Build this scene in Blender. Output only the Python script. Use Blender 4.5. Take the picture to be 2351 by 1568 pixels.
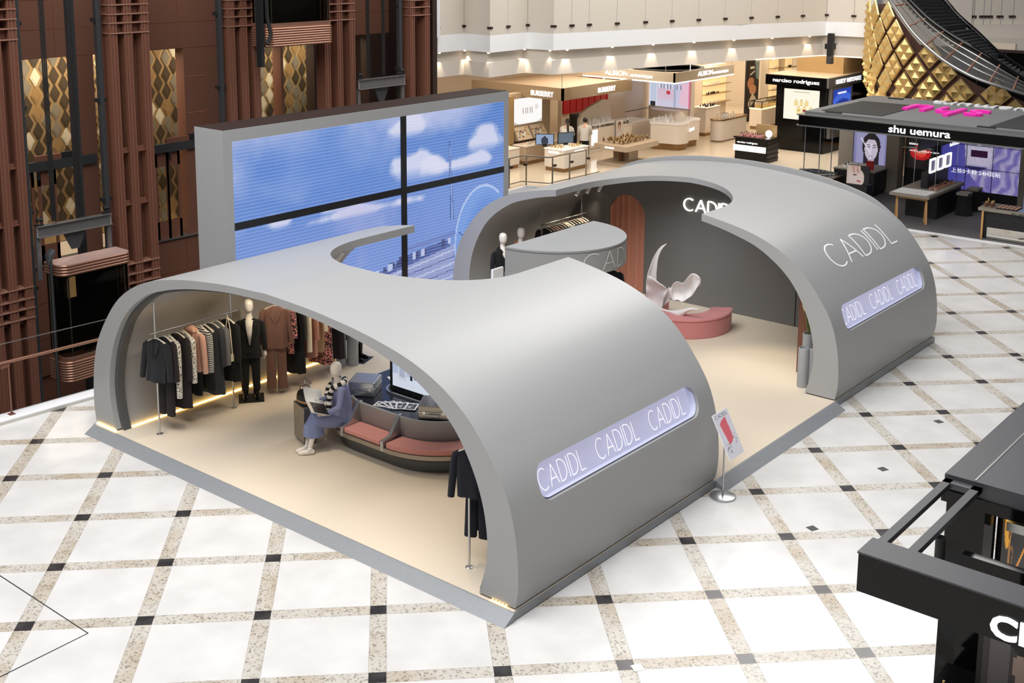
import bpy, bmesh, math, random
import numpy as np
from mathutils import Vector, Matrix
random.seed(7)
for o in list(bpy.data.objects): bpy.data.objects.remove(o)
C = bpy.context.scene.collection
sc = bpy.context.scene

# ------------------------------------------------------------------ camera
W, H = 2351.0, 1568.0
F, CX, CY = 2788.44, 1160.0, 366.04                 # focal length and principal point (px): shifted architectural lens
CAM = np.array([-10.4382, -8.4573, 8.0464])         # metres, 8 m above the mall floor
RGT = np.array([0.637504, -0.770432, 0.004834])
UPV = np.array([0.131720, 0.115171, 0.984574])
FWD = np.array([0.759104, 0.627033, -0.174904])
cd = bpy.data.cameras.new('camera'); cam = bpy.data.objects.new('camera', cd); C.objects.link(cam)
cam.matrix_world = Matrix(((RGT[0], UPV[0], -FWD[0], CAM[0]), (RGT[1], UPV[1], -FWD[1], CAM[1]),
                           (RGT[2], UPV[2], -FWD[2], CAM[2]), (0, 0, 0, 1)))
cd.sensor_width = 36.0; cd.lens = F / W * 36.0
cd.shift_x = (W / 2 - CX) / W; cd.shift_y = (CY - H / 2) / W
cd.clip_start = 0.1; cd.clip_end = 300
sc.camera = cam

# ------------------------------------------------------------------ world, skylight, fill lamp, exposure
w = bpy.data.worlds.new('atrium_ambient'); sc.world = w; w.use_nodes = True
w.node_tree.nodes['Background'].inputs[0].default_value = (0.93, 0.95, 1.0, 1)
w.node_tree.nodes['Background'].inputs[1].default_value = 0.2

def area(name, loc, target, sx, sy, power, col=(1, 1, 1)):
    l = bpy.data.lights.new(name, 'AREA'); l.shape = 'RECTANGLE'; l.size = sx; l.size_y = sy
    l.energy = power; l.color = col
    o = bpy.data.objects.new(name, l); C.objects.link(o); o.location = loc
    o.rotation_euler = (Vector(target) - Vector(loc)).to_track_quat('-Z', 'Y').to_euler()
    return o
area('atrium_skylight', (-4, 2.5, 19), (3.5, 3.0, 0), 22, 16, 9000, (1.0, 0.995, 0.99))
area('atrium_fill_back', (24, 8, 17), (24, 10, 0), 16, 12, 4200, (1.0, 0.97, 0.93))  # unseen fill lamp, added to brighten the rear vault, balcony and shops
vs = sc.view_settings
vs.view_transform = 'Standard'; vs.look = 'None'; vs.gamma = 1.0; vs.use_curve_mapping = False
vs.exposure = -0.35

# ------------------------------------------------------------------ geometry helpers
def ray(x, y): return RGT * ((x - CX) / F) - UPV * ((y - CY) / F) + FWD
def hit(x, y, ax, val):                              # point of the sight line on the plane X, Y or Z = val (metres)
    d = ray(x, y); return CAM + d * ((val - CAM[ax]) / d[ax])
def hx(x, y, v): return hit(x, y, 0, v)
def hy(x, y, v): return hit(x, y, 1, v)
def hz(x, y, v=0.0): return hit(x, y, 2, v)
def PX(p):
    d = np.asarray(p, float) - CAM; z = d @ FWD
    return (CX + F * (d @ RGT) / z, CY - F * (d @ UPV) / z, z)

def woff(o):
    v = Vector((0, 0, 0))
    while o is not None:
        v += o.location; o = o.parent
    return v

def tag(o, label=None, cat=None, group=None, kind=None):
    if label: o['label'] = label
    if cat: o['category'] = cat
    if group: o['group'] = group
    if kind: o['kind'] = kind
    return o

def thing(name, label, cat, loc=(0, 0, 0), rz=0.0, group=None):
    o = bpy.data.objects.new(name, None); C.objects.link(o); o.empty_display_size = 0.1
    o.location = tuple(float(c) for c in loc); o.rotation_euler = (0, 0, rz)
    return tag(o, label, cat, group)

def copy_tree(o, parent=None):
    c = o.copy(); C.objects.link(c); c.parent = parent
    for ch in list(o.children): copy_tree(ch, c)
    return c

class MB:
    def __init__(s): s.v = []; s.f = []
    def add(s, vs, fs):
        b = len(s.v); s.v += [tuple(float(c) for c in p) for p in vs]; s.f += [tuple(b + i for i in q) for q in fs]; return s
    def poly(s, pts): return s.add(pts, [tuple(range(len(pts)))])
    def box(s, x0, y0, z0, x1, y1, z1):
        if x0 > x1: x0, x1 = x1, x0
        if y0 > y1: y0, y1 = y1, y0
        if z0 > z1: z0, z1 = z1, z0
        return s.add([(x0,y0,z0),(x1,y0,z0),(x1,y1,z0),(x0,y1,z0),(x0,y0,z1),(x1,y0,z1),(x1,y1,z1),(x0,y1,z1)],
                     [(0,3,2,1),(4,5,6,7),(0,1,5,4),(1,2,6,5),(2,3,7,6),(3,0,4,7)])
    def bar(s, a, b, w, h=None, up=(0, 0, 1)):       # box section along a -> b
        a = Vector(a); b = Vector(b); h = w if h is None else h
        d = (b - a).normalized(); up = Vector(up)
        if abs(d.dot(up)) > 0.99: up = Vector((0, 1, 0))
        r = d.cross(up).normalized() * (w / 2); u = r.cross(d).normalized() * (h / 2)
        P = [a - r - u, a + r - u, a + r + u, a - r + u, b - r - u, b + r - u, b + r + u, b - r + u]
        return s.add(P, [(0,1,2,3),(7,6,5,4),(1,0,4,5),(2,1,5,6),(3,2,6,7),(0,3,7,4)])
    def prism(s, pts, vec):
        n = len(pts); v = np.array(vec, float); P = [np.array(p, float) for p in pts]
        s.add(P + [p + v for p in P], [tuple(range(n))[::-1], tuple(range(n, 2*n))] + [(i, (i+1) % n, n + (i+1) % n, n + i) for i in range(n)])
        return s
    def tube(s, path, r, n=8, cap=True):
        path = [Vector(p) for p in path]; m = len(path)
        rs = r if isinstance(r, (list, tuple)) else [r] * m
        prev = None; rings = []
        for i, p in enumerate(path):
            d = (path[min(i+1, m-1)] - path[max(i-1, 0)]).normalized()
            if prev is None:
                a = Vector((0, 0, 1)) if abs(d.z) < 0.9 else Vector((1, 0, 0)); u = d.cross(a).normalized()
            else:
                u = (prev - d * prev.dot(d)).normalized()
            prev = u; w = d.cross(u)
            rings.append([p + (u * math.cos(2*math.pi*k/n) + w * math.sin(2*math.pi*k/n)) * rs[i] for k in range(n)])
        vs = [p for rg in rings for p in rg]; fs = []
        for i in range(m - 1):
            for k in range(n): fs.append((i*n + k, i*n + (k+1) % n, (i+1)*n + (k+1) % n, (i+1)*n + k))
        if cap: fs += [tuple(range(n))[::-1], tuple((m-1)*n + k for k in range(n))]
        return s.add(vs, fs)
    def lathe(s, prof, c=(0, 0, 0), n=16, sx=1.0, sy=1.0, a0=0.0, a1=2*math.pi):
        full = abs(a1 - a0 - 2*math.pi) < 1e-6; N = n if full else n + 1; m = len(prof); vs = []
        for r, z in prof:
            for k in range(N):
                a = a0 + (a1 - a0) * k / n; vs.append((c[0] + sx*r*math.cos(a), c[1] + sy*r*math.sin(a), c[2] + z))
        fs = []
        for i in range(m - 1):
            for k in range(n if full else n):
                k2 = (k + 1) % N if full else k + 1
                fs.append((i*N + k, i*N + k2, (i+1)*N + k2, (i+1)*N + k))
        if full:
            if prof[0][0] > 1e-6: fs.append(tuple(range(N))[::-1])
            if prof[-1][0] > 1e-6: fs.append(tuple((m-1)*N + k for k in range(N)))
        return s.add(vs, fs)
    def ball(s, c, rx, ry=None, rz=None, n=12, m=8):
        ry = rx if ry is None else ry; rz = rx if rz is None else rz
        prof = [(max(math.sin(math.pi*i/m), 0.001), -math.cos(math.pi*i/m)*rz) for i in range(m + 1)]
        return s.lathe(prof, c, n, rx, ry)
    def grid(s, fn, nu, nv, closed_u=False):
        vs = [fn(i / nu, j / nv) for i in range(nu + 1) for j in range(nv + 1)]
        return s.add(vs, [(i*(nv+1)+j, (i+1)*(nv+1)+j, (i+1)*(nv+1)+j+1, i*(nv+1)+j+1) for i in range(nu) for j in range(nv)])
    def rrect(s, x0, y0, x1, y1, r, z0, z1, n=5):     # box with rounded vertical edges
        P = rr2(x0, y0, x1, y1, r, n); return s.prism([(x, y, z0) for x, y in P], (0, 0, z1 - z0))
    def mesh(s, name):
        me = bpy.data.meshes.new(name); me.from_pydata(s.v, [], s.f); me.update(); return me
    def build(s, name, m, parent=None, smooth=None, bevel=0.0, local=False, solid=0.0, sub=0, fixn=True):
        if not local:
            off = woff(parent) if parent is not None else Vector((0, 0, 0))
            if parent is None and s.v:
                a = np.array(s.v); off = Vector(((a[:,0].min()+a[:,0].max())/2, (a[:,1].min()+a[:,1].max())/2, a[:,2].min()))
            s.v = [(p[0]-off.x, p[1]-off.y, p[2]-off.z) for p in s.v]
        me = s.mesh(name)
        if fixn:
            bm = bmesh.new(); bm.from_mesh(me); bmesh.ops.recalc_face_normals(bm, faces=bm.faces); bm.to_mesh(me); bm.free()
        o = bpy.data.objects.new(name, me); C.objects.link(o)
        if parent is not None: o.parent = parent
        elif not local: o.location = off
        setmat(o, m)
        if smooth is not None:
            me.polygons.foreach_set('use_smooth', [True] * len(me.polygons))
            if smooth < 180: me.set_sharp_from_angle(angle=math.radians(smooth))
        if solid:
            md = o.modifiers.new('t', 'SOLIDIFY'); md.thickness = solid; md.offset = 0
        if bevel:
            md = o.modifiers.new('b', 'BEVEL'); md.width = bevel; md.segments = 2; md.limit_method = 'ANGLE'
        if sub:
            md = o.modifiers.new('s', 'SUBSURF'); md.levels = sub; md.render_levels = sub
        return o

def rr2(x0, y0, x1, y1, r, n=5):
    P = []
    for cx, cy, a in ((x1-r, y1-r, 0), (x0+r, y1-r, 90), (x0+r, y0+r, 180), (x1-r, y0+r, 270)):
        for k in range(n + 1):
            t = math.radians(a + 90*k/n); P.append((cx + r*math.cos(t), cy + r*math.sin(t)))
    return P

def setmat(o, m):
    o.data.materials.clear(); o.data.materials.append(m if not isinstance(m, str) else M[m])

# ------------------------------------------------------------------ materials
M = {}
def s2l(c): return tuple(((v/255.0)/12.92 if v <= 10 else ((v/255.0 + 0.055)/1.055)**2.4) for v in c)
def mat(key, rgb, rough=0.5, metal=0.0, emit=0.0, ecol=None, noise=0.0, nscale=30.0, bump=0.0, spec=0.5, alpha=1.0, trans=0.0, coat=0.0, sheen=0.0, nstretch=None):
    m = bpy.data.materials.new(key); m.use_nodes = True; nt = m.node_tree; b = nt.nodes['Principled BSDF']
    col = (*s2l(rgb), 1)
    b.inputs['Base Color'].default_value = col; b.inputs['Roughness'].default_value = rough
    b.inputs['Metallic'].default_value = metal; b.inputs['Specular IOR Level'].default_value = spec
    b.inputs['Alpha'].default_value = alpha; b.inputs['Transmission Weight'].default_value = trans
    b.inputs['Coat Weight'].default_value = coat; b.inputs['Sheen Weight'].default_value = sheen
    if emit:
        b.inputs['Emission Color'].default_value = (*s2l(ecol or rgb), 1); b.inputs['Emission Strength'].default_value = emit
    if noise or bump:
        tc = nt.nodes.new('ShaderNodeTexCoord'); n = nt.nodes.new('ShaderNodeTexNoise')
        n.inputs['Scale'].default_value = nscale; n.inputs['Detail'].default_value = 3
        src = tc.outputs['Object']
        if nstretch:
            mp = nt.nodes.new('ShaderNodeMapping'); mp.inputs['Scale'].default_value = nstretch
            nt.links.new(src, mp.inputs['Vector']); src = mp.outputs['Vector']
        nt.links.new(src, n.inputs['Vector'])
        if noise:
            mx = nt.nodes.new('ShaderNodeMix'); mx.data_type = 'RGBA'
            mx.inputs[6].default_value = tuple(max(0, c*(1-noise)) for c in col[:3]) + (1,)
            mx.inputs[7].default_value = tuple(min(1, c*(1+noise)) for c in col[:3]) + (1,)
            nt.links.new(n.outputs['Fac'], mx.inputs[0]); nt.links.new(mx.outputs[2], b.inputs['Base Color'])
        if bump:
            bp = nt.nodes.new('ShaderNodeBump'); bp.inputs['Strength'].default_value = bump; bp.inputs['Distance'].default_value = 0.01
            nt.links.new(n.outputs['Fac'], bp.inputs['Height']); nt.links.new(bp.outputs['Normal'], b.inputs['Normal'])
    M[key] = m; return m

def nodes(key): nt = M[key].node_tree; return nt, nt.nodes['Principled BSDF']

mat('grey', (160, 160, 160), 0.36, noise=0.06, nscale=220, bump=0.02)
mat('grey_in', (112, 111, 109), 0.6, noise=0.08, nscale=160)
mat('grey_dark', (84, 84, 84), 0.5, noise=0.05)
mat('grey_kiosk', (150, 151, 152), 0.5, noise=0.06, nscale=120)
mat('ramp', (140, 143, 147), 0.45, metal=0.1, noise=0.08, nscale=14)
mat('shadow_gap', (30, 30, 30), 0.8)
mat('carpet', (214, 200, 180), 0.95, noise=0.05, nscale=300, bump=0.1)
mat('white', (240, 240, 240), 0.5)
mat('white_gloss', (236, 232, 226), 0.3, coat=0.3)
mat('plaster', (225, 224, 226), 0.8, noise=0.02, nscale=60)
mat('plaster_warm', (214, 205, 194), 0.8, noise=0.02, nscale=60)
mat('black', (22, 22, 23), 0.5)
mat('black_gloss', (9, 9, 10), 0.1, spec=0.3)
mat('black_top', (62, 62, 66), 0.4, noise=0.25, nscale=400)
mat('belt', (26, 28, 38), 0.25)
mat('steel', (196, 196, 196), 0.28, metal=0.9)
mat('steel_rail', (150, 150, 148), 0.3, metal=0.8)
mat('alu', (186, 188, 190), 0.3, metal=0.85, noise=0.04)
mat('alu_warm', (160, 152, 142), 0.32, metal=0.8)
mat('pink', (214, 146, 138), 0.95, noise=0.05, nscale=80, sheen=0.3)
mat('pink_bench', (205, 132, 132), 0.95, noise=0.05, nscale=80, sheen=0.3)
mat('curtain', (204, 140, 114), 0.85, noise=0.06, nscale=40, sheen=0.3)
mat('sculpt', (232, 229, 228), 0.5)
mat('mannequin', (238, 230, 220), 0.35)
mat('hanger', (236, 226, 208), 0.5)
mat('brown_panel', (116, 76, 60), 0.5, metal=0.1, noise=0.08, nscale=40)
mat('brown', (118, 76, 60), 0.5, metal=0.1, noise=0.06, nscale=30)
mat('mirror', (226, 222, 214), 0.06, metal=1.0)
mat('roof_grey', (104, 105, 107), 0.5, noise=0.05)
mat('brown_dark', (52, 36, 31), 0.5, metal=0.2)
mat('copper_line', (186, 122, 92), 0.4, metal=0.5)
mat('copper', (160, 118, 98), 0.3, metal=0.6)
mat('copper_top', (190, 160, 152), 0.5, metal=0.3, noise=0.06)
mat('iron', (64, 66, 68), 0.5, metal=0.4, noise=0.1)
mat('iron_dark', (34, 35, 37), 0.6, metal=0.3)
mat('crosshead', (120, 118, 118), 0.45, metal=0.6, noise=0.12, nscale=10)
mat('stone_edge', (236, 236, 240), 0.35)
mat('stone_kerb', (200, 196, 188), 0.5, noise=0.08, nscale=20)
mat('led', (255, 240, 200), 0.5, emit=12.0, ecol=(255, 206, 110))
mat('lit_white', (255, 255, 255), 0.5, emit=1.6, ecol=(255, 252, 244))
mat('lit_panel', (110, 110, 128), 0.5, emit=0.72, ecol=(214, 214, 246))
mat('lit_letter', (255, 255, 255), 0.4, emit=1.05, ecol=(250, 250, 255))
mat('letter_white', (238, 240, 242), 0.5, emit=0.12, ecol=(255, 255, 255))
mat('letter_grey', (208, 208, 206), 0.5)
mat('spot_lens', (255, 244, 224), 0.5, emit=6.0, ecol=(255, 240, 214))
mat('cream', (226, 212, 192), 0.5, noise=0.03)
mat('cream_floor', (222, 206, 184), 0.12, noise=0.05, nscale=2)
mat('gold_wall', (176, 148, 104), 0.35, metal=0.3, noise=0.06, nscale=3)
mat('gold', (218, 188, 124), 0.36, metal=0.62)
mat('gold_pale', (214, 184, 124), 0.35, metal=0.7)
mat('plum', (96, 66, 58), 0.6)
mat('wood', (196, 146, 92), 0.5, noise=0.12, nscale=8, nstretch=(1, 1, 8))
mat('red', (190, 30, 44), 0.4)
mat('grey_floor', (92, 90, 92), 0.7, noise=0.06, nscale=60)

# white marble tile and speckled granite use world position so that no two pieces look alike
def pos_noise(key, c1, c2, sc1, detail=4, rough=0.2, lo=0.35, hi=0.65, sc2=None, c3=None, vor=False):
    m = bpy.data.materials.new(key); m.use_nodes = True; nt = m.node_tree; b = nt.nodes['Principled BSDF']; M[key] = m
    g = nt.nodes.new('ShaderNodeNewGeometry'); b.inputs['Roughness'].default_value = rough
    if vor:
        n = nt.nodes.new('ShaderNodeTexVoronoi'); n.inputs['Scale'].default_value = sc1; out = n.outputs['Color']
        rgb = nt.nodes.new('ShaderNodeRGBToBW'); nt.links.new(out, rgb.inputs[0]); out = rgb.outputs[0]
    else:
        n = nt.nodes.new('ShaderNodeTexNoise'); n.inputs['Scale'].default_value = sc1; n.inputs['Detail'].default_value = detail; out = n.outputs['Fac']
    nt.links.new(g.outputs['Position'], n.inputs['Vector'])
    r = nt.nodes.new('ShaderNodeValToRGB'); r.color_ramp.elements[0].position = lo; r.color_ramp.elements[1].position = hi
    r.color_ramp.elements[0].color = (*s2l(c1), 1); r.color_ramp.elements[1].color = (*s2l(c2), 1)
    nt.links.new(out, r.inputs[0]); res = r.outputs[0]
    if c3:
        n2 = nt.nodes.new('ShaderNodeTexNoise'); n2.inputs['Scale'].default_value = sc2; n2.inputs['Detail'].default_value = 3
        nt.links.new(g.outputs['Position'], n2.inputs['Vector'])
        mx = nt.nodes.new('ShaderNodeMix'); mx.data_type = 'RGBA'; mx.blend_type = 'MULTIPLY'; mx.inputs[7].default_value = (*s2l(c3), 1)
        mr = nt.nodes.new('ShaderNodeMapRange'); mr.inputs[1].default_value = 0.45; mr.inputs[2].default_value = 0.7
        nt.links.new(n2.outputs['Fac'], mr.inputs[0]); nt.links.new(mr.outputs[0], mx.inputs[0]); nt.links.new(res, mx.inputs[6]); res = mx.outputs[2]
    nt.links.new(res, b.inputs['Base Color'])
pos_noise('marble', (205, 203, 201), (216, 214, 212), 1.6, rough=0.16)
pos_noise('granite', (140, 134, 124), (196, 190, 181), 42, rough=0.3, lo=0.12, hi=0.42, vor=True, sc2=1.3, c3=(232, 220, 204))
pos_noise('black_stone', (40, 38, 40), (62, 60, 61), 5, rough=0.18)

def vcol_mat(key, emit=0.0, rough=0.5):
    m = bpy.data.materials.new(key); m.use_nodes = True; nt = m.node_tree; b = nt.nodes['Principled BSDF']; M[key] = m
    a = nt.nodes.new('ShaderNodeVertexColor'); a.layer_name = 'Col'
    b.inputs['Roughness'].default_value = rough
    if emit:
        b.inputs['Base Color'].default_value = (0.01, 0.01, 0.01, 1)
        nt.links.new(a.outputs[0], b.inputs['Emission Color']); b.inputs['Emission Strength'].default_value = emit
    else: nt.links.new(a.outputs[0], b.inputs['Base Color'])
vcol_mat('print'); vcol_mat('screen', 1.15, 0.3); vcol_mat('backlit', 1.25, 0.4); vcol_mat('fabric_print', 0, 0.9)

# flat pictures (screens, posters): a fine grid whose cells carry printed colour
class Canvas:
    def __init__(s, w, h, rgb=(255, 255, 255)):
        s.w, s.h = w, h; s.a = np.ones((h, w, 3)) * np.array(rgb, float)
        s.u, s.v = np.meshgrid((np.arange(w) + .5) / w, (np.arange(h) + .5) / h)      # v runs upward
    def put(s, mask, rgb, k=1.0):
        m = (np.asarray(mask, float) * k)[..., None]; s.a = s.a * (1 - m) + np.array(rgb, float) * m; return s
    def ell(s, cx, cy, rx, ry, rgb, k=1.0, soft=0.0):
        d = ((s.u - cx) / rx)**2 + ((s.v - cy) / ry)**2
        return s.put(np.clip((1.0 - d) / max(soft, 1e-6), 0, 1) if soft else d < 1, rgb, k)
    def rect(s, x0, y0, x1, y1, rgb, k=1.0): return s.put((s.u >= x0) & (s.u < x1) & (s.v >= y0) & (s.v < y1), rgb, k)
    def tri(s, pts, rgb, k=1.0):
        m = np.zeros((s.h, s.w), bool); n = len(pts); j = n - 1
        for i in range(n):
            xi, yi = pts[i]; xj, yj = pts[j]
            if yi != yj: m ^= ((yi > s.v) != (yj > s.v)) & (s.u < (xj - xi) * (s.v - yi) / (yj - yi) + xi)
            j = i
        return s.put(m, rgb, k)
    def line(s, x0, y0, x1, y1, wd, rgb, k=1.0, asp=None):
        asp = asp or s.w / s.h; dx, dy = (x1 - x0) * asp, y1 - y0; L = dx*dx + dy*dy + 1e-12
        t = np.clip(((s.u - x0) * asp * dx + (s.v - y0) * dy) / L, 0, 1)
        d = np.hypot((s.u - x0) * asp - t * dx, s.v - y0 - t * dy); return s.put(d < wd / 2, rgb, k)
    def grad(s, c0, c1):
        s.a = np.array(c0, float) * (1 - s.v[..., None]) + np.array(c1, float) * s.v[..., None]; return s

def set_cols(me, cols):                               # one colour per face
    lt = np.zeros(len(me.polygons), int); me.polygons.foreach_get('loop_total', lt)
    ca = me.color_attributes.new('Col', 'FLOAT_COLOR', 'CORNER')
    lin = np.where(cols <= 10, cols/255/12.92, ((np.clip(cols, 0, 255)/255 + .055)/1.055)**2.4)
    arr = np.repeat(np.c_[lin, np.ones(len(lin))], lt, axis=0)
    ca.data.foreach_set('color', arr.ravel().astype(np.float32))

def picture(name, cv, p0, pu, pv, parent, m='print', fn=None):
    """canvas laid on the parallelogram p0, p0+pu, p0+pv (metres)"""
    p0, pu, pv = (np.array(q, float) for q in (p0, pu, pv)); w, h = cv.w, cv.h
    off = np.array(woff(parent)) if parent is not None else np.zeros(3)
    U, V = np.meshgrid(np.arange(w + 1) / w, np.arange(h + 1) / h)
    if fn is None: P = p0 + U[..., None] * pu + V[..., None] * pv
    else: P = np.array([[fn(u, v) for u, v in zip(ru, rv)] for ru, rv in zip(U, V)])
    P = P.reshape(-1, 3) - off
    j, i = np.meshgrid(np.arange(h), np.arange(w), indexing='ij'); b = (j * (w + 1) + i).ravel()
    fs = np.c_[b, b + 1, b + w + 2, b + w + 1]
    me = bpy.data.meshes.new(name); me.from_pydata(P.tolist(), [], fs.tolist()); me.update()
    set_cols(me, cv.a.reshape(-1, 3))
    o = bpy.data.objects.new(name, me); C.objects.link(o); o.parent = parent; setmat(o, m); return o

# lettering ---------------------------------------------------------------
def arc(cx, cy, rx, ry, a0, a1, n=18): return [(cx + rx*math.cos(math.radians(a0 + (a1-a0)*k/n)), cy + ry*math.sin(math.radians(a0 + (a1-a0)*k/n))) for k in range(n + 1)]
def seg(a, b, n=6): return [(a[0] + (b[0]-a[0])*k/n, a[1] + (b[1]-a[1])*k/n) for k in range(n + 1)]
GLY = {'C': (0.80, [arc(0.46, 0.5, 0.46, 0.5, 52, 308)]),
       'A': (0.80, [seg((0, 0), (0.4, 1)), seg((0.4, 1), (0.8, 0)), seg((0.14, 0.33), (0.66, 0.33))]),
       'D': (0.70, [seg((0, 0), (0, 1)), [(0, 1), (0.1, 1)] + arc(0.2, 0.5, 0.5, 0.5, 90, -90) + [(0.1, 0), (0, 0)]]),
       'I': (0.0, [seg((0, 0), (0, 1))]), 'L': (0.45, [seg((0, 1), (0, 0)), seg((0, 0), (0.45, 0))])}
def stroke_text(txt, wd, gap=0.2):
    """per letter a list of quads in text space (height 1), and the total width"""
    Ls = []; x = 0.0
    for ch in txt:
        adv, lines = GLY[ch]; Q = []
        for L in lines:
            n = len(L); nrm = []
            for i in range(n):
                a = L[max(i-1, 0)]; b = L[min(i+1, n-1)]; dx, dy = b[0]-a[0], b[1]-a[1]; l = math.hypot(dx, dy) or 1
                nrm.append((-dy/l*wd/2, dx/l*wd/2))
            for i in range(n - 1):
                (ax, ay), (bx, by) = L[i], L[i+1]; na, nb = nrm[i], nrm[i+1]
                Q.append([(x+ax-na[0], ay-na[1]), (x+bx-nb[0], by-nb[1]), (x+bx+nb[0], by+nb[1]), (x+ax+na[0], ay+na[1])])
        Ls.append(Q); x += adv + gap
    return Ls, x - gap
def letters_on(txt, wd, fn, m, parent, gap=0.2, thick=None):
    Ls, Wd = stroke_text(txt, wd, gap)
    for Q in Ls:
        mb = MB()
        for q in Q:
            P = [fn(u / Wd, v) for u, v in q]
            if thick is not None: mb.prism(P, thick)
            else: mb.poly(P)
        mb.build('letter', m, parent)
def text(name, s, p0, pu, hgt, pn, m, parent, depth=0.02, bold=0.0, width=None, italic=0.0, align='LEFT', split=True):
    """font text: p0 baseline start, pu unit reading direction, pn outward normal"""
    cu = bpy.data.curves.new(name, 'FONT'); cu.body = s; cu.size = 1.0; cu.extrude = 0.0; cu.offset = bold; cu.shear = italic; cu.resolution_u = 3
    to = bpy.data.objects.new(name, cu); C.objects.link(to)
    dg = bpy.context.evaluated_depsgraph_get(); me = bpy.data.meshes.new_from_object(to.evaluated_get(dg))
    bpy.data.objects.remove(to); bpy.data.curves.remove(cu)
    v = np.zeros(len(me.vertices) * 3); me.vertices.foreach_get('co', v); v = v.reshape(-1, 3)
    x0, x1 = v[:,0].min(), v[:,0].max(); ym = 0.72
    pu = Vector(pu).normalized(); pn = Vector(pn).normalized(); up = pn.cross(pu).normalized()
    sx = (width / (x1 - x0)) if width else hgt / ym; sy = hgt / ym
    xs = (v[:,0] - x0) * sx; ys = v[:,1] * sy
    if align == 'CENTER': xs = xs - (x1 - x0) * sx / 2
    off = woff(parent) if parent is not None else Vector((0, 0, 0))
    P = np.array(p0, float) - np.array(off) + xs[:,None] * np.array(pu) + ys[:,None] * np.array(up)
    # one object per character: islands that overlap along the reading direction belong together
    n = len(me.vertices); par = list(range(n))
    def find(i):
        while par[i] != i: par[i] = par[par[i]]; i = par[i]
        return i
    polys = [tuple(p.vertices) for p in me.polygons]
    for p in polys:
        for q in p[1:]: par[find(q)] = find(p[0])
    grp = {}
    for i in range(n): grp.setdefault(find(i), []).append(i)
    iv = sorted((min(xs[g]), max(xs[g]), k) for k, g in grp.items()); chars = []
    for a, b_, k in iv:
        if split and chars and a < chars[-1][1] - 0.02*sx: chars[-1][1] = max(chars[-1][1], b_); chars[-1][2].add(k)
        elif not split and chars: chars[-1][2].add(k)
        else: chars.append([a, b_, {k}])
    res = []; bpy.data.meshes.remove(me)
    for _, _, ks in chars:
        b = MB(); mp = {}
        for p in polys:
            if find(p[0]) in ks: 
                for i in p:
                    if i not in mp: mp[i] = len(b.v); b.v.append(tuple(P[i]))
                b.f.append(tuple(mp[i] for i in p))
        if depth:
            bm = bmesh.new(); t = b.mesh('t'); bm.from_mesh(t)
            r = bmesh.ops.extrude_face_region(bm, geom=bm.faces[:])
            bmesh.ops.translate(bm, vec=pn * depth, verts=[e for e in r['geom'] if isinstance(e, bmesh.types.BMVert)])
            bmesh.ops.recalc_face_normals(bm, faces=bm.faces); bm.to_mesh(t); bm.free(); t.name = name
            o = bpy.data.objects.new(name, t); C.objects.link(o); setmat(o, m)
        else: o = b.build(name, m, None, local=True)
        o.parent = parent
        if not split: o['kind'] = 'stuff'
        res.append(o)
    return res

# ================================================================== MALL FLOOR
A_ = np.array([0.98995, -0.98995]); B_ = np.array([0.98995, 0.98995]); L0 = np.array([-0.857, 1.438])
UA = A_ / 1.4; UB = B_ / 1.4
def clip(poly, a, b, c):                              # keep a*x + b*y <= c
    out = []
    for i in range(len(poly)):
        p, q = poly[i], poly[(i+1) % len(poly)]; fp = a*p[0] + b*p[1] - c; fq = a*q[0] + b*q[1] - c
        if fp <= 0: out.append(p)
        if (fp < 0) != (fq < 0) and fp != fq:
            t = fp / (fp - fq); out.append((p[0] + t*(q[0]-p[0]), p[1] + t*(q[1]-p[1])))
    return out
def area2(P): return abs(sum(P[i][0]*P[(i+1) % len(P)][1] - P[(i+1) % len(P)][0]*P[i][1] for i in range(len(P)))) / 2
VOID = (0.069, 1.0, 10.36)                            # floor ends at the lift void
def floor_poly(P):
    P = clip(P, *VOID); 
    if len(P) > 2: P = clip(P, 1, 0, 23.2)
    return P
floor = thing('floor', 'white marble mall floor with speckled granite bands and black square insets', None); floor['kind'] = 'structure'
g = MB(); base = [(-14, -16), (23.2, -16), (23.2, 9.6), (17, 10.4), (2, 10.22), (-14, 11.3)]
g.prism([(x, y, -0.30) for x, y in base], (0, 0, 0.288)); g.build('floor_slab', 'stone_kerb', floor)
cells = []
for i in range(-14, 22):
    for j in range(-9, 20):
        o = L0 + A_*i + B_*j
        cells.append((i, j, o))
pieces = {'marble_tile': [], 'granite_band': [], 'black_inset': []}
hw = 0.1; gp = 0.0025
def quad(o, a0, a1, b0, b1): return [tuple(o + UA*a0 + UB*b0), tuple(o + UA*a1 + UB*b0), tuple(o + UA*a1 + UB*b1), tuple(o + UA*a0 + UB*b1)]
for i, j, o in cells:
    for nm, q in (('marble_tile', (hw+gp, 1.4-hw-gp, hw+gp, 1.4-hw-gp)), ('granite_band', (hw, 1.4-hw, -hw, hw)), ('granite_band', (-hw, hw, hw, 1.4-hw)), ('black_inset', (-hw, hw, -hw, hw))):
        P = quad(o, *q); c = np.mean(P, axis=0); x, y, z = PX((c[0], c[1], 0))
        if z < 4 or not (-260 < x < 2620 and 380 < y < 1830): continue
        if c[0] > 14.5 and c[1] > 8.0: continue
        if all(0.3 < p[0] < 13.4 and 0.3 < p[1] < 8.7 for p in P): continue      # under the booth
        A0 = area2(P); P2 = floor_poly(P)
        if len(P2) < 3 or area2(P2) < 0.02 * A0: continue
        pieces[nm].append((z, c, q, o, P2 if area2(P2) < 0.999 * A0 else None))
PM = {'marble_tile': 'marble', 'granite_band': 'granite', 'black_inset': 'black_stone'}
shared = {}
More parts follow.
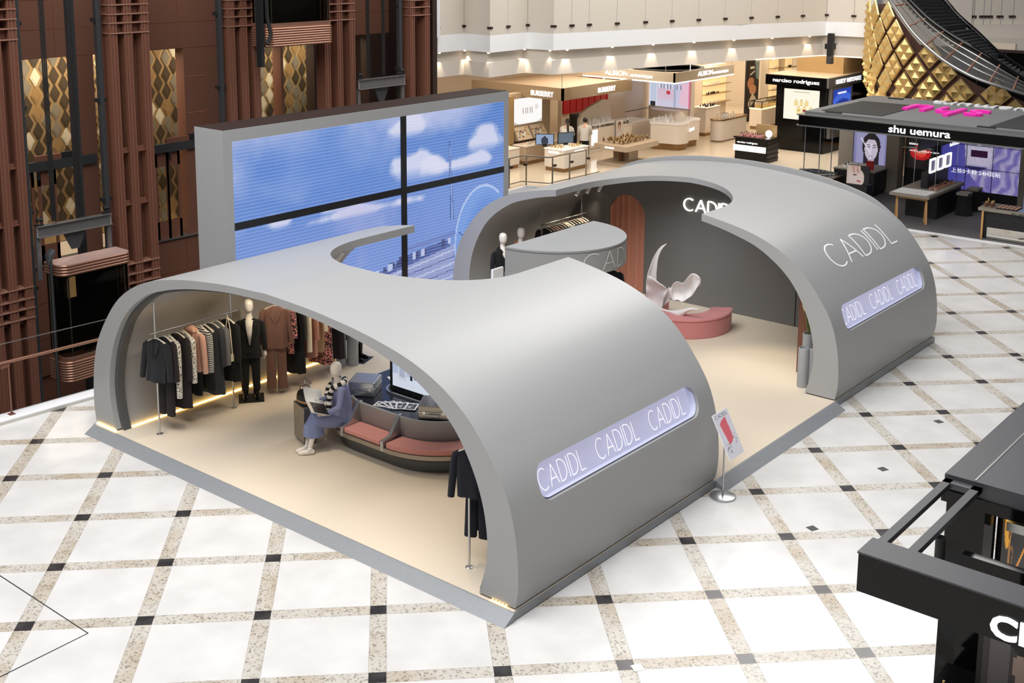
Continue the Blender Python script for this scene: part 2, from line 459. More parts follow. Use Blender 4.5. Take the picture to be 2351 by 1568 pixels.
for nm, lst in pieces.items():
    lst.sort(key=lambda t: t[0]); rest = MB()
    for k, (z, c, q, o, P2) in enumerate(lst):
        if k >= 298:
            P = P2 or quad(o, *q); rest.prism([(x, y, -0.012) for x, y in P], (0, 0, 0.012)); continue
        if P2 is None:
            key = (nm, q)
            if key not in shared:
                b = MB(); b.prism([(p[0], p[1], -0.012) for p in quad(np.zeros(2), *q)], (0, 0, 0.012)); shared[key] = b.mesh(nm); shared[key].materials.append(M[PM[nm]])
            ob = bpy.data.objects.new(nm, shared[key]); C.objects.link(ob); ob.parent = floor; ob.location = (o[0], o[1], 0)
        else:
            b = MB(); b.prism([(x, y, -0.012) for x, y in P2], (0, 0, 0.012)); b.build(nm, PM[nm], floor)
    if rest.v: tag(rest.build(nm, PM[nm], floor), kind='stuff')

# kerb, glass parapet and handrail along the lift void
kerb = MB(); KA = np.array([-14.0, 10.36 + 0.069*14]); KB = np.array([2.6, 10.36 - 0.069*2.6]); kn = np.array([0.069, 1.0]) / math.hypot(0.069, 1)
kd = (KB - KA) / np.linalg.norm(KB - KA)
def kp(t, d, z): p = KA + kd*t + kn*d; return (p[0], p[1], z)
KL = float(np.linalg.norm(KB - KA))
kt = thing('trim_1', 'pale stone kerb along the edge of the lift void', None, kp(KL/2, 0, 0)); kt['kind'] = 'structure'
t = 0.35
while t < KL:
    t2 = min(t + 1.78, KL); b = MB(); b.prism([kp(t+.003, 0, 0), kp(t2-.003, 0, 0), kp(t2-.003, 0.05, 0), kp(t+.003, 0.05, 0)], (0, 0, 0.05)); b.build('kerb_stone', 'stone_kerb', kt); t = t2
b = MB(); b.prism([kp(0, 0, .051), kp(KL, 0, .051), kp(KL, .34, .051), kp(0, .34, .051)], (0, 0, 0.018)); b.build('kerb_cap', 'stone_edge', kt)
b = MB(); b.prism([kp(0, .051, -0.9), kp(KL, .051, -0.9), kp(KL, .33, -0.9), kp(0, .33, -0.9)], (0, 0, 0.95)); b.build('slab_edge', 'brown_dark', kt)

m = mat('glass_clear', (255, 255, 255), 0.02, trans=1.0); nt, bs = nodes('glass_clear'); bs.inputs['IOR'].default_value = 1.02; bs.inputs['Base Color'].default_value = (.93, .95, .95, 1)
mat('glass_smoke', (150, 148, 140), 0.03, trans=1.0); nt, bs = nodes('glass_smoke'); bs.inputs['IOR'].default_value = 1.05
mat('glass_edge', (120, 140, 136), 0.1)
pr_ = thing('glass_parapet', 'low glass parapet with brown metal handrail beside the lift void', 'railing', kp(KL/2, .3, 0.069))
tp = KL - 3.35; n = 0
for t0, t1 in ((tp - 4.2, tp - 2.12), (tp - 2.1, tp - .012), (tp + .012, tp + 2.0), (tp + 2.02, tp + 3.3)):
    b = MB(); b.prism([kp(t0, .31, .069), kp(t1, .31, .069), kp(t1, .322, .069), kp(t0, .322, .069)], (0, 0, 1.23)); o = b.build('glass_pane', 'glass_clear', pr_)
    b = MB(); b.bar(kp(t0, .316, 1.305), kp(t1, .316, 1.305), .014, .014); b.build('pane_edge', 'steel_rail', o)
b = MB(); b.tube([kp(tp - 4.4, .22, 1.0), kp(tp + 3.3, .22, 1.0)], .03, 8); b.build('handrail', 'copper', pr_, smooth=60)
for t in (tp - 2.05, tp + .12, tp + 2.2):
    b = MB(); b.tube([kp(t, .2, .069), kp(t, .2, .95)], .018, 8); b.box(*[c for c in (kp(t, .2, 0)[0]-.05, kp(t, .2, 0)[1]-.05, .069, kp(t, .2, 0)[0]+.05, kp(t, .2, 0)[1]+.05, .08)])
    b.bar(kp(t - .14, .2, .93), kp(t + .02, .2, .95), .03, .05); b.build('post', 'brown', pr_)

# shop floor beyond the void, with its zigzag slab edge
zz = [hz(1004.7, 81.6, 5.16), hz(1065.5, 76.5, 5.16), hz(1125, 81.6, 5.16), hz(1211, 74, 5.16), hz(1270.8, 77.3, 5.16), hz(1500, 65.8, 5.16), hz(1700, 56.5, 5.16), hz(1897.4, 48.5, 5.16), hz(2010, 53.5, 5.16)]
ZZ = [(p[0], p[1]) for p in zz]
sf = thing('floor', 'polished cream shop floor behind the grey booth', None); sf['kind'] = 'structure'
edge = [(19.36, 16.50), (21.14, 16.66), (21.3, 15.68), (24.4, 15.66), (24.4, 10.3), (23.2, 9.6)]
outl = [(16.6, 17.2), (17.4, 16.1), (19.36, 16.5)] + edge[1:] + [(23.2, 7.6), (60, 7.6), (60, 40), (16.6, 40)]
b = MB(); b.prism([(x, y, -0.30) for x, y in outl], (0, 0, 0.30)); b.build('floor_slab', 'cream_floor', sf)
b = MB()
E0 = [(16.6, 17.2), (17.4, 16.1), (19.36, 16.5)] + edge[1:4]
for p, q in zip(E0[:-1], E0[1:]):
    d = np.array(q) - np.array(p); nn = np.array([d[1], -d[0]]) / np.linalg.norm(d)
    b.prism([(*p, -1.1), (*q, -1.1), (*(np.array(q) + nn*.04), -1.1), (*(np.array(p) + nn*.04), -1.1)], (0, 0, 1.1))
b.build('slab_edge', 'plaster', sf)
b = MB(); b.prism([(23.2, -16, -.3), (60, -16, -.3), (60, 7.6, -.3), (23.2, 7.6, -.3)], (0, 0, .31)); gf = tag(b.build('floor', 'grey_floor'), 'dark grey floor of the black make-up shop', None, kind='structure')
b = MB(); b.box(23.14, -16, 0.0, 23.28, 7.6, 0.02); tag(b.build('trim_2', 'stone_edge'), 'white stone threshold before the dark grey shop floor', None, kind='structure')
b = MB(); b.box(-16, 10.5, -6.3, 60, 40, -6.0); tag(b.build('floor', 'brown_dark'), 'dark lower level at the bottom of the lift void', None, kind='structure')

# ================================================================== BOOTH
def cr(pts, n):                                       # resampled smooth curve, n+1 points by length
    P = [np.array(p, float) for p in pts]; D = []
    for i in range(len(P) - 1):
        p0 = P[max(i-1, 0)]; p1 = P[i]; p2 = P[i+1]; p3 = P[min(i+2, len(P)-1)]
        for k in range(12):
            t = k / 12; D.append(0.5*((2*p1) + (-p0+p2)*t + (2*p0-5*p1+4*p2-p3)*t*t + (-p0+3*p1-3*p2+p3)*t**3))
    D.append(P[-1]); D = np.array(D); s = np.r_[0, np.cumsum(np.linalg.norm(np.diff(D, axis=0), axis=1))]
    u = np.linspace(0, s[-1], n + 1); return np.c_[[np.interp(u, s, D[:,k]) for k in range(D.shape[1])]].T
OUTP = [(.025,.14),(-.012,.34),(-.02,.54),(-.008,.77),(.025,1.04),(.085,1.304),(.175,1.55),(.29,1.755),(.433,1.957),(.631,2.203),(.862,2.426),(1.156,2.625),(1.489,2.785),(1.846,2.905),(2.264,2.998),(2.72,3.075),(3.2,3.13),(3.7,3.175),(4.52,3.212)]
INNP = [(.60,.14),(.54,.32),(.487,.56),(.468,.83),(.50,1.12),(.565,1.385),(.68,1.67),(.842,1.956),(1.03,2.194),(1.303,2.426),(1.681,2.652),(2.118,2.80),(2.57,2.91),(3.043,2.99),(3.7,3.065),(4.52,3.10)]
YC = 4.54; YA, YB = 2.83, 6.25
oD = cr(OUTP, 400); iD = cr(INNP, 400)
def zprof(D, y):
    s = min(y, 2*YC - y); k = D[:,0] >= 0.0; return float(np.interp(s, D[60:,0], D[60:,1]))
def side_curve(D, n, yend):
    k = int(np.argmax(D[:,0] >= yend)); P = np.r_[D[:k], [[yend, np.interp(yend, D[k-1:k+1,0], D[k-1:k+1,1])]]]
    s = np.r_[0, np.cumsum(np.linalg.norm(np.diff(P, axis=0), axis=1))]; u = np.linspace(0, s[-1], n + 1)
    return np.c_[np.interp(u, s, P[:,0]), np.interp(u, s, P[:,1])]
NS, NM, NX, NE = 44, 44, 14, 5
def vault_mesh(xs, xp, xc, rad):
    """xs plain end, xp portal end, xc where the round cut-out starts, rad its radius"""
    oa = side_curve(oD, NS, YA); ia = side_curve(iD, NS, YA)
    cols = []                                         # (outer yz, inner yz, x end, extended?)
    for k in range(NS + 1): cols.append((oa[k], ia[k], xc, True))
    sg = 1 if xp > xs else -1
    for k in range(1, NM):
        y = YC - (YC - YA) * math.cos(math.pi * k / NM); dx = rad * math.sqrt(max(0, 1 - ((y - YC)/(YC - YA))**2))
        cols.append(((y, zprof(oD, y)), (y, zprof(iD, y)), xc - sg*dx, False))
    for k in range(NS, -1, -1): cols.append(((2*YC - oa[k][0], oa[k][1]), (2*YC - ia[k][0], ia[k][1]), xc, True))
    vs = []; fs = []; idx = {}
    def vid(k, j, side):
        key = (k, j, side)
        if key not in idx:
            o, i, xe, ext = cols[k]; yz = o if side == 0 else i
            x = xs + (xe - xs) * j / NX if j <= NX else xc + (xp - xc) * (j - NX) / NE
            idx[key] = len(vs); vs.append((x, yz[0], yz[1]))
        return idx[key]
    K = len(cols); last = lambda k: NX + NE if cols[k][3] else NX
    for k in range(K - 1):
        jm = min(last(k), last(k+1))
        for j in range(jm):
            fs.append((vid(k,j,0), vid(k,j+1,0), vid(k+1,j+1,0), vid(k+1,j,0))); fs.append((vid(k,j,1), vid(k+1,j,1), vid(k+1,j+1,1), vid(k,j+1,1)))
        fs.append((vid(k,0,0), vid(k+1,0,0), vid(k+1,0,1), vid(k,0,1))); fs.append((vid(k,jm,0), vid(k,jm,1), vid(k+1,jm,1), vid(k+1,jm,0)))
    for k in (NS, K - 1 - NS):                        # straight cheeks of the cut-out
        for j in range(NX, NX + NE): fs.append((vid(k,j,0), vid(k,j,1), vid(k,j+1,1), vid(k,j+1,0)))
    for k in (0, K - 1):
        for j in range(NX + NE): fs.append((vid(k,j,0), vid(k,j+1,0), vid(k,j+1,1), vid(k,j,1)))
    b = MB(); b.v = vs; b.f = fs; return b

def pill(x0, x1, z0, z1, n=10, r=None):
    r = r or (z1 - z0) / 2; P = []
    for cx, cz, a in ((x1-r, z1-r, 0), (x0+r, z1-r, 90), (x0+r, z0+r, 180), (x1-r, z0+r, 270)):
        for k in range(n + 1): t_ = math.radians(a + 90*k/n); P.append((cx + r*math.cos(t_), cz + r*math.sin(t_)))
    return P
def wall_y(z): return .085 + .415*(z - 1.285)         # slope of the outer wall where the light boxes sit
def cut(obj, b):
    co = b.build('cutter', 'grey', None)
    md = obj.modifiers.new('cut', 'BOOLEAN'); md.operation = 'DIFFERENCE'; md.object = co; md.solver = 'EXACT'
    bpy.context.view_layer.update(); dg = bpy.context.evaluated_depsgraph_get()
    me = bpy.data.meshes.new_from_object(obj.evaluated_get(dg)); obj.modifiers.remove(md); old = obj.data; obj.data = me
    bpy.data.objects.remove(co); me.polygons.foreach_set('use_smooth', [True]*len(me.polygons)); me.set_sharp_from_angle(angle=math.radians(28))

def booth_vault(name, label, xs, xp, xc, lb, letters):
    v = thing(name, label, 'vault', ((xs+xp)/2, YC, .116))
    sh = vault_mesh(xs, xp, xc, YC - YA).build('shell', 'grey', v, smooth=28)
    x0, x1, z0, z1 = lb; P = pill(x0, x1, z0, z1, r=.19); n = len(P)
    cb = MB(); F0 = [(x, -0.6, z) for x, z in P]; B0 = [(x, wall_y(z) + .13, z - .03) for x, z in P]
    cb.add(F0 + B0, [tuple(range(n))[::-1], tuple(range(n, 2*n))] + [(i, (i+1) % n, n + (i+1) % n, n + i) for i in range(n)])
    cut(sh, cb)
    bx = MB(); bx.add([(x, wall_y(z) + .126, z - .03) for x, z in P], [tuple(range(n))]); lp = bx.build('light_panel', 'lit_panel', v)
    ring = MB()
    for i in range(n):                                # glowing side walls of the recess
        (xa, za), (xb, zb) = P[i], P[(i+1) % n]; k = .996
        f = lambda x, z, d, e: ((x0+x1)/2 + (x-(x0+x1)/2)*(1-.004/1.9), wall_y(z) + d, (z0+z1)/2 + (z-(z0+z1)/2)*.985 - e)
        ring.poly([f(xa, za, .03, .007), f(xb, zb, .03, .007), f(xb, zb, .124, .03), f(xa, za, .124, .03)])
    ring.build('recess_lining', 'lit_lining', v, smooth=40)
    for (u0, u1) in letters:
        letters_on('CADIDL', .045, lambda u, q: (u0 + (u1-u0)*u, wall_y(1.30 + (q*.25)) + .10, 1.325 + q*.25), 'lit_letter', lp, gap=.22)
    return v
mat('lit_lining', (200, 204, 226), 0.3, emit=0.16, ecol=(196, 200, 236))
vn = booth_vault('entrance_vault', 'grey arched vault open to the front, nearest to the camera', 0.06, 4.83, 3.58, (0.655, 4.43, 1.275, 1.72), ((0.78, 1.72), (2.02, 2.98), (3.3, 4.2)))
vf = booth_vault('rear_vault', 'grey arched vault with large thin letters across its roof', 13.72, 9.0, 9.73, (9.48, 13.24, 1.275, 1.72), ((9.60, 10.58), (10.88, 11.86), (12.16, 13.06)))
# dark recessed base under both vaults, inner arch rib, letters on the rear roof
for v, x0, x1 in ((vn, .1, 4.8), (vf, 9.03, 13.68)):
    for y0, y1 in ((.05, .58), (2*YC - .58, 2*YC - .05)):
        b = MB(); b.box(x0, y0, .1166, x1, y1, .145); b.build('recessed_base', 'shadow_gap', v)
ri = side_curve(iD, 60, 4.519); rib = MB(); full = [tuple(p) for p in ri] + [(2*YC - p[0], p[1]) for p in ri[::-1]]
vs_, fs_ = [], []
for k, (y, z) in enumerate(full):
    s = 1 if y < YC else -1; d = .075 if z < 2 else .05
    nx = s*d*max(0.0, 1 - (z/3.2)**3); yi = y + nx; zi = z - (.045 if z > 1.6 else .02)
    vs_ += [(.16, y - s*.02, z + .02), (.30, y - s*.02, z + .02), (.30, yi, zi), (.16, yi, zi)]
for k in range(len(full) - 1):
    for a in range(4): fs_.append((4*k + a, 4*k + (a+1) % 4, 4*k + 4 + (a+1) % 4, 4*k + 4 + a))
rib.add(vs_, fs_ + [(0, 1, 2, 3), tuple(4*(len(full)-1) + a for a in (3, 2, 1, 0))]); rib.build('inner_rib', 'grey_dark', vn, smooth=40)
sA = side_curve(oD, 300, 3.0); sl = np.r_[0, np.cumsum(np.linalg.norm(np.diff(sA, axis=0), axis=1))]
def on_roof(x, s):
    y = np.interp(s, sl, sA[:,0]); z = np.interp(s, sl, sA[:,1]); y2 = np.interp(s+.02, sl, sA[:,0]); z2 = np.interp(s+.02, sl, sA[:,1])
    l = math.hypot(y2-y, z2-z); return (x, y - (z2-z)/l*.004, z + (y2-y)/l*.004)
s_at = lambda z: float(np.interp(z, sA[:,1], sl))
s0_, s1_ = s_at(2.185), s_at(2.185) + .50
letters_on('CADIDL', .062, lambda u, q: on_roof(10.16 + 2.8*u, s0_ + (s1_-s0_)*q), 'letter_white', vf, gap=.17)
# partition wall at the back of the rear vault, with arched curtain opening and lit sign
XW = 12.45
def inner_outline(x, d=.0, n=50):
    P = side_curve(iD, n, 4.519); return [(x, p[0] - d, p[1] + d) for p in P] + [(x, 2*YC - p[0] + d, p[1] + d) for p in P[::-1]]
ya, yb, ztop, rr = 6.30, 7.30, 2.375, 0.50
pw = MB(); out = inner_outline(XW, .05); ar = [(XW, yb, .12), (XW, yb, ztop - rr)] + [(XW, (ya+yb)/2 + rr*math.cos(math.radians(a)), ztop - rr + rr*math.sin(math.radians(a))) for a in range(10, 180, 10)] + [(XW, ya, ztop - rr), (XW, ya, .12)]
loop = [p for p in out]; i0 = len(loop)
# one polygon: outline from right base over the top to left base, then along the floor around the arch
loop[-1] = (XW, loop[-1][1], .12); loop[0] = (XW, loop[0][1], .12)
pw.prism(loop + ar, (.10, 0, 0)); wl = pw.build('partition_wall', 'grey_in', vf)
b = MB(); b.box(XW - .012, 2.50, .13, XW - .002, 2.515, 2.7); b.build('wall_joint', 'shadow_gap', vf)
b = MB(); b.box(XW - .005, 1.35, .12, XW + .02, 2.30, 2.1); b.build('side_door', 'grey_dark', vf)
cu_ = MB(); 
def cfold(u, v):
    y = ya - .05 + (yb - ya + .1) * u; return (XW + .08 + .05*math.sin(u*38 + .8*math.sin(u*9)) , y, .13 + 2.4*v)
cu_.grid(cfold, 120, 3); cu_.build('curtain', 'curtain', vf, smooth=180, fixn=False)
letters_on('CADIDL', .105, lambda u, q: (XW - .05, 5.27 - u*1.35, 2.25 + q*.27), 'lit_white', wl, gap=.2, thick=(.035, 0, 0))
b = MB(); b.poly([(13.66, p[1], p[2]) for p in inner_outline(0, .2)]); b.build('end_wall', 'grey', vf, solid=.06)

# platform, carpet, ramps
pl = thing('booth_platform', 'low grey platform with beige carpet carrying the booth', 'platform', (6.9, 4.5, 0))
b = MB(); b.box(0, 0, 0.012, 13.74, 9.06, .112); b.build('deck', 'ramp', pl)
b = MB(); b.box(0.02, 0.02, .112, 13.7, 9.03, .1165); b.build('carpet', 'carpet', pl)
b = MB(); b.prism([(-.19, -.01, 0.001), (0, -.01, .001), (0, -.01, .112)], (0, 9.05, 0)); b.build('front_ramp', 'ramp', pl)
b = MB(); b.prism([(4.80, -.19, .001), (4.80, 0, .001), (4.80, 0, .112)], (4.2, 0, 0)); b.build('side_ramp', 'ramp', pl)
b = MB(); b.box(.02, .02, 0, 13.7, 9.0, .013); b.build('plinth_gap', 'shadow_gap', pl)
def led_run(name, pts, parent, step=.042, r=.012):
    b = MB(); path = [np.array(p, float) for p in pts]
    for a, c in zip(path[:-1], path[1:]):
        L = np.linalg.norm(c - a); n = max(1, int(L/step))
        for k in range(n): q = a + (c - a) * (k + .5)/n; b.box(q[0]-r, q[1]-r, q[2]-r, q[0]+r, q[1]+r, q[2]+r)
    o = b.build(name, 'led', parent); o['kind'] = 'stuff'; return o
yl = 2*YC - .585
led_run('led_beads', [(.32, yl - .045, .13), (4.62, yl - .045, .13)], vn)
led_run('led_beads', [(.045, 9.03, .128), (.045, 8.45, .128)], vn, .045)
led_run('led_beads', [(.05, .40, .128), (.05, .14, .128)], vn, .05, .009)

# ================================================================== LED SCREEN WALL
sw = thing('video_wall', 'huge grey framed LED screen showing blue sky and a parked aircraft', 'screen', (6.92, 9.5, 0))
fr = MB(); X0, X1, Y0, Y1, ZT = 2.9, 10.97, 9.13, 9.96, 4.72
fr.box(X0, Y0, 0, 3.10, Y1, ZT); fr.box(10.80, Y0, 0, X1, Y1, ZT); fr.box(3.10, Y0, 4.50, 10.80, Y1, ZT); fr.box(3.10, Y0 + .12, .01, 10.80, Y1, 4.50)
fr.build('frame', 'grey', sw)
b = MB(); b.box(X0 + .02, Y0 + .02, ZT, X1 - .02, Y1 - .02, ZT + .01); b.build('top_cover', 'brown_dark', sw)
cv = Canvas(330, 190); u, v = cv.u, cv.v
rng = np.random.RandomState(3)
def fbm(w, h, n0, oct=5, seed=1, sx=1.0):
    r = np.random.RandomState(seed); a = np.zeros((h, w)); amp = 1
    for o_ in range(oct):
        nx, ny = int(n0*sx*2**o_) + 2, int(n0*2**o_) + 2; gq = r.rand(ny, nx)
        x = np.linspace(0, nx - 1.001, w); y = np.linspace(0, ny - 1.001, h); xi = x.astype(int); yi = y.astype(int); fx = x - xi; fy = (y - yi)[:,None]
        fx = fx*fx*(3-2*fx); fy = fy*fy*(3-2*fy)
        a += amp * ((gq[yi][:,xi]*(1-fx) + gq[yi][:,xi+1]*fx)*(1-fy) + (gq[yi+1][:,xi]*(1-fx) + gq[yi+1][:,xi+1]*fx)*fy); amp *= .5
    return (a - a.min()) / (a.max() - a.min())
cv.grad((130, 155, 222), (86, 130, 206)); n1 = fbm(330, 190, 3, 5, 5, 1.6); n2 = fbm(330, 190, 6, 5, 9, 1.6)
cv.put(np.clip((v - .74)*3.2 + (n1 - .5)*1.6 - np.clip(u - .45, 0, 1)*1.6, 0, 1), (208, 210, 240), .85)
cv.put(np.clip((.62 - v)*1.6, 0, 1)*np.clip((v-.28)*3, 0, 1), (156, 168, 226), .8)
cv.put(np.clip((v - .35)*2, 0, 1)*np.clip(1.2 - np.hypot((u-.30)/.33, (v-.78)/.26), 0, 1), (92, 136, 214), .8)
for cx, cy, rx, ry in ((.12, .60, .055, .05), (.33, .615, .07, .04), (.62, .74, .10, .11), (.70, .72, .05, .07), (.92, .80, .10, .085), (.83, .70, .12, .05), (.44, .57, .2, .03), (.60, .93, .1, .06)):
    d = 1 - np.hypot((u-cx)/rx, (v-cy)/ry); up = np.clip((d + (n2-.5)*1.5)*2.6, 0, 1) * np.clip((v - (cy - ry*.75))/(ry*.7) , 0, 1); cv.put(up, (226, 226, 246), .9)
cv.put(np.clip((n1-.55)*3, 0, 1)*(v < .62)*(v > .3), (196, 190, 232), .5)
# apron, terminal, aircraft
cv.tri([(.40, .0), (.40, .20), (.78, .285), (.78, .0)], (150, 160, 208)); cv.rect(.40, 0, .80, .04, (90, 104, 170))
for k in range(7): cv.line(.40, .19 - k*.03, .80, .26 - k*.035, .006, (84, 92, 150) if k % 2 else (222, 226, 244), .8)
cv.tri([(.42, .20), (.42, .245), (.52, .25), (.60, .30), (.76, .32), (.76, .28)], (70, 86, 150), .85)
for k in range(26): x_ = .42 + rng.rand()*.34; cv.rect(x_, .22 + (x_-.42)*.22, x_ + .012, .245 + (x_-.42)*.22 + rng.rand()*.02, (60, 70, 120) if k % 3 else (190, 200, 236))
cv.tri([(.56, .315), (.58, .335), (.80, .36), (.78, .33)], (110, 130, 196))
cv.tri([(.756, .84), (.762, .84), (.778, .42), (.762, .42)], (66, 92, 160), .8); cv.tri([(.759, .84), (.761, .84), (.774, .42), (.768, .42)], (150, 176, 230), .9)
cv.ell(.905, .27, .125, .30, (118, 158, 226)); cv.ell(.93, .25, .12, .29, (96, 138, 216), .9, .5)
dd = np.hypot((u-.905)/.125, (v-.27)/.30); cv.put((dd > .955) & (dd < 1) & (u < .98), (196, 214, 246), .8)
cv.line(.80, .34, .86, .27, .008, (70, 96, 160)); cv.line(.845, .3, .865, .31, .012, (50, 60, 110))
for k in range(3): cv.line(.79, .2 - k*.05, .82 + k*.01, .02, .006, (206, 216, 244), .7)
cv.put((np.arange(190) % 3 == 0)[:, None] & (u >= 0), (196, 208, 246), .30)
picture('screen_image', cv, (3.10, Y0 - .012 + .02, .25), (7.70, 0, 0), (0, 0, 4.25), sw, 'screen')
b = MB(); b.box(3.10, Y0 - .012, 2.85, 10.80, Y0 + .03, 2.99); b.box(3.10, Y0 - .01, .0, 10.8, Y0 + .03, .25); b.build('mullion', 'black', sw)
b = MB(); b.box(7.43, Y0 - .018, .25, 7.585, Y0 + .03, 4.50); b.build('mullion', 'black', sw)

# ================================================================== BOOTH FURNITURE
ZF = .117                                             # carpet level
# ---- baggage carousel with bench around it
car = thing('baggage_carousel', 'grey oval baggage carousel with pink cushioned bench around it', 'carousel', (3.35, 4.45, ZF))
CB = (2.0, 2.92, 4.7, 5.98, 1.12)
def ringp(off, z, n=14): return [(x, y, z) for x, y in rr2(CB[0]+off, CB[1]+off, CB[2]-off, CB[3]-off, max(.1, CB[4]-off), n)]
def ring_wall(b, o0, z0, o1, z1):
    P, Q = ringp(o0, z0), ringp(o1, z1); n = len(P); b.add(P + Q, [(i, (i+1) % n, n + (i+1) % n, n + i) for i in range(n)])
b = MB(); ring_wall(b, .06, ZF, 0, .30); ring_wall(b, 0, .30, .02, .36); b.build('plinth', 'grey_dark2', car, smooth=40) if 'grey_dark2' in M else b.build('plinth', 'grey', car, smooth=40)
b = MB(); ring_wall(b, -.02, .36, -.14, .395); ring_wall(b, -.14, .395, -.14, .46); ring_wall(b, -.14, .46, .25, .46); b.build('seat_rim', 'alu_warm', car, smooth=30)
b = MB(); ring_wall(b, .26, .45, .22, .86); ring_wall(b, .22, .86, .25, .87); ring_wall(b, .25, .87, .27, .855); b.build('back_panel', 'grey', car, smooth=30)
b = MB(); ring_wall(b, .265, .85, .82, .85); b.build('belt', 'belt', car)
b = MB(); ring_wall(b, .82, .845, .82, .88); ring_wall(b, .82, .88, .85, .88); ring_wall(b, .85, .88, .85, .80); b.build('belt_kerb', 'alu', car, smooth=30)
b = MB(); b.poly(ringp(.84, .84)); b.build('centre_deck', 'black', car)
def arc_piece(name, m, i0, i1, o0, o1, z0, z1, bev):
    idx = [k % len(ringp(0, 0)) for k in range(i0, i1 + 1)]; A, Bq = ringp(o0, z0), ringp(o1, z0)
    P = [A[k] for k in idx] + [Bq[k] for k in idx[::-1]]; q = MB(); q.prism(P, (0, 0, z1 - z0)); return q.build(name, m, car, bevel=bev)
# corner order of rr2: (x1,y1),(x0,y1),(x0,y0),(x1,y0); 15 points each
def lin(a, bq, n=6): return [tuple(np.array(a) + (np.array(bq)-np.array(a))*k/n) for k in range(n+1)]
def cushion(pf, pb):
    q = MB(); P = [(x, y, .462) for x, y in pf] + [(x, y, .462) for x, y in pb[::-1]]; q.prism(P, (0, 0, .085)); return q.build('cushion', 'pink', car, bevel=.02)
xo, xi = CB[0] - .12, CB[0] + .24
cushion([(xo, 4.19), (xo, 4.98)], [(xi, 4.19), (xi, 4.98)])
f0 = [p[:2] for p in ringp(-.12, 0)][29:14:-1]; b0 = [p[:2] for p in ringp(.24, 0)][29:14:-1]; f0 = [p for p in f0 if p[1] > 5.06]; b0 = [p for p in b0 if p[1] > 5.06]
cushion(f0, b0)
f1 = [(xo, 4.05)] + [p[:2] for p in ringp(-.12, 0)][30:45]; b1 = [(xi, 4.05)] + [p[:2] for p in ringp(.24, 0)][30:45]
cushion(f1, b1)
for y in (5.015, 4.12):                               # metal dividers: sloping back, then the seat
    q = MB(); P = [(CB[0]-.145, .40), (CB[0]-.145, .56), (CB[0]+.02, .60), (CB[0]+.225, .875), (CB[0]+.30, .875), (CB[0]+.26, .46)]
    q.prism([(x, y - .032, z) for x, z in P], (0, .064, 0)); q.build('divider', 'alu', car, bevel=.006)
mat('grey_base', (92, 95, 97), .5)
for o in car.children:
    if o.name.startswith('plinth'): setmat(o, 'grey_base')
# screen standing in the middle of the carousel
tv = thing('display_screen', 'tall black framed screen on the carousel showing people with luggage', 'screen', (3.0, 4.2, .85))
q = MB(); q.box(2.955, 3.35, .85, 3.05, 5.03, 2.35); q.build('housing', 'iron_dark', tv, bevel=.01)
cv = Canvas(90, 80, (206, 218, 238)).grad((196, 206, 226), (120, 140, 190)); cv.rect(0, .55, 1, 1, (70, 80, 120)); cv.rect(0, 0, 1, .16, (214, 222, 236))
for x_ in (.05, .30, .5, .72, .88): cv.rect(x_, .5, x_ + .05, 1, (30, 34, 60))
cv.tri([(.08, .10), (.20, .10), (.20, .50), (.08, .50)], (206, 210, 224)); cv.rect(.1, .14, .18, .3, (170, 178, 200))
for x_, w_ in ((.24, .05), (.40, .05), (.60, .06), (.80, .05)):
    cv.tri([(x_, .50), (x_ + w_*2.2, .50), (x_ + w_*1.8, .95), (x_ + w_*.4, .95)], (48, 52, 84)); cv.tri([(x_+.01, .12), (x_ + w_*.9, .12), (x_ + w_, .52), (x_+.02, .52)], (28, 30, 48)); cv.tri([(x_ + w_*1.4, .15), (x_ + w_*2.1, .15), (x_ + w_*1.9, .52), (x_ + w_, .52)], (28, 30, 48))
picture('picture', cv, (2.95, 4.96, .95), (0, -1.55, 0), (0, 0, 1.33), tv, 'screen')

def suitcase(name, label, w_, d_, h_, m, group=None, text_=False):
    """local: width on x, depth on y, height on z; handle on the -y face"""
    t = thing(name, label, 'suitcase', group=group)
    q = MB(); q.rrect(-w_/2, -d_/2, w_/2, d_/2, .03, 0.0, h_*.47); q.build('lower_shell', m, t, bevel=.012, local=True)
    q = MB(); q.rrect(-w_/2, -d_/2, w_/2, d_/2, .03, h_*.55, h_); q.build('upper_shell', m, t, bevel=.012, local=True)
    q = MB(); q.rrect(-w_/2-.004, -d_/2-.004, w_/2+.004, d_/2+.004, .03, h_*.46, h_*.56); q.build('frame_band', 'steel', t, bevel=.003, local=True)
    for k in range(7):
        x = -w_/2 + w_*(k+.5)/7; q = MB(); q.box(x-.008, -d_/2+.02, h_, x+.008, d_/2-.02, h_+.003); q.build('rib', m, t, local=True)
    q = MB(); q.tube([(-.08, -d_/2, h_*.42), (-.075, -d_/2-.045, h_*.38), (.075, -d_/2-.045, h_*.38), (.08, -d_/2, h_*.42)], .011, 6); q.build('handle', 'steel', t, smooth=60, local=True)
    for x in (-.15, .15):
        q = MB(); q.box(x-.025, -d_/2-.012, h_*.38, x+.025, -d_/2, h_*.64); q.build('latch', 'steel', t, bevel=.003, local=True)
    for x in (-w_/2+.05, w_/2-.05):
        for z in (.05, h_-.05):
            q = MB(); q.tube([(x-.012, d_/2+.02, z), (x+.012, d_/2+.02, z)], .025, 8); q.build('wheel', 'black', t, smooth=60, local=True)
    return t
s1 = suitcase('suitcase', 'silver aluminium suitcase lying on the belt next to the seated mannequin', .44, .46, .235, 'alu')
s1.location = (2.63, 5.27, .852); s1.rotation_euler = (0, 0, math.radians(-61))
s2 = suitcase('suitcase', 'bronze grey metal suitcase lying on the belt nearest the arch edge', .5, .46, .22, 'alu_warm')
